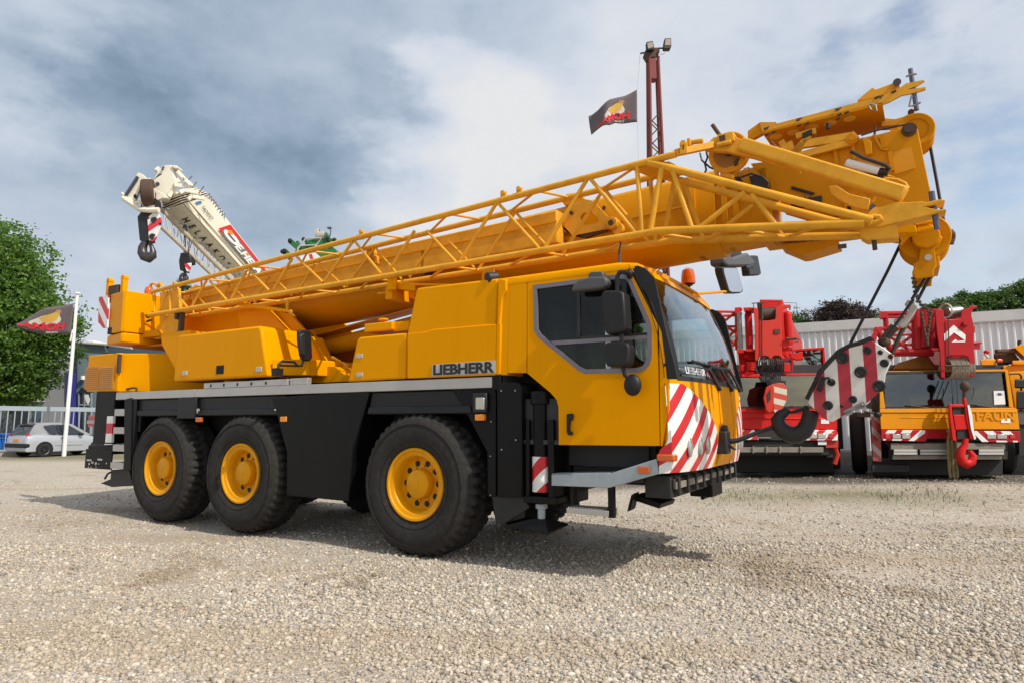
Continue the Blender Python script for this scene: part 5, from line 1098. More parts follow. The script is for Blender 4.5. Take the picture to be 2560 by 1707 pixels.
# ------------------------------------------------------------------ striped hook block hanging in front
def hook_block():
    base = Vector((3.85,0,0)); wb = CR0+FW*3.85
    T = thing('hook_block', 'large red and white vertically striped hook block with black hook hanging from the yellow crane', 'hook block', wb, -YAW, local=False)
    T['_local'] = 1; del T['_base']
    def L(v, x, y, Y): return Q(v, x, y, Y)-Vector((3.85,0,0))
    out = [(1205,488),(1262,522),(1365,592),(1371,622),(1318,742),(1310,812),(1280,860),(1165,962),(1010,1040),(932,1085),(886,1072),(790,984),(757,952),(760,905),(850,738),(985,592),(1055,548)]
    q = MB()
    for y in (-.13,.10): q.poly([L('s6',a,b_,y) for a, b_ in out], (0,.03,0))
    s = q.build('side_plate', M['hz_hook'], T, bevel=.006)
    q = MB(); q.poly([L('s6',a,b_,-.10) for a, b_ in ((1190,520),(1330,610),(1280,780),(1140,930),(930,1050),(800,950),(860,760),(1060,570))], (0,.2,0)); q.build('sheave_stack', M['dark'], T)
    q = MB(); l = [L('s6',a,b_,-.02) for a, b_ in ((758,925),(820,800),(850,728),(985,585),(1060,545),(1130,528),(1215,492),(1225,505))]
    for y in (-.10,.10): q.path([p+Vector((0,y,0)) for p in l], .022, 8)
    for p0, p1 in zip(l, l[1:]): q.bar(p0, p1, .18, .02)
    q.build('rope_guard', M['rubber'], T)
    q = MB()
    for x, y, r in ((1005,622,.052),(1188,568,.034),(1280,583,.020),(1309,661,.034),(1138,724,.050),(925,798,.033),(901,965,.040),(1082,922,.032),(1272,826,.050),(1000,970,.014),(1355,612,.02)):
        c = L('s6',x,y,-.13); q.lathe([(r,0),(r,-.012),(r*.7,-.016),(r*.55,-.006),(0,-.006)], c, (0,1,0), 20)
    each(q, 'bolt', M['rubber'], T)
    q = MB(); q.bar(L('s6',872,758,-.15),L('s6',832,862,-.15),.04,.06,up=(0,1,0)); q.path([L('s6',880,770,-.16),L('s6',905,765,-.16),L('s6',930,800,-.16)],.012,6); q.build('rope_wedge', M['plastic'], T, bevel=.01)
    q = MB()
    for p0, p1 in (((1020,1020),(1165,950)),((1025,1030),(1075,1010)),((1100,985),(1160,970))): q.bar(L('s6',*p0,-.15),L('s6',*p1,-.15),.03,.035)
    q.path([L('s6',1095,975,-.16),L('s6',1150,955,-.16),L('s6',1170,970,-.16),L('s6',1095,1000,-.16)],.008,6); each(q, 'wedge_socket', M['steel'], T)
    # hook
    cl = [(775,1000),(772,1040),(755,1100),(725,1150),(680,1178),(630,1178),(580,1155),(545,1115),(535,1070),(560,1032),(595,1010),(615,992)]
    rr = [.085,.088,.092,.096,.10,.10,.095,.088,.078,.062,.048,.034]
    q = MB(); q.path([L('s6',a,b_,.0) for a, b_ in cl], [r*.80 for r in rr], 14); hk = q.build('hook', M['rubber'], T, smooth=60)
    q = MB(); q.bar(L('s6',628,1018,0),L('s6',760,985,0),.03,.03); q.tube(L('s6',740,985,-.05),L('s6',740,985,.05),.025,10); q.build('safety_latch', M['plastic'], hk)
    # pale cast link and chains above
    q = MB(); q.poly([L('s6',a,b_,.02) for a, b_ in ((1455,235),(1480,202),(1530,215),(1550,262),(1530,300),(1470,395),(1440,410),(1375,365),(1385,335),(1400,335),(1440,345),(1490,280),(1478,262))], (0,.05,0)); q.build('rope_anchor_link', M['label_grey'], T, bevel=.008)
    q = MB(); q.bar(L('s6',1385,395,.03),L('s6',1285,520,.03),.05,.07); q.path([L('s6',1500,330,.05),L('s6',1430,440,.05),L('s6',1365,590,.05)],.018,8); q.ell(L('s6',1310,510,.0),.05,.05,.04); q.build('rope_socket', M['rust'], T)
    q = MB()
    def chain(a, c, n):
        for k in range(n):
            p = a+(c-a)*(k+.5)/n; d = (c-a)/n*.72; u = Vector((0,1,0)) if k % 2 else Vector((1,0,0))
            q.path([p+d*.5+u*.0, p+d*.3+u*.018, p-d*.3+u*.018, p-d*.5, p-d*.3-u*.018, p+d*.3-u*.018, p+d*.5], .0065, 5)
    chain(L('s6',1523,38,-.02), L('s6',1545,200,0), 10); chain(L('s6',1550,210,0), L('s6',1645,300,.1), 7)
    q.build('chain', M['chain'], T)
_xa, _xb = Q('s6',790,800,-.13).x-3.85, Q('s6',1168,800,-.13).x-3.85; _per = (_xb-_xa)/2
M['hz_hook'] = stripe_mat('red_white_hook_block', (1,0,0), _per, -_xa/_per+4, 0.48, c1=(0.42,0.012,0.03), c2=(0.70,0.68,0.62))
hook_block()
# ------------------------------------------------------------------ the yard behind
def WP(v, pts, D): return [W(v, a, c, D) for a, c in pts]
SKEW = [0.0]         # sideways run per metre of depth of the vehicle being built (its long axis)
def slab(q, v, pts, D, th, mi=0): return q.poly(WP(v, pts, D), (SKEW[0]*th, th, 0), mi)
def wbox(q, v, x0, y0, x1, y1, D, th, mi=0): return slab(q, v, ((x0,y0),(x1,y0),(x1,y1),(x0,y1)), D, th, mi)
def wlong(q, x0, x1, y0, y1, z0, z1):      # long box of a chassis, following the vehicle's axis
    k = SKEW[0]; D0 = y0
    def R(y, d): return [Vector((x0+k*d, y, z0)), Vector((x1+k*d, y, z0)), Vector((x1+k*d, y, z1)), Vector((x0+k*d, y, z1))]
    return q.loft([R(y0, y0-13), R(y1, y1-13)], True, True)
def wtube(q, v, x0, y0, x1, y1, D, r, D2=None, n=10): return q.tube(W(v,x0,y0,D), W(v,x1,y1,D if D2 is None else D2), r, n)
def wpath(q, v, pts, D, r, n=8): return q.path(WP(v, pts, D), r, n)

def hall():
    A = Vector((11.1,25.5,0)); d = Vector((6.5,-3.3,0)).normalized(); nrm = Vector((-d.y*-1, d.x*-1, 0)); nrm = Vector((d.y, -d.x, 0))
    base = A-d*9.5
    T = thing('warehouse_hall', 'long flat roofed hall clad in white corrugated sheet behind the parked cranes', 'hall', base)
    L = 26.0; z0, z1 = 0.1, 4.86
    q = MB(); n = int(L/.232); vs = []; fs = []
    for i in range(n):
        for s, o in ((0,0),(.10,0),(.145,.055),(.195,.055)): 
            p = base+d*(i*.232+s)+nrm*o; vs += [(p.x,p.y,z0),(p.x,p.y,z1)]
    fs = [(2*i,2*i+2,2*i+3,2*i+1) for i in range(len(vs)//2-1)]
    q.add(vs, fs); q.build('corrugated_wall', M['hall'], T, smooth=0)
    q = MB(); o = base-nrm*-.09
    def strip(za, zb, out, back): return q.poly([base+nrm*out+Vector((0,0,za)), base+d*L+nrm*out+Vector((0,0,za)), base+d*L+nrm*out+Vector((0,0,zb)), base+nrm*out+Vector((0,0,zb))], nrm*-back)
    strip(4.84, 5.20, .10, .3); strip(4.80,4.845,.085,.08); q.build('roof_fascia', M['fascia'], T)
    q = MB(); q.poly([base+Vector((0,0,5.16)), base+d*L+Vector((0,0,5.16)), base+d*L-nrm*14+Vector((0,0,5.16)), base-nrm*14+Vector((0,0,5.16))], (0,0,-.1)); q.poly([base-nrm*.1+Vector((0,0,0)), base-nrm*14, base-nrm*14+Vector((0,0,5.1)), base-nrm*.1+Vector((0,0,5.1))], d*.1); q.build('roof', M['fascia'], T)
    q = MB(); strip(-.1, .28, .06, .3); q.build('plinth', M['concrete'], T)
    # slit door between the two cranes and a door rail
    p = base+d*((2125-1984)/576*7.3+9.5)
M['hall'] = mat('white_corrugated_sheet', (0.80,0.80,0.77), 0.5, 0.0, dirt=0.4, dcol=(0.50,0.46,0.39), dscale=0.7, streak=True)
M['fascia'] = mat('weathered_white_fascia', (0.68,0.67,0.62), 0.6, dirt=0.5, dcol=(0.36,0.33,0.28), dscale=0.9)
M['concrete'] = mat('concrete', (0.38,0.36,0.33), 0.85, dirt=0.5, dcol=(0.18,0.16,0.14), dscale=2)
hall()
M['hz_truck'] = stripe_mat('red_white_truck', (-1.0,0,1.0), 0.30, 0.2, 0.5)

def red_crane():
    SKEW[0] = .43; D = 13.2; b0 = W('r', 660, 1400, D); b0.z = .2; b0 = Vector((b0.x, D+.8, .2))
    T = thing('truck_crane', 'red cabbed truck crane parked by the hall, small orange red hook block before its cab', 'truck crane', b0)
    def bd(q, n, m, par=T, **k): return q.build(n, m, par, **k)
    q = MB(); slab(q,'r',((262,905),(800,900),(1018,912),(1025,1086),(262,1088)),D,2.2); slab(q,'r',((262,640),(590,650),(590,632),(870,628),(905,645),(1010,900),(1018,912),(262,905)),D+.08,.05)
    # cab front with windscreen opening
    q = MB(); slab(q,'r',((200,905),(1018,912),(1025,1086),(200,1088)),D,2.2); slab(q,'r',((200,925),(1016,930),(1016,950),(200,948)),D-.02,.03); slab(q,'r',((200,990),(1018,993),(1018,1003),(200,1000)),D-.02,.03)
    slab(q,'r',((200,632),(880,628),(895,650),(200,655)),D+.15,1.9); slab(q,'r',((872,640),(905,650),(1018,912),(985,905)),D+.05,.08); slab(q,'r',((905,640),(1018,912),(1018,912),(920,650)),D+.2,1.9); cab_ = bd(q,'cab_front',M['red'],bevel=.012)
    q = MB(); slab(q,'r',((200,655),(872,648),(985,898),(200,905)),D+.10,.03); bd(q,'windscreen',M['tglass'],cab_)
    q = MB(); wbox(q,'r',200,560,900,900,D+1.6,.1); wbox(q,'r',560,800,985,905,D+.5,.5); slab(q,'r',((330,760),(420,740),(440,905),(330,905)),D+.7,.3); slab(q,'r',((640,760),(700,750),(720,905),(630,905)),D+.8,.3); bd(q,'cab_interior',M['interior'],cab_)
    q = MB(); slab(q,'r',((200,900),(985,893),(990,912),(200,912)),D-.01,.05); wpath(q,'r',((330,905),(420,918)),D-.04,.012); wpath(q,'r',((560,905),(660,895)),D-.04,.012); bd(q,'windscreen_seal',M['rubber'],cab_)
    q = MB(); slab(q,'r',((740,1090),(1015,1090),(1028,1110),(1028,1178),(720,1176)),D-.06,.25); slab(q,'r',((200,1090),(345,1090),(380,1172),(200,1172)),D-.06,.25); bp = each(q,'hazard_bumper',M['hz_truck'],T,bevel=.01)[0]
    q = MB(); slab(q,'r',((345,1090),(740,1090),(722,1176),(380,1172)),D,.3); bd(q,'bumper_centre',M['dark'])
    for x0, x1 in ((793,860),(866,930)):
        q = MB(); wbox(q,'r',x0,1120,x1,1160,D-.075,.03); bd(q,'headlamp',M['lamp_glass'],bp,bevel=.008)
    q = MB(); wbox(q,'r',955,1120,998,1158,D-.075,.03); bd(q,'indicator',M['red_lens'],bp,bevel=.006)
    q = MB(); wbox(q,'r',866,1184,936,1212,D-.03,.01); bd(q,'number_plate',M['white']); q = MB(); wbox(q,'r',890,1002,957,1040,D-.012,.01); bd(q,'paper_sticker',M['white'])
    q = MB(); wbox(q,'r',150,1180,960,1300,D+.05,.6); wbox(q,'r',160,1290,1000,1440,D+.7,.6); wbox(q,'r',930,1180,1030,1320,D+.1,.8); bd(q,'front_underframe',M['dark'],bevel=.02)  # underframe boxes, reaching low to fill in the shade beneath the bumper
    q = MB(); wbox(q,'r',230,1232,910,1275,D-.02,.06); wbox(q,'r',370,1150,480,1160,D-.03,.05)
    for x in (330,440,550,720): wbox(q,'r',x,1225,x+12,1282,D-.05,.06)
    bd(q,'underrun_rail',M['rail'],bevel=.006)
    for x in (150,900):
        a = W('r',x,1330,D+1.2); q = MB(); q.lathe([(.3,0),(.55,-.02),(.60,.06),(.60,.36),(.55,.44),(.3,.4)],(a.x+.3 if x < 500 else a.x-.15,D+1.5,.80),(1,0,0),36); q.tube((a.x-.05 if x > 500 else a.x+.4,D+1.5,.8),(a.x+.2 if x > 500 else a.x+.65,D+1.5,.8),.3,24); bd(q,'wheel',M['tyre'])
    q = MB(); wlong(q, W('r',250,0,D).x, W('r',1000,0,D).x, D+1.2, D+9, .75, 1.5); 
    for dy in (3.2,6.0,7.6): wlong(q, W('r',230,0,D).x, W('r',1020,0,D).x, D+dy, D+dy+1.1, .2, 1.35)
    bd(q,'chassis',M['dark'])
    q = MB(); wbox(q,'r',930,1178,1032,1235,D-.0,.4); wpath(q,'r',((1000,1230),(1025,1290),(1000,1370)),D+.1,.05); bd(q,'side_guard',M['faded_red'])
    # operator cab
    q = MB(); Do = D+1.6; slab(q,'r',((650,440),(668,436),(672,625),(655,640)),Do,.1); slab(q,'r',((665,432),(915,415),(915,435),(665,448)),Do,1.4); slab(q,'r',((900,415),(918,418),(935,640),(915,640)),Do,1.4); oc = bd(q,'operator_cab',M['red'],bevel=.01)
    q = MB(); slab(q,'r',((670,446),(905,430),(918,630),(672,630)),Do+.05,.02); bd(q,'operator_glass',M['tglass'],oc)
    q = MB(); slab(q,'r',((720,560),(750,535),(800,540),(820,630),(710,630)),Do+.6,.3); wbox(q,'r',690,560,900,640,Do+1.2,.05); bd(q,'operator_seat',M['interior'],oc); q = MB(); slab(q,'r',((740,500),(830,500),(840,590),(815,590),(805,520),(745,520)),Do+.3,.02); bd(q,'inside_frame',M['hall'],oc)
    # boom and boom head
    q = MB(); q.loft([[Vector((x+(SKEW[0]+.06)*(y-D), y, z+(y-D)*.03)) for x, z in ((W('r',375,0,D).x,2.7),(W('r',375,0,D).x,3.9),(W('r',570,0,D).x,3.9),(W('r',570,0,D).x,2.7))] for y in (D+.3, D+10)], True, True); bm_ = bd(q,'telescopic_boom',M['red'],bevel=.02)
    q = MB(); slab(q,'r',((338,96),(368,98),(378,120),(385,190),(400,204),(505,200),(518,185),(520,95),(560,75),(640,70),(645,95),(595,100),(572,130),(570,300),(572,480),(600,505),(575,520),(560,495),(540,485),(505,486),(488,505),(480,520),(462,495),(440,488),(400,488),(380,505),(372,530),(350,520),(352,300)),D-.05,.06); hd = bd(q,'boom_head',M['faded_red'],bm_,bevel=.012)
    q = MB(); wtube(q,'r',400,150,520,140,D+.15,.13,n=18); bd(q,'head_roller',M['rust'],bm_)
    q = MB()
    for x in (385,400,418,436,455,470,505,520,538,555): q.lathe([(.19,-.014),(.20,-.012),(.17,0),(.20,.012),(.19,.014)],W('r',x,560,D+.12),(1,0,0),28)
    bd(q,'head_sheaves',M['steel'],bm_)
    q = MB()
    for i, x in enumerate((382,395,412,430,448,466,500,516,535,553)): wtube(q,'r',x,560,460+i*11,730,D+.02,.012,D-.05,6)
    wtube(q,'r',405,60,407,520,D-.08,.012,n=6); bd(q,'hoist_ropes',M['rope'],bm_)
    q = MB(); wtube(q,'r',370,566,575,562,D-.03,.015,n=8); wpath(q,'r',((325,62),(560,42)),D,.010,6); wpath(q,'r',((340,62),(340,96)),D,.008,6); wpath(q,'r',((548,42),(548,80)),D,.008,6); wpath(q,'r',((595,55),(692,60),(694,135),(640,135)),D,.006,6); wtube(q,'r',388,60,400,195,D-.02,.05,n=10); each(q,'guard_rail',M['rust'],bm_)
    for x0, x1, y0, y1 in ((265,338,128,440),(580,662,120,400)):
        q = MB(); a, c = W('r',x0,y0,D+.35), W('r',x1,y1,D+.35); r = (c.x-a.x)/2; q.lathe([(0,-r*.9),(r*.5,-r*.75),(r*.87,-r*.4),(r,0),(r,a.z-c.z-r),(0,a.z-c.z-r)],((a.x+c.x)/2,D+.35,a.z-r),(0,0,-1),28); bd(q,'red_cylinder',M['red'],bm_)
    q = MB(); slab(q,'r',((255,95),(340,95),(345,115),(300,125),(258,115)),D+.05,.4); slab(q,'r',((185,95),(240,92),(243,105),(225,125),(240,130),(238,150),(186,145)),D+.2,.2); wbox(q,'r',275,432,360,452,D,.4); wbox(q,'r',205,432,262,465,D+.1,.3); wbox(q,'r',240,635,390,660,D,.5); wbox(q,'r',290,460,360,520,D+.2,.3); wbox(q,'r',560,415,660,440,D,.2); slab(q,'r',((640,470),(690,462),(740,450),(745,515),(690,520),(640,500)),D+.1,.2); slab(q,'r',((575,360),(620,350),(625,420),(580,430)),D-.05,.2); slab(q,'r',((590,540),(635,545),(640,620),(585,615)),D-.05,.15); slab(q,'r',((210,440),(360,440),(370,640),(230,640)),D+.5,.2); each(q,'boom_bracket',M['red'],bm_,bevel=.01)
    q = MB(); wtube(q,'r',220,140,235,430,D+.2,.05,n=14); bd(q,'grey_ram',M['steel'],bm_)
    q = MB(); wtube(q,'r',320,540,318,605,D-.0,.07,n=14); 
    for k in range(4): q.lathe([(.085,-.008),(.085,.008)],W('r',319,545+k*18,D),(0,0,1),16)
    wtube(q,'r',240,560,245,610,D+.1,.06,n=12); bd(q,'coil_spring',M['red'],bm_)
    q = MB(); wpath(q,'r',((600,350),(690,348)),D-.1,.03); wpath(q,'r',((640,380),(700,375),(715,358),(690,345)),D-.1,.008,6); wbox(q,'r',512,270,556,302,D-.08,.05); bd(q,'head_fitting',M['rust'],bm_)
    # stowed lattice jib beside the boom
    q = MB()
    for l in (((40,128),(190,132)),((40,165),(190,160)),((110,200),(185,140)),((70,160),(110,225)),((90,230),(190,300)),((100,250),(200,250)),((115,235),(140,360)),((140,330),(205,260)),((150,360),(210,420)),((165,410),(215,330)),((195,130),(200,440)),((60,128),(100,200))): wpath(q,'r',l,D+.45,.028,8)
    bd(q,'lattice_jib',M['faded_red'],bm_)
    # hook block resting on the cab front
    H = W('r',515,830,D-.3); HT = thing('hook_block', 'small orange red hook block with white stripes hanging over the red crane cab', 'hook block', H)
    q = MB(); slab(q,'r',((480,720),(545,705),(590,712),(612,760),(612,840),(580,910),(520,960),(505,930),(500,760)),D-.34,.03); s = q.build('side_plate',M['hz_hook2'],HT,bevel=.006)
    q = MB(); slab(q,'r',((418,830),(440,740),(500,715),(510,760),(500,925),(470,960),(440,930)),D-.36,.25); q.build('block_body',M['faded_red'],HT,bevel=.02)
    q = MB(); slab(q,'r',((448,800),(478,755),(480,840),(455,870)),D-.37,.05); slab(q,'r',((490,680),(600,690),(605,720),(480,725)),D-.33,.2); each(q,'sheave_gap',M['dark'],HT)
M['hz_hook2'] = stripe_mat('orange_white_hook', (0.25,0,1.0), 0.23, 0.45, 0.5, c1=(0.55,0.06,0.03), c2=(0.62,0.55,0.43))
red_crane()

def faun_crane():
    SKEW[0] = .52; D = 12.9; b0 = Vector((W('f',1000,0,D).x, D+.8, .2))
    T = thing('truck_crane', 'truck crane with yellow cab and dark red boom head, paper sheet in its windscreen', 'truck crane', b0)
    def bd(q, n, m, par=T, **k): return q.build(n, m, par, **k)
    q = MB(); slab(q,'f',((455,918),(1560,908),(1580,930),(1598,1086),(465,1086)),D,2.0); slab(q,'f',((455,935),(1575,930),(1575,948),(455,950)),D-.02,.03); slab(q,'f',((620,985),(1040,985),(1040,993),(620,993)),D-.01,.02)
    slab(q,'f',((452,628),(500,610),(1490,596),(1502,606),(1478,622),(505,634)),D+.15,1.9); slab(q,'f',((1478,615),(1502,604),(1550,908),(1512,905)),D+.05,1.0); slab(q,'f',((455,740),(478,740),(500,912),(455,918)),D+.02,.1); cb = bd(q,'cab_front',M['truck_yellow'],bevel=.015)
    q = MB(); slab(q,'f',((490,632),(1475,620),(1510,900),(500,905)),D+.10,.02); bd(q,'windscreen',M['tglass'],cb)
    q = MB(); slab(q,'f',((480,625),(1482,612),(1518,908),(488,912),(488,900),(1504,896),(1472,624),(480,638)),D+.07,.04); wpath(q,'f',((700,890),(850,912)),D+.02,.014); wpath(q,'f',((1240,885),(1410,912)),D+.02,.014); bd(q,'windscreen_seal',M['rubber'],cb)
    q = MB(); wbox(q,'f',480,560,1500,900,D+1.7,.1); wbox(q,'f',500,870,1510,910,D+.3,.6); slab(q,'f',((700,780),(760,740),(980,740),(1020,880),(700,880)),D+.6,.5); slab(q,'f',((560,640),(650,640),(660,850),(600,880),(520,720)),D+.5,.1)
    for l in (((520,700),(640,870)),((540,800),(650,700)),((500,760),(600,780))): wpath(q,'f',l,D+.5,.03)
    bd(q,'cab_interior',M['interior'],cb); q = MB(); wbox(q,'f',660,640,735,735,D+1.5,.05); bd(q,'rear_window',M['hall'],cb)
    q = MB(); slab(q,'f',((735,870),(880,860),(885,900),(740,900)),D+.35,.2); bd(q,'dashboard_top',M['grey_plastic'],cb)
    q = MB(); slab(q,'f',((1385,772),(1472,770),(1482,880),(1390,884)),D+.085,.004); sh = bd(q,'paper_sheet',M['white'],cb)
    q = MB(); wbox(q,'f',1420,788,1448,808,D+.08,.003); wbox(q,'f',1402,800,1465,803,D+.08,.003); bd(q,'paper_print',M['pin'],sh)
    q = MB(); wbox(q,'f',1445,995,1522,1033,D-.012,.008); bd(q,'paper_sticker',M['white'],cb)
    tx = text('cab_lettering', 'FAUN', 1, Matrix.Identity(4), M['truck_yellow'], None, bold=.03, ext=.012); c = W('f',1400,974,D-.005)
    fit_text(tx, frame(c,(1,0,-.02),(0,0,1)), (W('f',1560,974,D)-W('f',1245,974,D)).length, .19, None); tx.parent = T; tx.matrix_parent_inverse = Matrix.Translation(-b0)
    # bumper
    q = MB(); slab(q,'f',((465,1090),(850,1090),(848,1130),(832,1186),(470,1176)),D-.10,.3); slab(q,'f',((850,1090),(1235,1095),(1250,1165),(835,1160)),D-.03,.3); slab(q,'f',((1228,1095),(1600,1100),(1606,1190),(1320,1190)),D-.10,.3); bp = bd(q,'red_bumper',M['dark_red'],bevel=.01)
    q = MB()
    for l in (((522,1090),(595,1090),(575,1118),(500,1118)),((645,1090),(725,1090),(705,1118),(625,1118)),((790,1092),(825,1092),(825,1115),(735,1180),(690,1178)),((485,1163),(512,1163),(500,1175),(482,1175)),((560,1163),(640,1165),(630,1177),(555,1176)),
              ((1228,1097),(1248,1097),(1345,1187),(1290,1187),(1235,1130)),((1305,1098),(1380,1098),(1412,1126),(1335,1126)),((1440,1098),(1520,1100),(1548,1130),(1470,1128)),((1405,1176),(1490,1178),(1498,1190),(1410,1190)),((1540,1178),(1580,1178),(1585,1190),(1545,1190))): slab(q,'f',l,D-.105,.008)
    each(q,'white_stripe',M['white'],bp)
    for x0, x1, mm in ((500,537,'red_lens'),(560,628,'lamp_glass'),(638,705,'lamp_glass'),(1333,1406,'lamp_glass'),(1416,1494,'lamp_glass'),(1520,1560,'red_lens')):
        q = MB(); wbox(q,'f',x0,1124,x1,1162,D-.115,.03); bd(q,'headlamp' if mm == 'lamp_glass' else 'indicator',M[mm],bp,bevel=.008)
    q = MB(); wbox(q,'f',540,1185,1500,1335,D+.0,.5); wbox(q,'f',400,1335,1460,1462,D+.35,.6); wbox(q,'f',390,1375,700,1440,D+.15,.3); bd(q,'front_underframe',M['dark'],bevel=.02)  # underframe, its dark boxes lowered to stand in for shade below the cab
    q = MB(); wbox(q,'f',545,1200,1480,1250,D-.05,.08); wbox(q,'f',560,1295,1450,1330,D-.03,.08); bd(q,'grey_rail',M['rail'],bevel=.006)
    q = MB()
    for x0, x1 in ((570,765),(785,1090),(1265,1470)): wbox(q,'f',x0,1250,x1,1268,D-.08,.05); wbox(q,'f',x0,1273,x1,1292,D-.08,.05)
    each(q,'light_strip',M['label_grey'],bevel=.004,parent=T)
    q = MB(); slab(q,'f',((385,960),(458,950),(470,1350),(400,1340)),D+.1,.06); bd(q,'side_wing',M['hz_wing']); q = MB(); slab(q,'f',((380,820),(452,745),(458,950),(395,970)),D+.2,.1); bd(q,'cab_step_plate',M['rust'])
    q = MB(); slab(q,'f',((270,955),(380,945),(380,985),(272,985)),D+1.3,.8); slab(q,'f',((340,890),(420,830),(430,920),(350,915)),D+.6,.1); bd(q,'mudguard',M['rail'])
    q = MB(); wpath(q,'f',((330,940),(400,950),(440,975)),D+.05,.02); q.ell(W('f',440,965,D+.02),.07,.05,.06); bd(q,'side_mirror',M['plastic'])
    for x0, x1 in ((275,385),(1470,1580)):
        a = W('f',x0,1170,D+1.5); c = W('f',x1,1170,D+1.5); q = MB(); w = c.x-a.x; q.lathe([(.3,0),(.60,-.0),(.68,.07),(.68,w-.07),(.60,w),(.3,w)],(a.x-.02,D+1.75,.88),(1,-SKEW[0]*1.05,0),40); bd(q,'wheel',M['tyre'])
    q = MB(); wlong(q, W('f',500,0,D).x, W('f',1500,0,D).x, D+1.2, D+9, .8, 1.5)
    for dy in (3.4,6.2,7.8): wlong(q, W('f',430,0,D).x, W('f',1540,0,D).x, D+dy, D+dy+1.1, .2, 1.4)
    bd(q,'chassis',M['dark'])
    # boom, head, chevron
    q = MB(); q.loft([[Vector((x+(SKEW[0]+.06)*(y-D),y,z+(y-D)*.02)) for x, z in ((W('f',960,0,D).x,2.5),(W('f',960,0,D).x,3.55),(W('f',1200,0,D).x,3.55),(W('f',1200,0,D).x,2.5))] for y in (D+.2,D+10)], True, True); bm_ = bd(q,'telescopic_boom',M['dark_red'],bevel=.02)
    q = MB(); slab(q,'f',((905,112),(962,104),(975,118),(982,180),(1000,192),(1105,186),(1118,172),(1125,110),(1180,100),(1190,82),(1248,78),(1250,100),(1208,112),(1205,160),(1228,260),(1222,480),(1236,600),(1225,650),(1192,655),(1185,530),(1172,495),(1145,485),(1015,485),(990,505),(985,560),(990,675),(955,660),(945,450),(920,300)),D-.12,.07); hd = bd(q,'boom_head',M['dark_red'],bm_,bevel=.014)
    q = MB(); slab(q,'f',((980,312),(1058,238),(1156,318),(1154,364),(1062,300),(984,368)),D-.13,.008); slab(q,'f',((1040,378),(1075,352),(1090,368),(1152,362),(1152,376)),D-.13,.008); each(q,'white_chevron',M['white'],hd)
    q = MB(); wtube(q,'f',1000,140,1110,130,D+.1,.12,n=18); bd(q,'head_roller',M['steel'],bm_); q = MB(); q.lathe([(.15,-.02),(.16,0),(.15,.02),(.12,0)],W('f',992,125,D-.0),(1,.3,0),28,closed=True); bd(q,'head_ring',M['rope_pale'],bm_)
    q = MB()
    for x in (1000,1020,1042,1062,1085,1105,1128,1148,1170): q.lathe([(.20,-.020),(.215,-.018),(.185,0),(.215,.018),(.20,.020)],W('f',x,592,D+.06),(1,0,0),30)
    bd(q,'head_sheaves',M['rope_pale'],bm_)
    q = MB(); wtube(q,'f',985,566,1190,566,D-.18,.014,n=8); wpath(q,'f',((925,66),(1165,48)),D,.008,6); wtube(q,'f',1015,190,1020,500,D-.16,.012,n=6); each(q,'guard_rail',M['rust'],bm_)
    q = MB()
    for x in (1045,1085,1130): wtube(q,'f',x,680,x+8,880,D-.1,.010,D-.25,6)
    bd(q,'hoist_ropes',M['rope'],bm_)
    q = MB(); wbox(q,'f',1140,210,1175,238,D-.2,.09); wpath(q,'f',((1200,385),(1280,380)),D,.03); wbox(q,'f',1215,395,1275,430,D,.1); wbox(q,'f',880,425,965,440,D-.1,.2); wbox(q,'f',1215,250,1232,300,D-.1,.2); each(q,'head_bracket',M['dark_red'],bm_)
    q = MB()
    for x, n in ((800,8),(870,8)):
        for k in range(n): q.ell(W('f',x+(k*6 if x == 800 else -k*4)+random.uniform(-4,4),150+k*34,D-.1),.03,.03,.06,8,6)
    bd(q,'hanging_chain',M['rust'],bm_)
    # stowed lattice jib
    q = MB()
    for l, r in ((((490,145),(745,140)),.05),(((495,170),(740,178)),.03),(((500,150),(520,400)),.05),(((745,110),(755,430)),.08),(((560,455),(880,445)),.06),(((560,400),(760,395)),.03),(((420,270),(560,450)),.06),(((420,270),(500,265)),.04),(((560,320),(740,315)),.025),(((600,170),(740,300)),.03),(((560,300),(740,190)),.03),(((520,320),(700,440)),.03),(((560,440),(740,310)),.03),(((640,140),(650,300)),.025),(((820,110),(800,420)),.08),(((880,115),(880,430)),.06),(((700,200),(760,160)),.05)): wpath(q,'f',l,D+.2,r,10)
    wbox(q,'f',765,105,945,440,D+.35,.15); wbox(q,'f',460,128,515,180,D+.1,.2); slab(q,'f',((385,330),(420,265),(480,262),(470,300),(440,310),(420,380)),D+.15,.08); wbox(q,'f',580,455,900,480,D+.2,.3); bd(q,'lattice_jib',M['dark_red'],bm_)
    q = MB(); slab(q,'f',((560,595),(600,545),(760,495),(790,475),(850,482),(900,550),(935,575),(940,600)),D+.5,1.2); bd(q,'boom_foot_cover',M['rusty_yellow'],bevel=.05); q = MB(); wtube(q,'f',505,622,945,616,D+.1,.02,n=8); bd(q,'roof_rail',M['rust'])
    # hanging hook block
    H = W('f',1140,1000,D-.4); HT = thing('hook_block', 'dark red hook block with white edged cheek hanging before the yellow cab', 'hook block', H)
    q = MB(); slab(q,'f',((1020,885),(1040,875),(1050,975),(1085,1180),(1050,1178),(1030,1020)),D-.45,.25); slab(q,'f',((1020,880),(1165,880),(1168,905),(1022,905)),D-.44,.25); slab(q,'f',((1140,830),(1155,822),(1180,900),(1235,1170),(1195,1165),(1160,1000)),D-.45,.25); slab(q,'f',((1055,965),(1165,965),(1180,1085),(1075,1090)),D-.43,.2); q.build('block_frame',M['red'],HT,bevel=.012)
    q = MB(); slab(q,'f',((1172,890),(1186,885),(1210,960),(1222,1080),(1242,1160),(1228,1170),(1200,1080)),D-.47,.03); q.build('white_edge',M['white'],HT)
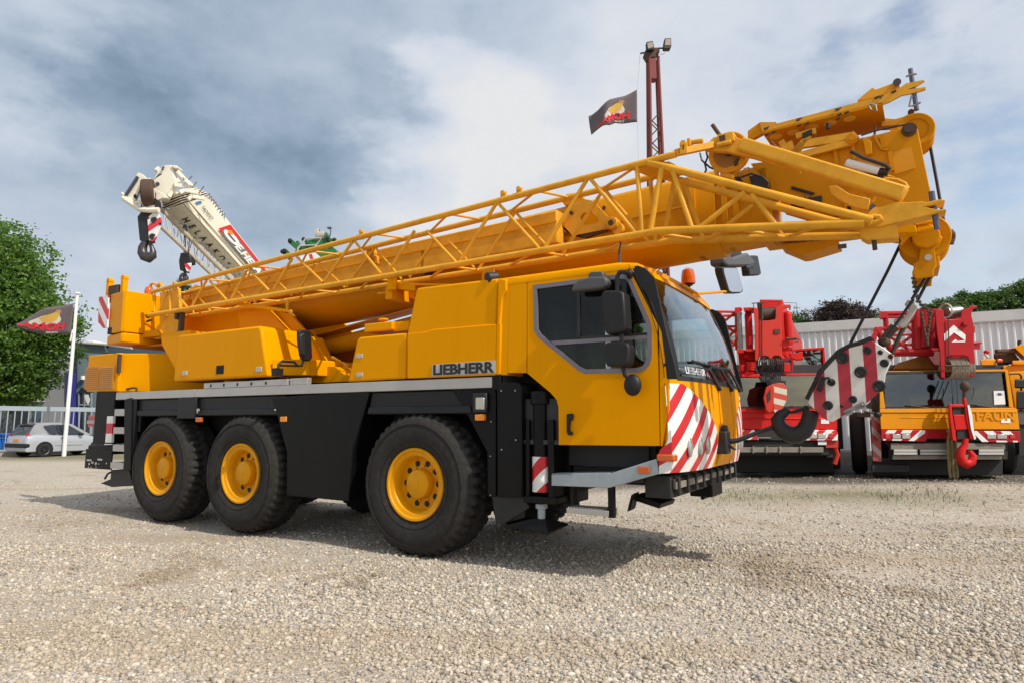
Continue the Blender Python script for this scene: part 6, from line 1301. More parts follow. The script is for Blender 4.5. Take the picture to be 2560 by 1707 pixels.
    q = MB(); wbox(q,'f',1052,890,1140,970,D-.40,.15); wbox(q,'f',1088,1085,1178,1165,D-.40,.15); each(q,'sheave_gap',M['dark'],HT)
    q = MB(); wtube(q,'f',1148,830,1150,760,D-.4,.03,n=10); q.ell(W('f',1150,735,D-.4),.085,.085,.10); wpath(q,'f',((1225,735),(1222,800),(1200,840)),D-.35,.008,6); each(q,'hoist_weight',M['rust'],HT)
    q = MB(); wpath(q,'f',((1155,1160),(1150,1215),(1125,1250),(1110,1300),(1130,1350),(1165,1368),(1205,1350),(1215,1300),(1190,1260)),D-.4,[.05,.06,.07,.085,.09,.09,.08,.07,.035],12); q.build('hook',M['red'],HT,smooth=60)
    # sling coil
    S = W('f',1040,1110,D-.2); ST = MB(); rng = random.Random(3)
    for k in range(7):
        x = 1010+k*10; wpath(ST,'f',((1030+rng.uniform(-8,8),1115),(x+rng.uniform(-6,6),1180),(x+5+rng.uniform(-8,8),1300),(x+12+rng.uniform(-10,10),1440),(x+22,1480+rng.uniform(-15,10))),D-.22+.02*(k % 3),.022,7)
    wtube(ST,'f',1020,1090,1055,1120,D-.2,.06,n=12)
    o = ST.build('lifting_sling', M['sling'], None, at=S); tag(o, 'khaki lifting sling hung in a bundle from the bumper of the yellow cabbed crane', 'sling')
M['rope_pale'] = mat('pale_greased_rope', (0.50,0.46,0.38), 0.55, 0.2, dirt=0.6, dcol=(0.16,0.11,0.08), dscale=30)
M['sling'] = mat('khaki_webbing', (0.24,0.19,0.085), 0.9, dirt=0.6, dcol=(0.10,0.08,0.04), dscale=12)
M['hz_wing'] = stripe_mat('faded_red_white_wing', (1.0,0,1.0), 0.34, 0.2, 0.6, c1=(0.30,0.03,0.03), c2=(0.36,0.28,0.25))
faun_crane()

def edge_truck():
    SKEW[0] = .72; D = 13.8; b0 = Vector((W('f',1700,0,D).x, D+1, .2))
    T = thing('truck_crane', 'yellow truck crane cut off by the right edge of the picture', 'truck crane', b0)
    def bd(q, n, m, par=T, **k): return q.build(n, m, par, **k)
    q = MB(); slab(q,'f',((1505,615),(1900,600),(1900,920),(1560,930)),D,2.0); slab(q,'f',((1460,565),(1900,545),(1900,600),(1470,620)),D+.6,2.0); slab(q,'f',((1535,525),(1900,515),(1900,560),(1540,560)),D+.5,.5); slab(q,'f',((1275,515),(1400,512),(1410,590),(1290,590)),D+.8,.8); bd(q,'cab_body',M['truck_yellow'],bevel=.02)
    q = MB(); slab(q,'f',((1570,930),(1900,920),(1900,1060),(1590,1050)),D+.05,.5); bd(q,'grey_step_panel',M['grey_plastic'],bevel=.02)
    q = MB(); slab(q,'f',((1590,1050),(1900,1050),(1900,1300),(1595,1300)),D+.1,1.5); bd(q,'front_underframe',M['dark'])
    for y0, y1, x0 in ((672,748,1558),(768,920,1572)):
        q = MB(); wbox(q,'f',x0,y0,x0+95,y1,D-.3,.14); bd(q,'wing_mirror',M['plastic'],bevel=.03,seg=3)
    q = MB(); wpath(q,'f',((1505,635),(1590,630),(1610,650),(1610,930)),D-.2,.02); bd(q,'mirror_arm',M['rubber'])
    q = MB(); slab(q,'f',((1520,430),(1560,425),(1640,500),(1760,520),(1760,430),(1640,390),(1600,400)),D+.7,.8); bm_ = bd(q,'boom',M['boom'],bevel=.03); q = MB(); slab(q,'f',((1385,470),(1420,445),(1530,430),(1600,520),(1440,560),(1400,510)),D+.9,.6); wtube(q,'f',1400,450,1560,445,D+.8,.05); bd(q,'winch_gear',M['rust'],bm_,bevel=.02)
    q = MB(); wpath(q,'f',((1590,380),(1590,420),(1630,415)),D+.8,.03); wtube(q,'f',1590,375,1600,378,D+.8,.05); bd(q,'exhaust_pipe',M['rust'])
    q = MB(); wbox(q,'f',1410,508,1462,540,D+.75,.15); bd(q,'beacon',M['orange'],bevel=.03)
    q = MB(); q.ell(W('f',1326,456,D+.8),.06,.06,.05); bd(q,'horn',M['red']); q = MB(); wtube(q,'f',1310,470,1340,500,D+.8,.03); bd(q,'horn_stem',M['white'])
    q = MB(); q.lathe([(.3,0),(.60,-.0),(.66,.07),(.66,.4),(.60,.46),(.3,.46)],(W('f',1590,0,D).x,D+2.2,.86),(1,0,0),36); bd(q,'wheel',M['tyre'])
    q = MB(); wlong(q, W('f',1600,0,D).x, W('f',2200,0,D).x, D+1.5, D+9, .3, 1.5); bd(q,'chassis',M['dark'])
edge_truck()
SKEW[0] = 0.0
# ------------------------------------------------------------------ far cranes
def far_cranes():
    base = W('w1', 2600, 3000, 34); base.z = -.1
    T = thing('truck_crane', 'cream white telescopic crane rising behind the yellow crane with black lettering along its boom', 'truck crane', base)
    def bd(q, n, m, par=T, **k): return q.build(n, m, par, **k)
    tipL, tipC, tipR = W('k',640,660,30.6), W('k',885,565,30.0), W('k',1215,470,30.8)
    bL, bC, bR = W('w1',1195,1540,33.6), W('w1',1490,1450,33.0), W('w1',1880,1290,33.8)
    ax = (bC-tipC).normalized(); Lb = (bC-tipC).length
    def sec(t, s=1.0, c0=None):
        L_, C_, R_2 = tipL+(bL-tipL)*t, tipC+(bC-tipC)*t, tipR+(bR-tipR)*t
        H_ = L_+R_2-C_; m = (L_+R_2)/2
        return [m+(p-m)*s for p in (L_, C_, R_2, H_)]
    q = MB(); q.loft([sec(0), sec(2.1)], True, True); bm_ = bd(q,'boom',M['cream'],bevel=.03)
    q = MB(); a, c = sec(0), sec(2.1); f = .2; q.bar(a[1]+(a[2]-a[1])*f, c[1]+(c[2]-c[1])*f, .03, .03); q.bar(a[0]+(a[1]-a[0])*.97, c[0]+(c[1]-c[0])*.97, .03, .03); each(q,'boom_seam',M['sling'],bm_)
    for k in range(5):
        q = MB(); t = -.012-.028*k; q.loft([sec(t-.012,1.10-.07*k), sec(t,1.10-.07*k)], True, True); bd(q,'section_collar',M['cream'],bm_,bevel=.02)
        q = MB(); q.loft([sec(t-.03,.98-.07*k), sec(t,.98-.07*k)], True, True); bd(q,'inner_section',M['rust'] if k < 3 else M['cream'],bm_)
    # lettering down the boom
    def onface(s_, i0, i1, t0, t1, f0, f1, m, nm, bold, off=.012, spacing=1.0, size_t=None):
        o = text(nm, s_, 1, Matrix.Identity(4), m, None, bold=bold, ext=0, spacing=spacing); me = o.data
        xs = [v.co.x for v in me.vertices]; ys = [v.co.y for v in me.vertices]; x0, x1, y0, y1 = min(xs), max(xs), min(ys), max(ys)
        def pt(t, f): S = sec(t); return S[i0]+(S[i1]-S[i0])*f
        n_ = (pt(t1,f0)-pt(t0,f0)).cross(pt(t0,f1)-pt(t0,f0)).normalized()
        if n_.dot(CAM-pt(t0,f0)) < 0: n_ = -n_
        for v in me.vertices: v.co = pt(t0+(t1-t0)*(v.co.x-x0)/(x1-x0), f0+(f1-f0)*(v.co.y-y0)/(y1-y0))+n_*off
        o.parent = T; o.matrix_parent_inverse = Matrix.Translation(-base); return o
    onface('HELAAKOSKI', 0, 1, .17, 1.10, .30, .66, M['text_black'], 'boom_lettering', .03, .05, 2.3)
    def face(t, f): s = sec(t); return s[1]+(s[2]-s[1])*f
    rn = None
    def quad(t0, t1, f0, f1, m, nm, off=.035):
        ps = [face(t0,f0), face(t1,f0), face(t1,f1), face(t0,f1)]; n_ = (ps[1]-ps[0]).cross(ps[3]-ps[0]).normalized()
        if n_.dot(CAM-ps[0]) < 0: n_ = -n_
        q = MB(); q.poly([p+n_*off for p in ps], n_*.004); return bd(q, nm, m, bm_), n_
    quad(.43,1.75,.80,.95,M['text_red'],'red_band'); quad(.43,.50,.40,.80,M['text_red'],'red_band'); quad(.50,1.75,.36,.80,M['banner_grey'],'grey_band',.03)
    quad(.50,.56,.62,.80,M['amber'],'yellow_patch',.045); quad(.68,.74,.50,.72,M['amber'],'yellow_patch',.045); quad(.86,.90,.50,.74,M['amber'],'yellow_patch',.045)
    ps = face(.60,.60); n_ = quad(.03,.06,.36,.58,M['logo_blue'],'blue_mark')[1]
    q = MB(); ey = (face(.6,.8)-face(.6,.4)).normalized(); q.poly([ps+n_*.048+ax*.55*math.cos(2*math.pi*k/20)+ey*.22*math.sin(2*math.pi*k/20) for k in range(20)], n_*.003); em = bd(q,'emblem_disc',M['white'],bm_)
    for tt in (.565, .625):
        q = MB(); c = face(tt,.60)+n_*.056; q.obox(c, ax*.16, ey*.045, n_*.002); bd(q,'emblem_mark',M['grey_plastic'],em)
    onface('E.HELAAKOSKI', 1, 2, .72, 1.72, .40, .74, M['white'], 'banner_lettering', .05, .06)
    onface('TADANO', 1, 2, .10, .29, .42, .54, M['text_black'], 'small_lettering', .01, .05)
    # boom head
    D = 29.6
    q = MB(); slab(q,'k',((440,330),(480,265),(585,95),(640,70),(720,66),(750,130),(740,160),(770,250),(745,300),(700,400),(640,490),(560,520),(500,420)),D,.5); slab(q,'k',((720,66),(790,72),(808,95),(790,115),(745,110)),D-.1,.5); hd = bd(q,'boom_head',M['cream'],bm_,bevel=.03)
    q = MB(); slab(q,'k',((355,320),(430,315),(500,380),(600,430),(690,500),(660,505),(600,500),(548,528),(430,470),(380,370)),D-.35,.2); slab(q,'k',((240,400),(330,470),(360,520),(330,500),(225,415)),D-.2,.2); bd(q,'head_cheek',M['cream'],hd,bevel=.02)
    c = W('k',430,440,D-.2); q = MB(); q.lathe([(.62,-.25),(.66,-.2),(.66,.2),(.62,.25),(0,.25)],c,(.75,.25,.1),32); q.tube(c-Vector((.2,.05,0)),c-Vector((.16,.04,0)),.6,28); bd(q,'head_sheave',M['rust'],hd)
    q = MB(); slab(q,'k',((560,180),(600,185),(500,250),(485,270)),D-.02,.03); slab(q,'k',((600,95),(630,85),(610,130),(590,135)),D-.12,.05); q.tube(W('k',543,315,D-.06),W('k',543,315,D),.09,14); each(q,'head_opening',M['pin'],hd)
    q = MB(); slab(q,'k',((255,210),(290,165),(345,190),(400,245),(445,235),(430,300),(330,320),(240,560),(150,510),(140,470),(280,230)),D-.3,.15); fr = bd(q,'head_frame',M['cream'],hd,bevel=.02)
    q = MB(); wtube(q,'k',125,465,285,220,D-.42,.07,n=12); bd(q,'frame_rod',M['pin'],fr)
    q = MB(); wpath(q,'k',((150,512),(230,565),(330,550),(430,545)),D-.38,.09,8); wpath(q,'k',((90,490),(140,500)),D-.38,.08,8); wpath(q,'k',((75,440),(130,475)),D-.38,.06,8); wpath(q,'k',((95,500),(320,650),(430,660),(560,655)),D-.36,.13,8); wbox(q,'k',320,590,540,640,D-.3,.3); bd(q,'lower_head_beam',M['cream'],hd)
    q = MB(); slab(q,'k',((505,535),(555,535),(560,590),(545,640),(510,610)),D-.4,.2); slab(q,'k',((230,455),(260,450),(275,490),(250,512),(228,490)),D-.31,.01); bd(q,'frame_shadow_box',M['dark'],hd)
    q = MB()
    for p0, p1 in (((690,490),(760,330)),((760,330),(930,350)),((740,300),(850,260)),((520,150),(560,110)),((800,150),(900,260)),((900,260),(1000,350)),((830,430),(900,400)),((900,400),(1110,440)),((940,520),(1000,480)),((1000,480),(1160,510)),((600,480),(640,430))): q.bar(W('k',*p0,D+.1),W('k',*p1,D+.3),.12,.18)
    each(q,'head_fitting',M['cream'],hd,bevel=.02)
    q = MB()
    for p0, p1 in (((900,310),(995,215)),((990,370),(1055,290)),((1080,440),(1150,345)),((790,150),(1010,370))): wtube(q,'k',*p0,*p1,D+.2,.025,n=6)
    for k in range(8): x = 1180+k*28; y = 470+k*38; wpath(q,'k',((x,y),(x+45,y-30),(x+40,y+30)),D+.6,.025,6)
    wpath(q,'k',((1190,500),(1290,540),(1400,700),(1420,800)),D+.7,.02,6); bd(q,'cable_guides',M['steel'],bm_)
    # lattice jib slung under the boom
    q = MB(); q.tube(W('k',560,615,30.0),W('k',1700,1760,33.5),.11,10); q.tube(W('k',590,880,30.0),W('k',1600,1830,33.5),.085,10); q.tube(W('k',700,600,31.2),W('k',1700,1560,34.5),.07,8); jb = bd(q,'lattice_jib',M['cream_brown'],bm_)
    q = MB(); P1 = lambda t: W('k',560,615,30.0)*(1-t)+W('k',1700,1760,33.5)*t; P2 = lambda t: W('k',590,880,30.0)*(1-t)+W('k',1600,1830,33.5)*t; P3 = lambda t: W('k',700,600,31.2)*(1-t)+W('k',1700,1560,34.5)*t
    for k in range(12):
        t0, t1 = .02+k*.08, .06+k*.08; q.tube(P2(t0),P1(t1),.03,6); q.tube(P1(t1),P2(t0+.08),.03,6); q.tube(P1(t0),P3(t1),.025,6); q.tube(P3(t1),P2(t0+.08),.025,6)
    bd(q,'jib_lacing',M['label_grey'],jb)
    q = MB(); wbox(q,'k',960,950,1020,1020,31.8,.3); wbox(q,'k',1020,1020,1110,1075,31.9,.3); bd(q,'jib_bracket',M['cream'],jb,bevel=.03)
    q = MB()
    for x0, x1 in ((330,335),(405,408),(520,515)): wtube(q,'k',x0,430,x1,690,D-.35,.02,n=6)
    for x in (888,905,950): wtube(q,'k',x+8,880 if x < 940 else 1030,x,1230,31.0,.025,n=6)
    each(q,'hoist_rope',M['rope'],bm_)
    q = MB(); q.ell(W('k',898,910,31.0),.12,.12,.25,10,8); bd(q,'rope_weight',M['pin'],bm_)
    # carrier of the crane standing behind
    q = MB(); bp = sec(2.1)[1]; q.box(base.x-1.2,base.x+6,33,36,.5,1.6); q.box(base.x+.5,base.x+4,33.2,35.6,1.6,3.0); bd(q,'carrier',M['cream'],bevel=.05)
    # its two hook blocks
    def hb(label, v, cheek, body, hookpts, rr, D, stripes, bolts):
        o = W(v, body[0][0], body[0][1], D); HT = thing('hook_block', label, 'hook block', o, group=None)
        q = MB(); slab(q,v,body,D,.5); q.build('block_body',M['rubber'],HT,bevel=.04)
        q = MB(); slab(q,v,cheek,D-.06,.08); ck = q.build('side_plate',stripes,HT,bevel=.01)
        if bolts:
            q = MB()
            for x, y, r in bolts: q.tube(W(v,x,y,D-.1),W(v,x,y,D-.02),r,16)
            each(q,'bolt',M['dark'],ck)
        q = MB(); q.path(WP(v,hookpts,D+.15), rr, 12); q.build('hook',M['hook_steel'],HT,smooth=60)
    hb('large black hook block with red and white striped cheek below the cream crane boom tip','k',((408,760),(500,672),(562,705),(592,800),(570,905),(510,1045),(478,1068),(430,1052)),((275,745),(330,668),(445,662),(505,675),(412,765),(445,1055),(350,1072),(304,1050)),
       ((440,1050),(450,1100),(470,1150),(485,1200),(478,1250),(430,1282),(375,1260),(345,1210),(348,1150),(370,1100),(395,1070)),[.09,.09,.1,.14,.20,.24,.24,.22,.2,.17,.15],29.4,M['hz_far'],((500,790,.15),(478,1005,.15),(578,838,.06),(415,762,.05)))
    hb('smaller black hook block with a striped cheek hanging under the cream lattice jib','k',((890,1360),(980,1345),(975,1400),(955,1460),(920,1455)),((840,1215),(930,1210),(975,1260),(982,1345),(900,1365),(900,1460),(830,1440),(818,1320)),
       ((900,1455),(905,1500),(925,1540),(910,1580),(880,1585),(855,1560),(860,1520),(885,1485)),[.07,.07,.1,.13,.14,.13,.11,.08],31.0,M['hz_far2'],())
    # green crane far behind
    base = W('w2',1200,2000,62); base.z = 0; D = 62
    T2 = thing('crane', 'green crane far away whose head peeps over the lattice jib', 'crane', base)
    q = MB(); slab(q,'w2',((1090,560),(1600,490),(1700,480),(1850,700),(2100,900),(2200,1300),(1000,1300),(1050,800)),D,1.5); q.build('boom_head',M['green'],T2,bevel=.05)
    q = MB(); q.bar(W('w2',300,960,D),W('w2',520,1180,D),.35,.6); q.bar(W('w2',480,590,D),W('w2',760,830,D),.3,.5); slab(q,'w2',((680,590),(770,580),(830,760),(700,780)),D,.6); slab(q,'w2',((950,520),(1090,560),(1120,680),(1000,700),(990,620)),D-.1,.4); slab(q,'w2',((1690,320),(1760,290),(1850,500),(1800,580),(1680,520)),D-.2,.8); q.bar(W('w2',1820,560,D),W('w2',2030,560,D),.25,.25); slab(q,'w2',((620,980),(760,800),(1050,760),(1080,1000)),D+.1,.6); each(q,'head_arm',M['green'],T2,bevel=.03)
    q = MB()
    for x, y in ((480,580),(220,960),(290,930),(955,540),(2020,560)): q.ell(W('w2',x,y,D-.3),.22,.2,.22,8,6)
    q.tube(W('w2',1780,450,D-.3),W('w2',1790,520,D-.3),.15,8); each(q,'pin_head',M['dark'],T2)
    q = MB(); wpath(q,'w2',((740,940),(760,850),(1030,520),(1580,490),(1340,820)),D-.5,.10,6); wpath(q,'w2',((860,765),(1400,725)),D-.5,.07,6); q.build('guard_rail',M['label_grey'],T2)
    q = MB(); wtube(q,'w2',1500,420,1700,400,D+.2,.45,n=14); 
    for x in (1390,1440,1480): q.lathe([(.65,-.05),(.68,0),(.65,.05)],W('w2',x,400,D+.3),(1,.2,0),18)
    q.build('rope_drum',M['rope_pale'],T2)
    q = MB(); wpath(q,'w2',((1850,500),(1900,260),(1860,180),(1830,140)),D,.06,6); wpath(q,'w2',((1860,170),(1910,125)),D,.12,6); q.ell(W('w2',1825,140,D),.18,.15,.12,8,6); q.build('wind_gauge',M['pin'],T2)
    q = MB(); slab(q,'w2',((820,1130),(1350,980),(1700,1300),(900,1300)),D-.4,.3); q.build('white_panel',M['white'],T2); q = MB(); slab(q,'w2',((1140,1060),(1240,1040),(1290,1200),(1200,1220)),D-.45,.03); q.build('red_patch',M['text_red'],T2)
    q = MB(); q.box(base.x-1.5,base.x+1.5,63,64.5,0,15.5); q.build('boom',M['green'],T2)
M['cream_brown'] = mat('brownish_cream', (0.42,0.35,0.24), 0.5, dirt=0.3, dcol=(0.2,0.15,0.1))  # darker, browner tone of the cream for the lattice jib
M['banner_grey'] = mat('grey_banner_paint', (0.16,0.16,0.16), 0.5)
M['logo_blue'] = mat('blue_logo_paint', (0.03,0.22,0.5), 0.4)
M['hook_steel'] = mat('dark_hook_steel', (0.07,0.065,0.07), 0.35, 0.6, dirt=0.5, dcol=(0.12,0.07,0.05), dscale=4)
M['hz_far'] = stripe_mat('red_white_far_hook', (-0.75,0,1.0), 0.85, 0.1, 0.42, c1=(0.6,0.03,0.05))
M['hz_far2'] = stripe_mat('red_white_small_hook', (0.9,0,1.0), 0.5, 0.1, 0.45, c1=(0.6,0.03,0.05))
far_cranes()

# ------------------------------------------------------------------ mast, flags, fence, car, buildings
def flag(name, label, topc, botc, D, wave, amp):
    """topc / botc: points from the hoist to the fly end (view, x, y)"""
    def ev(c, u):
        t = u*(len(c)-1); i = min(int(t), len(c)-2); f = t-i
        return W(c[i][0], c[i][1], c[i][2], D)*(1-f)+W(c[i+1][0], c[i+1][1], c[i+1][2], D)*f
    def pt(u, v, off=0.0):
        p = ev(topc, u)*v+ev(botc, u)*(1-v); return p+Vector((0, amp*u*math.sin(u*wave+v*1.3)-off, 0))
    q = MB(); nu, nv = 28, 8; vs = [pt(i/nu, j/nv) for j in range(nv+1) for i in range(nu+1)]
    q.add(vs, [(j*(nu+1)+i, j*(nu+1)+i+1, (j+1)*(nu+1)+i+1, (j+1)*(nu+1)+i) for j in range(nv) for i in range(nu)])
    base = pt(0,0); o = q.build('cloth', M['flag'], None, smooth=180)
    T = thing(name, label, 'flag', base); o.parent = T; o.matrix_parent_inverse = Matrix.Translation(-base)
    sol = o.modifiers.new('t', 'SOLIDIFY'); sol.thickness = .006; sol.offset = 0
    def patch(outl, m, nm, off):
        import bmesh
        me = bpy.data.meshes.new(nm); bm = bmesh.new(); vs = [bm.verts.new((u, v, 0)) for u, v in outl]; bm.faces.new(vs)
        bmesh.ops.triangulate(bm, faces=bm.faces)
        bmesh.ops.subdivide_edges(bm, edges=bm.edges, cuts=3, use_grid_fill=True)
        for vv in bm.verts: vv.co = pt(vv.co.x, vv.co.y, off)
        bm.to_mesh(me); bm.free(); me.materials.append(m); ob = bpy.data.objects.new(nm, me); COL.objects.link(ob); ob.parent = T; ob.matrix_parent_inverse = Matrix.Translation(-base)
    off = .012
    patch([(.24,.36),(.22,.5),(.27,.66),(.40,.72),(.55,.66),(.66,.52),(.72,.34),(.6,.30),(.45,.33)], M['flag_cream'], 'emblem_ground', off)
    patch([(.30,.52),(.26,.74),(.34,.80),(.46,.70),(.57,.60),(.50,.42),(.40,.40)], M['amber_cloth'], 'emblem_crane', off*1.6)
    patch([(.24,.74),(.26,.84),(.34,.86),(.36,.78)], M['flag_brown'], 'emblem_boom', off*2.2)
    patch([(.70,.28),(.78,.20),(.95,.17),(.85,.10),(.72,.14)], M['flag_red'], 'red_swoosh', off)
    def tx(s, u0, u1, v0, v1, m, nm, bold):
        o = text(nm, s, 1, Matrix.Identity(4), m, None, bold=bold, ext=0); me = o.data
        xs = [v.co.x for v in me.vertices]; ys = [v.co.y for v in me.vertices]; x0, x1, y0, y1 = min(xs), max(xs), min(ys), max(ys)
        for v in me.vertices: v.co = pt(u0+(u1-u0)*(v.co.x-x0)/(x1-x0), v0+(v1-v0)*(v.co.y-y0)/(y1-y0), off*2.4)
        o.parent = T; o.matrix_parent_inverse = Matrix.Translation(-base)
    tx('HOMA', .12, .78, .12, .40, M['flag_red'], 'flag_lettering', .05)
    tx('cranes', .22, .42, .03, .10, M['flag_cream'], 'small_lettering', .01)
    return T
M['flag'] = mat('dark_maroon_cloth', (0.125,0.10,0.105), 0.85, var=0.2)
M['flag_cream'] = mat('cream_print', (0.55,0.52,0.45), 0.85); M['amber_cloth'] = mat('yellow_print', (0.55,0.34,0.06), 0.85)
M['flag_brown'] = mat('brown_print', (0.40,0.22,0.13), 0.85); M['flag_red'] = mat('red_print', (0.62,0.02,0.03), 0.85)
for k in ('flag','flag_cream','amber_cloth','flag_brown','flag_red'):
    pass

def mast():
    D = 22.0; c = W('m',868,1500,D); base = Vector((c.x, D, 0))
    T = thing('lamp_mast', 'tall rust red lattice mast with two floodlights behind the yellow crane', 'light mast', base)
    top = W('m',838,330,D); wt, wb = .20, .36
    def leg(sx, sy): return [Vector((c.x+sx*wb, D+sy*wb, 0)), Vector((W('m',842,320,D).x+sx*wt*.78, D+sy*wt*.78, top.z))]
    legs = {(sx,sy): leg(sx,sy) for sx in (-1,1) for sy in (-1,1)}
    for (sx, sy), l in legs.items():
        q = MB(); q.bar(l[0], l[1], .085, .085); q.build('mast_leg', M['mast_red'], T)
    q = MB(); n = 34
    for s in range(4):
        k0, k1 = [((-1,-1),(1,-1)),((1,-1),(1,1)),((1,1),(-1,1)),((-1,1),(-1,-1))][s]
        for i in range(n-5):
            f0, f1 = i/n, (i+1)/n; a, b_ = legs[k0], legs[k1]
            p = (a if i % 2 == 0 else b_); r = (b_ if i % 2 == 0 else a); q.tube(p[0]+(p[1]-p[0])*f0, r[0]+(r[1]-r[0])*f1, .022, 5)
    q.build('mast_lacing', M['rust'], T)
    a = W('m',808,600,D); q = MB(); q.box(a.x-.02, W('m',878,600,D).x, D-.17, D+.17, a.z, top.z+.1); q.build('mast_plate', M['mast_red'], T)
    q = MB(); slab(q,'m',((742,250),(770,190),(880,190),(930,215),(930,245),(885,260),(885,310),(785,320)),D-.2,.4); hd = q.build('mast_head', M['rust'], T, bevel=.03)
    q = MB(); wtube(q,'m',890,205,1060,200,D-.1,.03,n=8); wtube(q,'m',690,266,745,258,D-.1,.03,n=8); wpath(q,'m',((925,275),(965,278),(990,255),(1000,215)),D-.1,.008,5); q.build('mast_arm', M['rust'], T)
    for l, g in ((((765,125),(845,108),(862,195),(862,215),(785,225),(772,205)),((775,140),(838,125),(848,190),(785,205))),(((990,80),(1070,74),(1072,180),(1058,208),(975,205),(978,150)),((1000,90),(1062,86),(1062,165),(990,165)))):
        q = MB(); slab(q,'m',l,D-.35,.2); fl = q.build('floodlight', M['rubber'], T, bevel=.02)
        q = MB(); slab(q,'m',g,D-.36,.02); q.build('lamp_lens', M['lamp_warm'], fl)
    q = MB(); wtube(q,'m',688,265,650,720,D-.1,.006,n=5); q.tube(W('m',653,1100,D-.1),Vector((W('m',670,1500,D).x,D-.1,.5)),.006,5); q.build('halyard', M['label_grey'], T)
    flag('flag', 'dark flag with red lettering flying from the red lattice mast', [('m',650,708),('m',500,785),('m',300,862),('m',180,945),('m',68,983)], [('m',652,1107),('m',500,1115),('m',385,1110),('m',300,1178),('m',215,1185),('m',100,1230)], D-.1, 7.0, .35)
M['mast_red'] = mat('rust_red_mast_paint', (0.20,0.035,0.028), 0.6, dirt=0.5, dcol=(0.11,0.05,0.04), dscale=3)
M['lamp_warm'] = mat('floodlight_lens', (0.42,0.33,0.26), 0.25, 0.2)
mast()

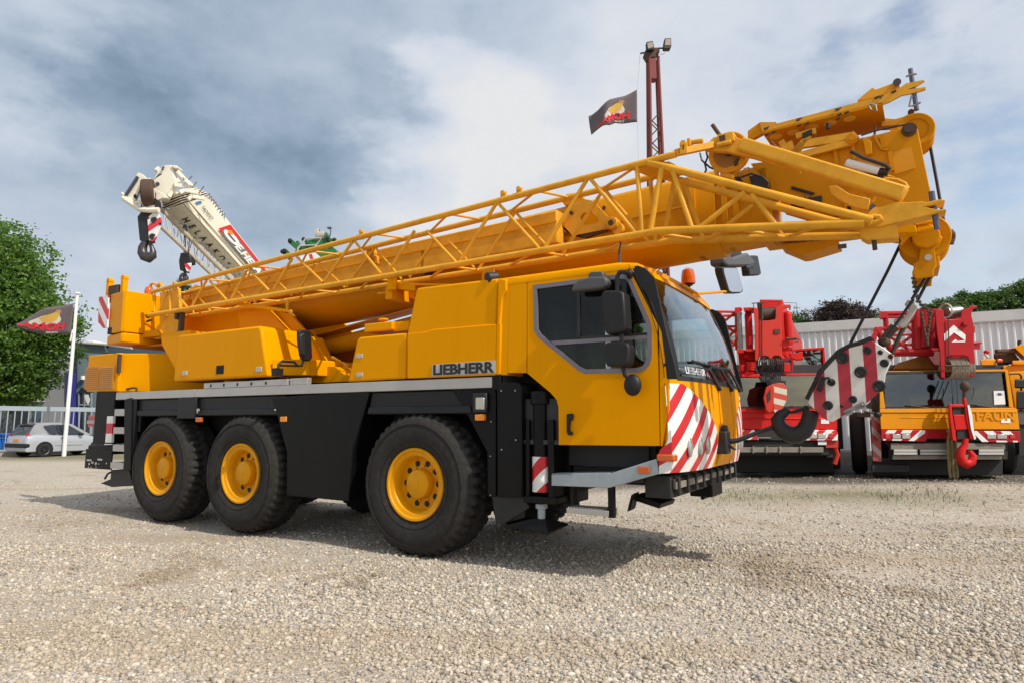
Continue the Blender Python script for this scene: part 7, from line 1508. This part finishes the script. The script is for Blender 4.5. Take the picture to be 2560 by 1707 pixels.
def left_side():
    D = 28.6; b = W('w4',560,1568,D); base = Vector((b.x, D, -.15))
    T = thing('flagpole', 'slender white flagpole standing by the grey fence', 'flagpole', base); t = W('w4',650,548,D)
    q = MB(); q.tube((b.x,D,-.15),(b.x,D,t.z),.088,14,.062); q.build('pole', M['white'], T); q = MB(); q.lathe([(0,.03),(.13,.02),(.13,-.05),(.065,-.06)],(b.x,D,t.z+.03),(0,0,1),16); q.build('pole_cap', M['white'], T)
    q = MB(); wtube(q,'w4',632,605,610,880,D-.12,.02,n=6); wtube(q,'w4',605,850,585,945,D-.12,.03,n=6); q.build('halyard', M['white'], T)
    flag('flag', 'dark flag with red lettering flying from the white flagpole before the tree', [('w4',614,630),('w4',520,645),('w4',430,668),('w4',300,728),('w4',165,762)], [('w4',590,888),('w4',480,882),('w4',380,884),('w4',270,868),('w4',190,832),('w4',158,800)], D-.15, 6.0, .4)
    # fence
    A = Vector((-34,20.5,0)); B = Vector((-14.5,44,0)); p0 = W('w3',0,465,28.5); A = Vector((p0.x,28.5,-.15)); d = Vector((2.6,4.6,0)).normalized(); A = A-d*4; L = 17
    T = thing('fence', 'pale grey blue steel bar fence along the left edge of the yard', 'fence', A)
    zt = p0.z-A.z
    q = MB(); q.bar(A+Vector((0,0,zt)), A+d*L+Vector((0,0,zt)), .07, .20); q.bar(A+Vector((0,0,.25)), A+d*L+Vector((0,0,.25)), .06, .07); q.build('rail', M['fence'], T)
    q = MB()
    for k in range(int(L/.27)): p = A+d*(k*.27); q.tube(p+Vector((0,0,.2)), p+Vector((0,0,zt)), .024, 6)
    q.build('bars', M['fence'], T)
    for k in range(6): p = A+d*(k*3.2+.4); q = MB(); q.bar(p+Vector((0,0,-.1)), p+Vector((0,0,zt+.1)), .09, .09, up=(0,1,0)); q.build('post', M['fence'], T)
    q = MB(); q.bar(A+Vector((0,0,.0)), A+d*L+Vector((0,0,0)), .2, .3); q.build('kerb', M['concrete'], T)
    # blue crate behind the fence
    c = W('w3',60,1100,31); q = MB(); wbox(q,'w3',-120,955,212,1270,31,1.6); o = q.build('body', M['blue'], None, bevel=.04)
    T = thing('container', 'bright blue plastic container standing behind the fence beside the silver car', 'container', W('w3',60,1270,31)); o.parent = T; o.matrix_parent_inverse = Matrix.Translation(-Vector(T['_base']))
    q = MB()
    for x in (0,50,100,150): wbox(q,'w3',x,970,x+14,1260,30.94,.1)
    wbox(q,'w3',-120,1040,212,1062,30.93,.1); q.build('ribs', M['blue'], T); q = MB(); wbox(q,'w3',0,985,40,1010,30.92,.03); wbox(q,'w3',75,985,115,1010,30.92,.03); each(q,'grip_hole',M['dark'],T)
    # silver hatchback
    th = R_(64); e = Vector((math.cos(th), math.sin(th), 0)); s = Vector((-math.sin(th), math.cos(th), 0))   # s = left
    Wd, Lc = 1.56, 3.75; rw = W('w3',860,1420,28.0); O = Vector((rw.x, rw.y, rw.z)) - e*.72 + s*(Wd/2)
    T = thing('car', 'silver three door hatchback parked with its tail to the yard by the fence', 'car', O)
    def Cp(x, y, z): return O+e*x+s*y+Vector((0,0,z))
    def secn(x, zb, zt, hw, r=.12): 
        return [Cp(x,y,z) for y, z in ((-hw,zb),(-hw,zb+(zt-zb)*.55),(-hw*.985,zt-r*.6),(-hw*.93,zt),(hw*.93,zt),(hw*.985,zt-r*.6),(hw,zb+(zt-zb)*.55),(hw,zb))]
    q = MB(); q.loft([secn(*a) for a in ((0,.26,.80,Wd*.46),(.06,.22,.90,Wd*.49),(.3,.22,.93,Wd*.5),(1.0,.20,.93,Wd*.5),(2.3,.20,.91,Wd*.5),(2.7,.22,.88,Wd*.49),(3.3,.24,.76,Wd*.47),(3.65,.28,.62,Wd*.43),(3.75,.35,.55,Wd*.38))], True, True); bd_ = q.build('body', M['silver'], T, bevel=.03, smooth=45)
    def cabs(k, hw): return [Cp(x, y, z) for x, y, z in k]
    q = MB(); prof = [(.10,.91),(.34,1.36),(.75,1.46),(1.4,1.46),(1.85,1.40),(2.75,.89)]; rings = []
    for x, z in prof: hw = Wd*.5-(z-.9)*.28; rings.append([Cp(x,-hw*.98-(.0),.88), Cp(x,-hw,z-.03), Cp(x,-hw*.9,z), Cp(x,hw*.9,z), Cp(x,hw,z-.03), Cp(x,hw*.98,.88)])
    q.loft(rings, True, True); q.build('cabin', M['silver'], T, smooth=45)
    def sidep(l, off=.012):   # points on the right cabin side
        out = []
        for x, z in l: hw = Wd*.5-(z-.9)*.28; out.append(Cp(x, -hw-off, z))
        return out
    q = MB(); q.poly(sidep([(1.02,.96),(.66,1.32),(1.1,1.37),(1.25,.95)]), s*.01); q.build('rear_side_window', M['car_glass'], T); q = MB(); q.poly(sidep([(1.29,.95),(1.14,1.37),(1.72,1.33),(2.35,.93)]), s*.01); q.build('door_window', M['car_glass'], T)
    q = MB(); q.poly([Cp(.08-.012,-.62,.97),Cp(.30,-.58,1.33),Cp(.30,.58,1.33),Cp(.08-.012,.62,.97)], e*.01); q.build('rear_window', M['car_glass'], T)
    q = MB(); q.bar(Cp(.30,-.60,1.40),Cp(.30,.60,1.40),.16,.035); q.build('roof_spoiler', M['rubber'], T)
    q = MB(); q.loft([[Cp(x,y,z) for y, z in ((-Wd*.495,.40),(-Wd*.495,.58),(Wd*.495,.58),(Wd*.495,.40))] for x in (-.05,.16)], True, True); q.build('rear_bumper', M['plastic'], T, bevel=.03)
    for y in (-1, 1):
        q = MB(); q.poly([Cp(-.015,y*.58,.64),Cp(.02,y*.66,.66),Cp(.10,y*.70,1.0),Cp(.06,y*.62,.98)], e*.06); q.build('tail_lamp', M['red_lens'], T)
    q = MB(); q.poly([Cp(-.012,-.22,.66),Cp(-.012,.22,.66),Cp(-.012,.22,.76),Cp(-.012,-.22,.76)], e*.01); q.build('number_plate', M['amber'], T)
    for x, y in ((.72,-1),(2.95,-1),(.72,1),(2.95,1)):
        c = Cp(x, y*(Wd/2-.035), .29); a_ = -s*1.0 if y < 0 else s
        q = MB(); q.lathe([(.17,-.16),(.27,-.16),(.292,-.12),(.292,.02),(.27,.055),(.18,.06)],c,a_,32); w = q.build('wheel', M['rubber'], T)
        q = MB(); q.lathe([(.185,.05),(.16,.03),(.05,.035),(0,.045)],c,a_,24); q.build('rim', M['steel'], w)
        q = MB(); q.tube(c+Vector((0,0,.02)), c+Vector((0,0,.02))+a_*.042, .345, 30); q.build('wheel_arch', M['plastic'], T)
    q = MB(); q.bar(Cp(1.15,-Wd/2-.01,.50),Cp(2.3,-Wd/2-.01,.50),.03,.05); q.build('door_strip', M['silver'], T); q = MB(); q.obox(Cp(2.15,-Wd/2-.08,.95),e*.07,s*.06,(0,0,.06)); q.build('door_mirror', M['rubber'], T, bevel=.02)
    q = MB(); q.bar(Cp(1.36,-Wd/2-.01,.80),Cp(1.44,-Wd/2-.01,.76),.02,.04); q.build('door_handle', M['rubber'], T); q = MB(); q.box(*(0,)*6) if False else q.obox(Cp(1.9,0,.24),e*1.6,s*Wd*.47,(0,0,.05)); q.build('sill', M['plastic'], T)
    # buildings
    D = 40; T = thing('commercial_building', 'grey office and workshop building with flat roof beyond the fence', 'building', W('w4',640,1600,D))
    q = MB(); slab(q,'w4',((-400,1250),(235,1250),(235,1800),(-400,1800)),D+1.5,12); q.build('dark_wing', M['bld_dark'], T)
    q = MB(); slab(q,'w4',((235,1100),(552,1100),(552,1800),(235,1800)),D,12); gw = q.build('grey_wing', M['bld_grey'], T)
    q = MB(); slab(q,'w4',((600,955),(868,970),(868,1800),(600,1800)),D+.5,12); fw = q.build('front_wing', M['bld_blue'], T)
    q = MB(); slab(q,'w4',((866,974),(1085,1002),(1500,1010),(1500,1800),(866,1800)),D+.8,11); q.build('side_wing', M['bld_slate'], T)  # receding side wall, its shade put into a darker cladding colour
    q = MB(); slab(q,'w4',((600,945),(868,962),(1085,995),(1085,1005),(868,974),(600,957)),D+.2,.3); q.build('roof_edge', M['label_grey'], T)
    for x0, y0, x1, y1 in ((722,937,785,966),(850,957,905,978)):
        q = MB(); wbox(q,'w4',x0,y0,x1,y1,D+.6,1.2); q.build('roof_vent', M['white'], T, bevel=.05)
    q = MB(); wbox(q,'w4',545,1200,600,1800,D-.1,.4); q.build('blue_pillar', M['deep_blue'], T); q = MB(); wbox(q,'w4',600,1080,632,1330,D+.35,.2); q.build('stair_window', M['car_glass'], T)
    q = MB(); wbox(q,'w4',268,1448,345,1800,D-.05,.1); q.build('side_door', M['bld_slate'], gw); q = MB(); wbox(q,'w4',236,1432,360,1445,D-.15,.3); q.build('door_canopy', M['label_grey'], gw)
    q = MB(); wbox(q,'w4',650,1375,760,1800,D+.38,.1); q.build('entrance_glass', M['car_glass'], fw); q = MB()
    for x in (650,700,755): wbox(q,'w4',x,1370,x+7,1800,D+.3,.1)
    wbox(q,'w4',650,1465,762,1475,D+.3,.1); q.build('entrance_frame', M['galv'], fw); q = MB(); wbox(q,'w4',645,1322,770,1332,D+.1,.4); q.build('entrance_canopy', M['bld_slate'], fw)
    q = MB(); q.tube(W('w4',690,1230,D+.3),W('w4',690,1262,D+.3),.12,10); q.build('wall_lamp', M['white'], fw)
    q = MB(); slab(q,'w4',((705,1385),(735,1385),(752,1430),(735,1470),(715,1440)),D+.32,.02); q.build('window_sticker', M['white'], fw)
    q = MB(); wbox(q,'w4',1352,1012,1390,1022,D+5,.3); wbox(q,'w4',1375,1012,1390,1060,D+5,.3); wbox(q,'w4',1352,1012,1360,1035,D+5,.3); wbox(q,'w4',1352,1028,1378,1037,D+5,.3)
    o = q.build('roof_sign', M['white'], None); tag(o, 'small white angular pipe frame above the shrub behind the yellow crane', 'pipe frame')
M['fence'] = mat('grey_blue_fence_paint', (0.33,0.38,0.42), 0.5, 0.1, dirt=0.2, dcol=(0.2,0.2,0.2))
M['blue'] = mat('bright_blue_plastic', (0.02,0.13,0.45), 0.4)
M['silver'] = mat('silver_car_paint', (0.46,0.48,0.51), 0.3, 0.35, coat=0.6)
M['car_glass'] = mat('dark_window_glass', (0.02,0.025,0.03), 0.06, spec=0.8)
M['bld_dark'] = mat('dark_grey_cladding', (0.085,0.09,0.105), 0.6, dirt=.2); M['bld_grey'] = mat('mid_grey_render', (0.26,0.26,0.27), 0.75, dirt=.2, dcol=(.18,.18,.18))
M['bld_blue'] = mat('grey_blue_cladding', (0.15,0.21,0.24), 0.55, dirt=.2, dcol=(.1,.13,.15)); M['bld_slate'] = mat('slate_shaded_blue', (0.07,0.10,0.13), 0.55); M['deep_blue'] = mat('deep_blue_paint', (0.03,0.03,0.22), 0.5)
left_side()
# ------------------------------------------------------------------ trees
def leaf_mat(name, c1, c2, c3):
    m = bpy.data.materials.new(name); m.use_nodes = True; t = m.node_tree; b = t.nodes['Principled BSDF']; b.inputs['Roughness'].default_value = .55
    gi = t.nodes.new('ShaderNodeNewGeometry'); c = ramp(t, gi.outputs['Random Per Island'], [(0,c1),(.5,c2),(1,c3)])
    tc = t.nodes.new('ShaderNodeTexCoord'); n = noise(t, tc.outputs['Object'], .55, 3)
    c = mixc(t, mth(t,'MULTIPLY',n,.6), c, c1)
    t.links.new(c, b.inputs['Base Color'])
    tr = t.nodes.new('ShaderNodeBsdfTranslucent'); t.links.new(mixc(t, 1.0, c, (1.5,1.7,1.0), 'MULTIPLY'), tr.inputs[0]); mx = t.nodes.new('ShaderNodeMixShader'); mx.inputs[0].default_value = .42
    t.links.new(b.outputs[0], mx.inputs[1]); t.links.new(tr.outputs[0], mx.inputs[2]); t.links.new(mx.outputs[0], t.nodes['Material Output'].inputs[0]); return m
M['leaf'] = leaf_mat('fresh_green_leaves', (0.055,0.115,0.018), (0.125,0.225,0.038), (0.22,0.33,0.075))
M['leaf_dark'] = leaf_mat('dark_green_leaves', (0.035,0.075,0.018), (0.075,0.135,0.03), (0.13,0.20,0.05))
M['leaf_purple'] = leaf_mat('copper_beech_leaves', (0.028,0.016,0.022), (0.06,0.034,0.038), (0.10,0.06,0.055))
M['bark'] = mat('tree_bark', (0.07,0.055,0.04), 0.9, bump=.5, bscale=20)
def tree(label, blobs, D, base, leaf, n, mat_, seed, cl=.55, group=None, depth=1.0, name='tree'):
    """blobs: (view, x, y, r in metres, squash)"""
    if blobs[0][0] == 'w5':            # fuller lower crowns that stand behind the hall
        xs_ = [b[1] for b in blobs]; blobs = list(blobs)+[('w5', min(xs_)+(max(xs_)-min(xs_))*k_, 560+(i_ % 2)*170, min(1.9, .5+(max(xs_)-min(xs_))/260), .9) for i_, k_ in enumerate((.2,.4,.6,.8))]; n = int(n*2.2)
    rng = np.random.default_rng(seed); T = thing(name, label, 'tree', base, group=group)
    cs = [(W(v,x,y,D), r, sq) for v, x, y, r, sq in blobs]; vol = np.array([r**2 for _, r, _ in cs]); vol = vol/vol.sum()
    V = []; 
    for (c, r, sq), f in zip(cs, vol):
        k = max(8, int(n*f/16)); d = rng.normal(size=(k,3)); d /= np.linalg.norm(d,axis=1)[:,None]
        rad = r*(rng.uniform(.30,1.0,k)**.5); rad = np.where(rng.uniform(0,1,k) < .16, r*rng.uniform(1.0,1.28,k), rad); cen = np.array(c)+d*rad[:,None]*np.array([1,depth,sq])
        for q in cen:
            m = int(rng.integers(10,22)); cr = cl*rng.uniform(.5,1.15); p = q+rng.normal(size=(m,3))*cr*np.array([.5,.5,.32])
            nrm = rng.normal(size=(m,3))*.8+np.array([0,-.15,.8]); nrm /= np.linalg.norm(nrm,axis=1)[:,None]
            u = np.cross(nrm, rng.normal(size=(m,3))); u /= np.linalg.norm(u,axis=1)[:,None]; w = np.cross(nrm,u)
            s = leaf*rng.uniform(.6,1.3,m)[:,None]
            V.append(np.stack([p-u*s*.5-nrm*s*.08, p-w*s*.36+nrm*s*.06, p+u*s*.62-nrm*s*.15, p+w*s*.36+nrm*s*.06],1))
    V = np.concatenate(V); nq = len(V); me = bpy.data.meshes.new('crown')
    me.vertices.add(nq*4); me.vertices.foreach_set('co', (V-np.array(base)).reshape(-1)); me.loops.add(nq*4); me.loops.foreach_set('vertex_index', np.arange(nq*4,dtype=np.int32))
    me.polygons.add(nq); me.polygons.foreach_set('loop_start', np.arange(0,nq*4,4,dtype=np.int32)); me.update(calc_edges=True); me.validate(); me.materials.append(mat_)
    o = bpy.data.objects.new('crown', me); COL.objects.link(o); o.parent = T
    q = MB(); bb = Vector(base); top = max((c for c, _, _ in cs), key=lambda c: c.z); mid = sum((c for c,_,_ in cs), Vector())/len(cs)
    q.path([bb, bb*.6+mid*.4, mid, mid*.4+top*.6], [leaf*1.3, leaf*1.0, leaf*.7, leaf*.3], 10); q.build('trunk', M['bark'], T)
    q = MB()
    for c, r, _ in cs: st = bb*.45+mid*.55; q.path([st, st*.45+Vector(c)*.55+Vector((0,0,-r*.1)), Vector(c)], [leaf*.5, leaf*.3, leaf*.1], 6)
    q.build('limbs', M['bark'], T)
    return T
def trees():
    D = 34; b = W('w4',-180,1568,D); b.z = -.15
    bl = [('w4',-60,330,2.6,.95),('w4',60,330,1.5,.95),('w4',110,480,1.7,.95),('w4',250,580,1.2,.9),('w4',330,640,.9,.9),('w4',420,720,1.2,.85),('w4',480,820,1.2,.85),('w4',600,840,.5,.8),('w4',640,760,.3,.8),('w4',385,975,1.05,.85),('w4',360,1085,1.0,.8),
          ('w4',300,1190,.85,.8),('w4',230,1285,.85,.75),('w4',330,1395,.4,.6),('w4',180,1340,.65,.7),('w4',-180,560,3.4,1),('w4',100,750,2.6,.95),('w4',100,1000,2.6,.9),('w4',50,1200,2.2,.85),('w4',-120,1000,3.2,.9),('w4',60,180,.6,1),('w4',-100,150,1.4,1),('w4',100,1340,.7,.7),('w4',240,470,.9,.9),('w4',650,1060,.3,.7),('w4',-30,1340,1.2,.7)]
    tree('big fresh green tree filling the left edge beyond the fence', bl, D, (b.x,D,-.15), .17, 62000, M['leaf'], 3, .50)
    tree('small green shrub tree above the flat roof behind the rear of the yellow crane', [('w4',1180,1030,.5,.8),('w4',1280,1025,.45,.8),('w4',1335,1045,.35,.8),('w4',1120,1040,.3,.8),('w4',1230,1070,.6,.8)], 52, (W('w4',1230,1400,52).x,52,0), .16, 3200, M['leaf'], 5, .3)
    tree('tiny tree top showing just under the smaller black hook block', [('t5',1165,205,.25,1.0),('t5',1190,240,.35,.9),('t5',1210,280,.4,.8)], 58, (W('t5',1190,210,58).x,58,0), .16, 700, M['leaf_dark'], 6, .25)
    tree('dark purple copper beech behind the white hall', [('w5',380,330,.70,.8),('w5',300,365,.65,.8),('w5',470,370,.65,.8),('w5',600,350,.52,.8),('w5',650,400,.6,.8),('w5',240,425,.42,.8),('w5',540,430,.8,.8),('w5',380,430,.95,.8),('w5',680,430,.5,.8),('w5',225,455,.28,.8),('w5',340,300,.2,.8),('w5',430,290,.2,.8)], 46, (W('w5',420,900,46).x,46,0), .15, 11000, M['leaf_purple'], 8, .34)
    g = 'green trees behind the white hall'
    tree('low green tree between the copper beech and the red boom head', [('w5',760,415,.4,.8),('w5',720,440,.45,.8),('w5',830,435,.35,.8),('w5',790,450,.5,.8)], 47, (W('w5',770,900,47).x,47,0), .15, 2600, M['leaf_dark'], 9, .3, g)
    tree('small green tree top over the hall roof left of the copper beech', [('w5',30,470,.28,.8),('w5',75,480,.2,.8),('w5',-20,455,.35,.8),('w5',-90,470,.4,.8),('w5',-200,450,.6,.8)], 47, (W('w5',-60,900,47).x,47,0), .15, 2200, M['leaf_dark'], 10, .3, g)
    tree('green tree directly above the boom head with the white chevron', [('w5',1330,335,.45,.8),('w5',1400,325,.5,.8),('w5',1480,305,.5,.8),('w5',1560,315,.6,.8),('w5',1440,285,.2,.9),('w5',1480,360,.8,.8)], 48, (W('w5',1450,900,48).x,48,0), .15, 6500, M['leaf_dark'], 11, .32, g)
    tree('tall green tree above the hall, second from the right edge', [('w5',1650,265,.55,.8),('w5',1700,215,.35,.8),('w5',1715,180,.18,.9),('w5',1780,250,.62,.8),('w5',1840,210,.4,.8),('w5',1900,255,.7,.8),('w5',1965,190,.28,.8),('w5',2000,240,.6,.8),('w5',1700,330,.9,.8),('w5',1850,330,1.0,.8),('w5',1980,320,.9,.8)], 49, (W('w5',1800,900,49).x,49,0), .15, 13000, M['leaf_dark'], 12, .34, g)
    tree('tallest green tree behind the hall at the right edge', [('w5',2080,205,.5,.8),('w5',2150,175,.5,.8),('w5',2215,145,.45,.8),('w5',2285,115,.35,.8),('w5',2310,80,.16,.9),('w5',2340,160,.65,.8),('w5',2450,130,.85,.8),('w5',2120,280,1.0,.8),('w5',2280,260,1.1,.8),('w5',2430,260,1.1,.8)], 49, (W('w5',2280,900,49).x,49,0), .15, 16000, M['leaf_dark'], 13, .34, g)
    tree('green tree beyond the yard seen through the yellow crane cab', [('t4',650,760,.4,.9),('t4',660,805,.45,.8),('t4',700,825,.3,.8)], 40, (W('t4',640,900,40).x,40,0), .14, 1800, M['leaf'], 14, .28)
trees()
def grass():
    rng = np.random.default_rng(21); V = []
    n = 1400; x = rng.uniform(1.6,9.5,n); y = 10.9+rng.normal(0,.45,n); f = np.sin(x*2.1)+np.sin(x*5.3+1)*.6+rng.normal(0,.5,n); keep = f > .2; x, y = x[keep], y[keep]; n = len(x)
    z = np.array([gz(a,b) for a, b in zip(x,y)]); a = rng.uniform(0,6.283,n); h = rng.uniform(.03,.10,n); w = .006
    dx, dy = np.cos(a)*w, np.sin(a)*w; lx, ly = rng.normal(0,.03,n), rng.normal(0,.03,n)
    V = np.stack([np.stack([x-dx,y-dy,z],1), np.stack([x+dx,y+dy,z],1), np.stack([x+lx,y+ly,z+h],1)],1)
    me = bpy.data.meshes.new('grass_tufts'); me.vertices.add(n*3); me.vertices.foreach_set('co',V.reshape(-1)); me.loops.add(n*3); me.loops.foreach_set('vertex_index',np.arange(n*3,dtype=np.int32)); me.polygons.add(n); me.polygons.foreach_set('loop_start',np.arange(0,n*3,3,dtype=np.int32)); me.update(calc_edges=True); me.materials.append(M['grass'])
    o = bpy.data.objects.new('grass_tufts', me); COL.objects.link(o); tag(o, 'sparse short grass growing on the gravel in front of the parked cranes', 'grass', kind='stuff')
M['grass'] = mat('yard_grass', (0.10,0.12,0.03), 0.7)
grass()
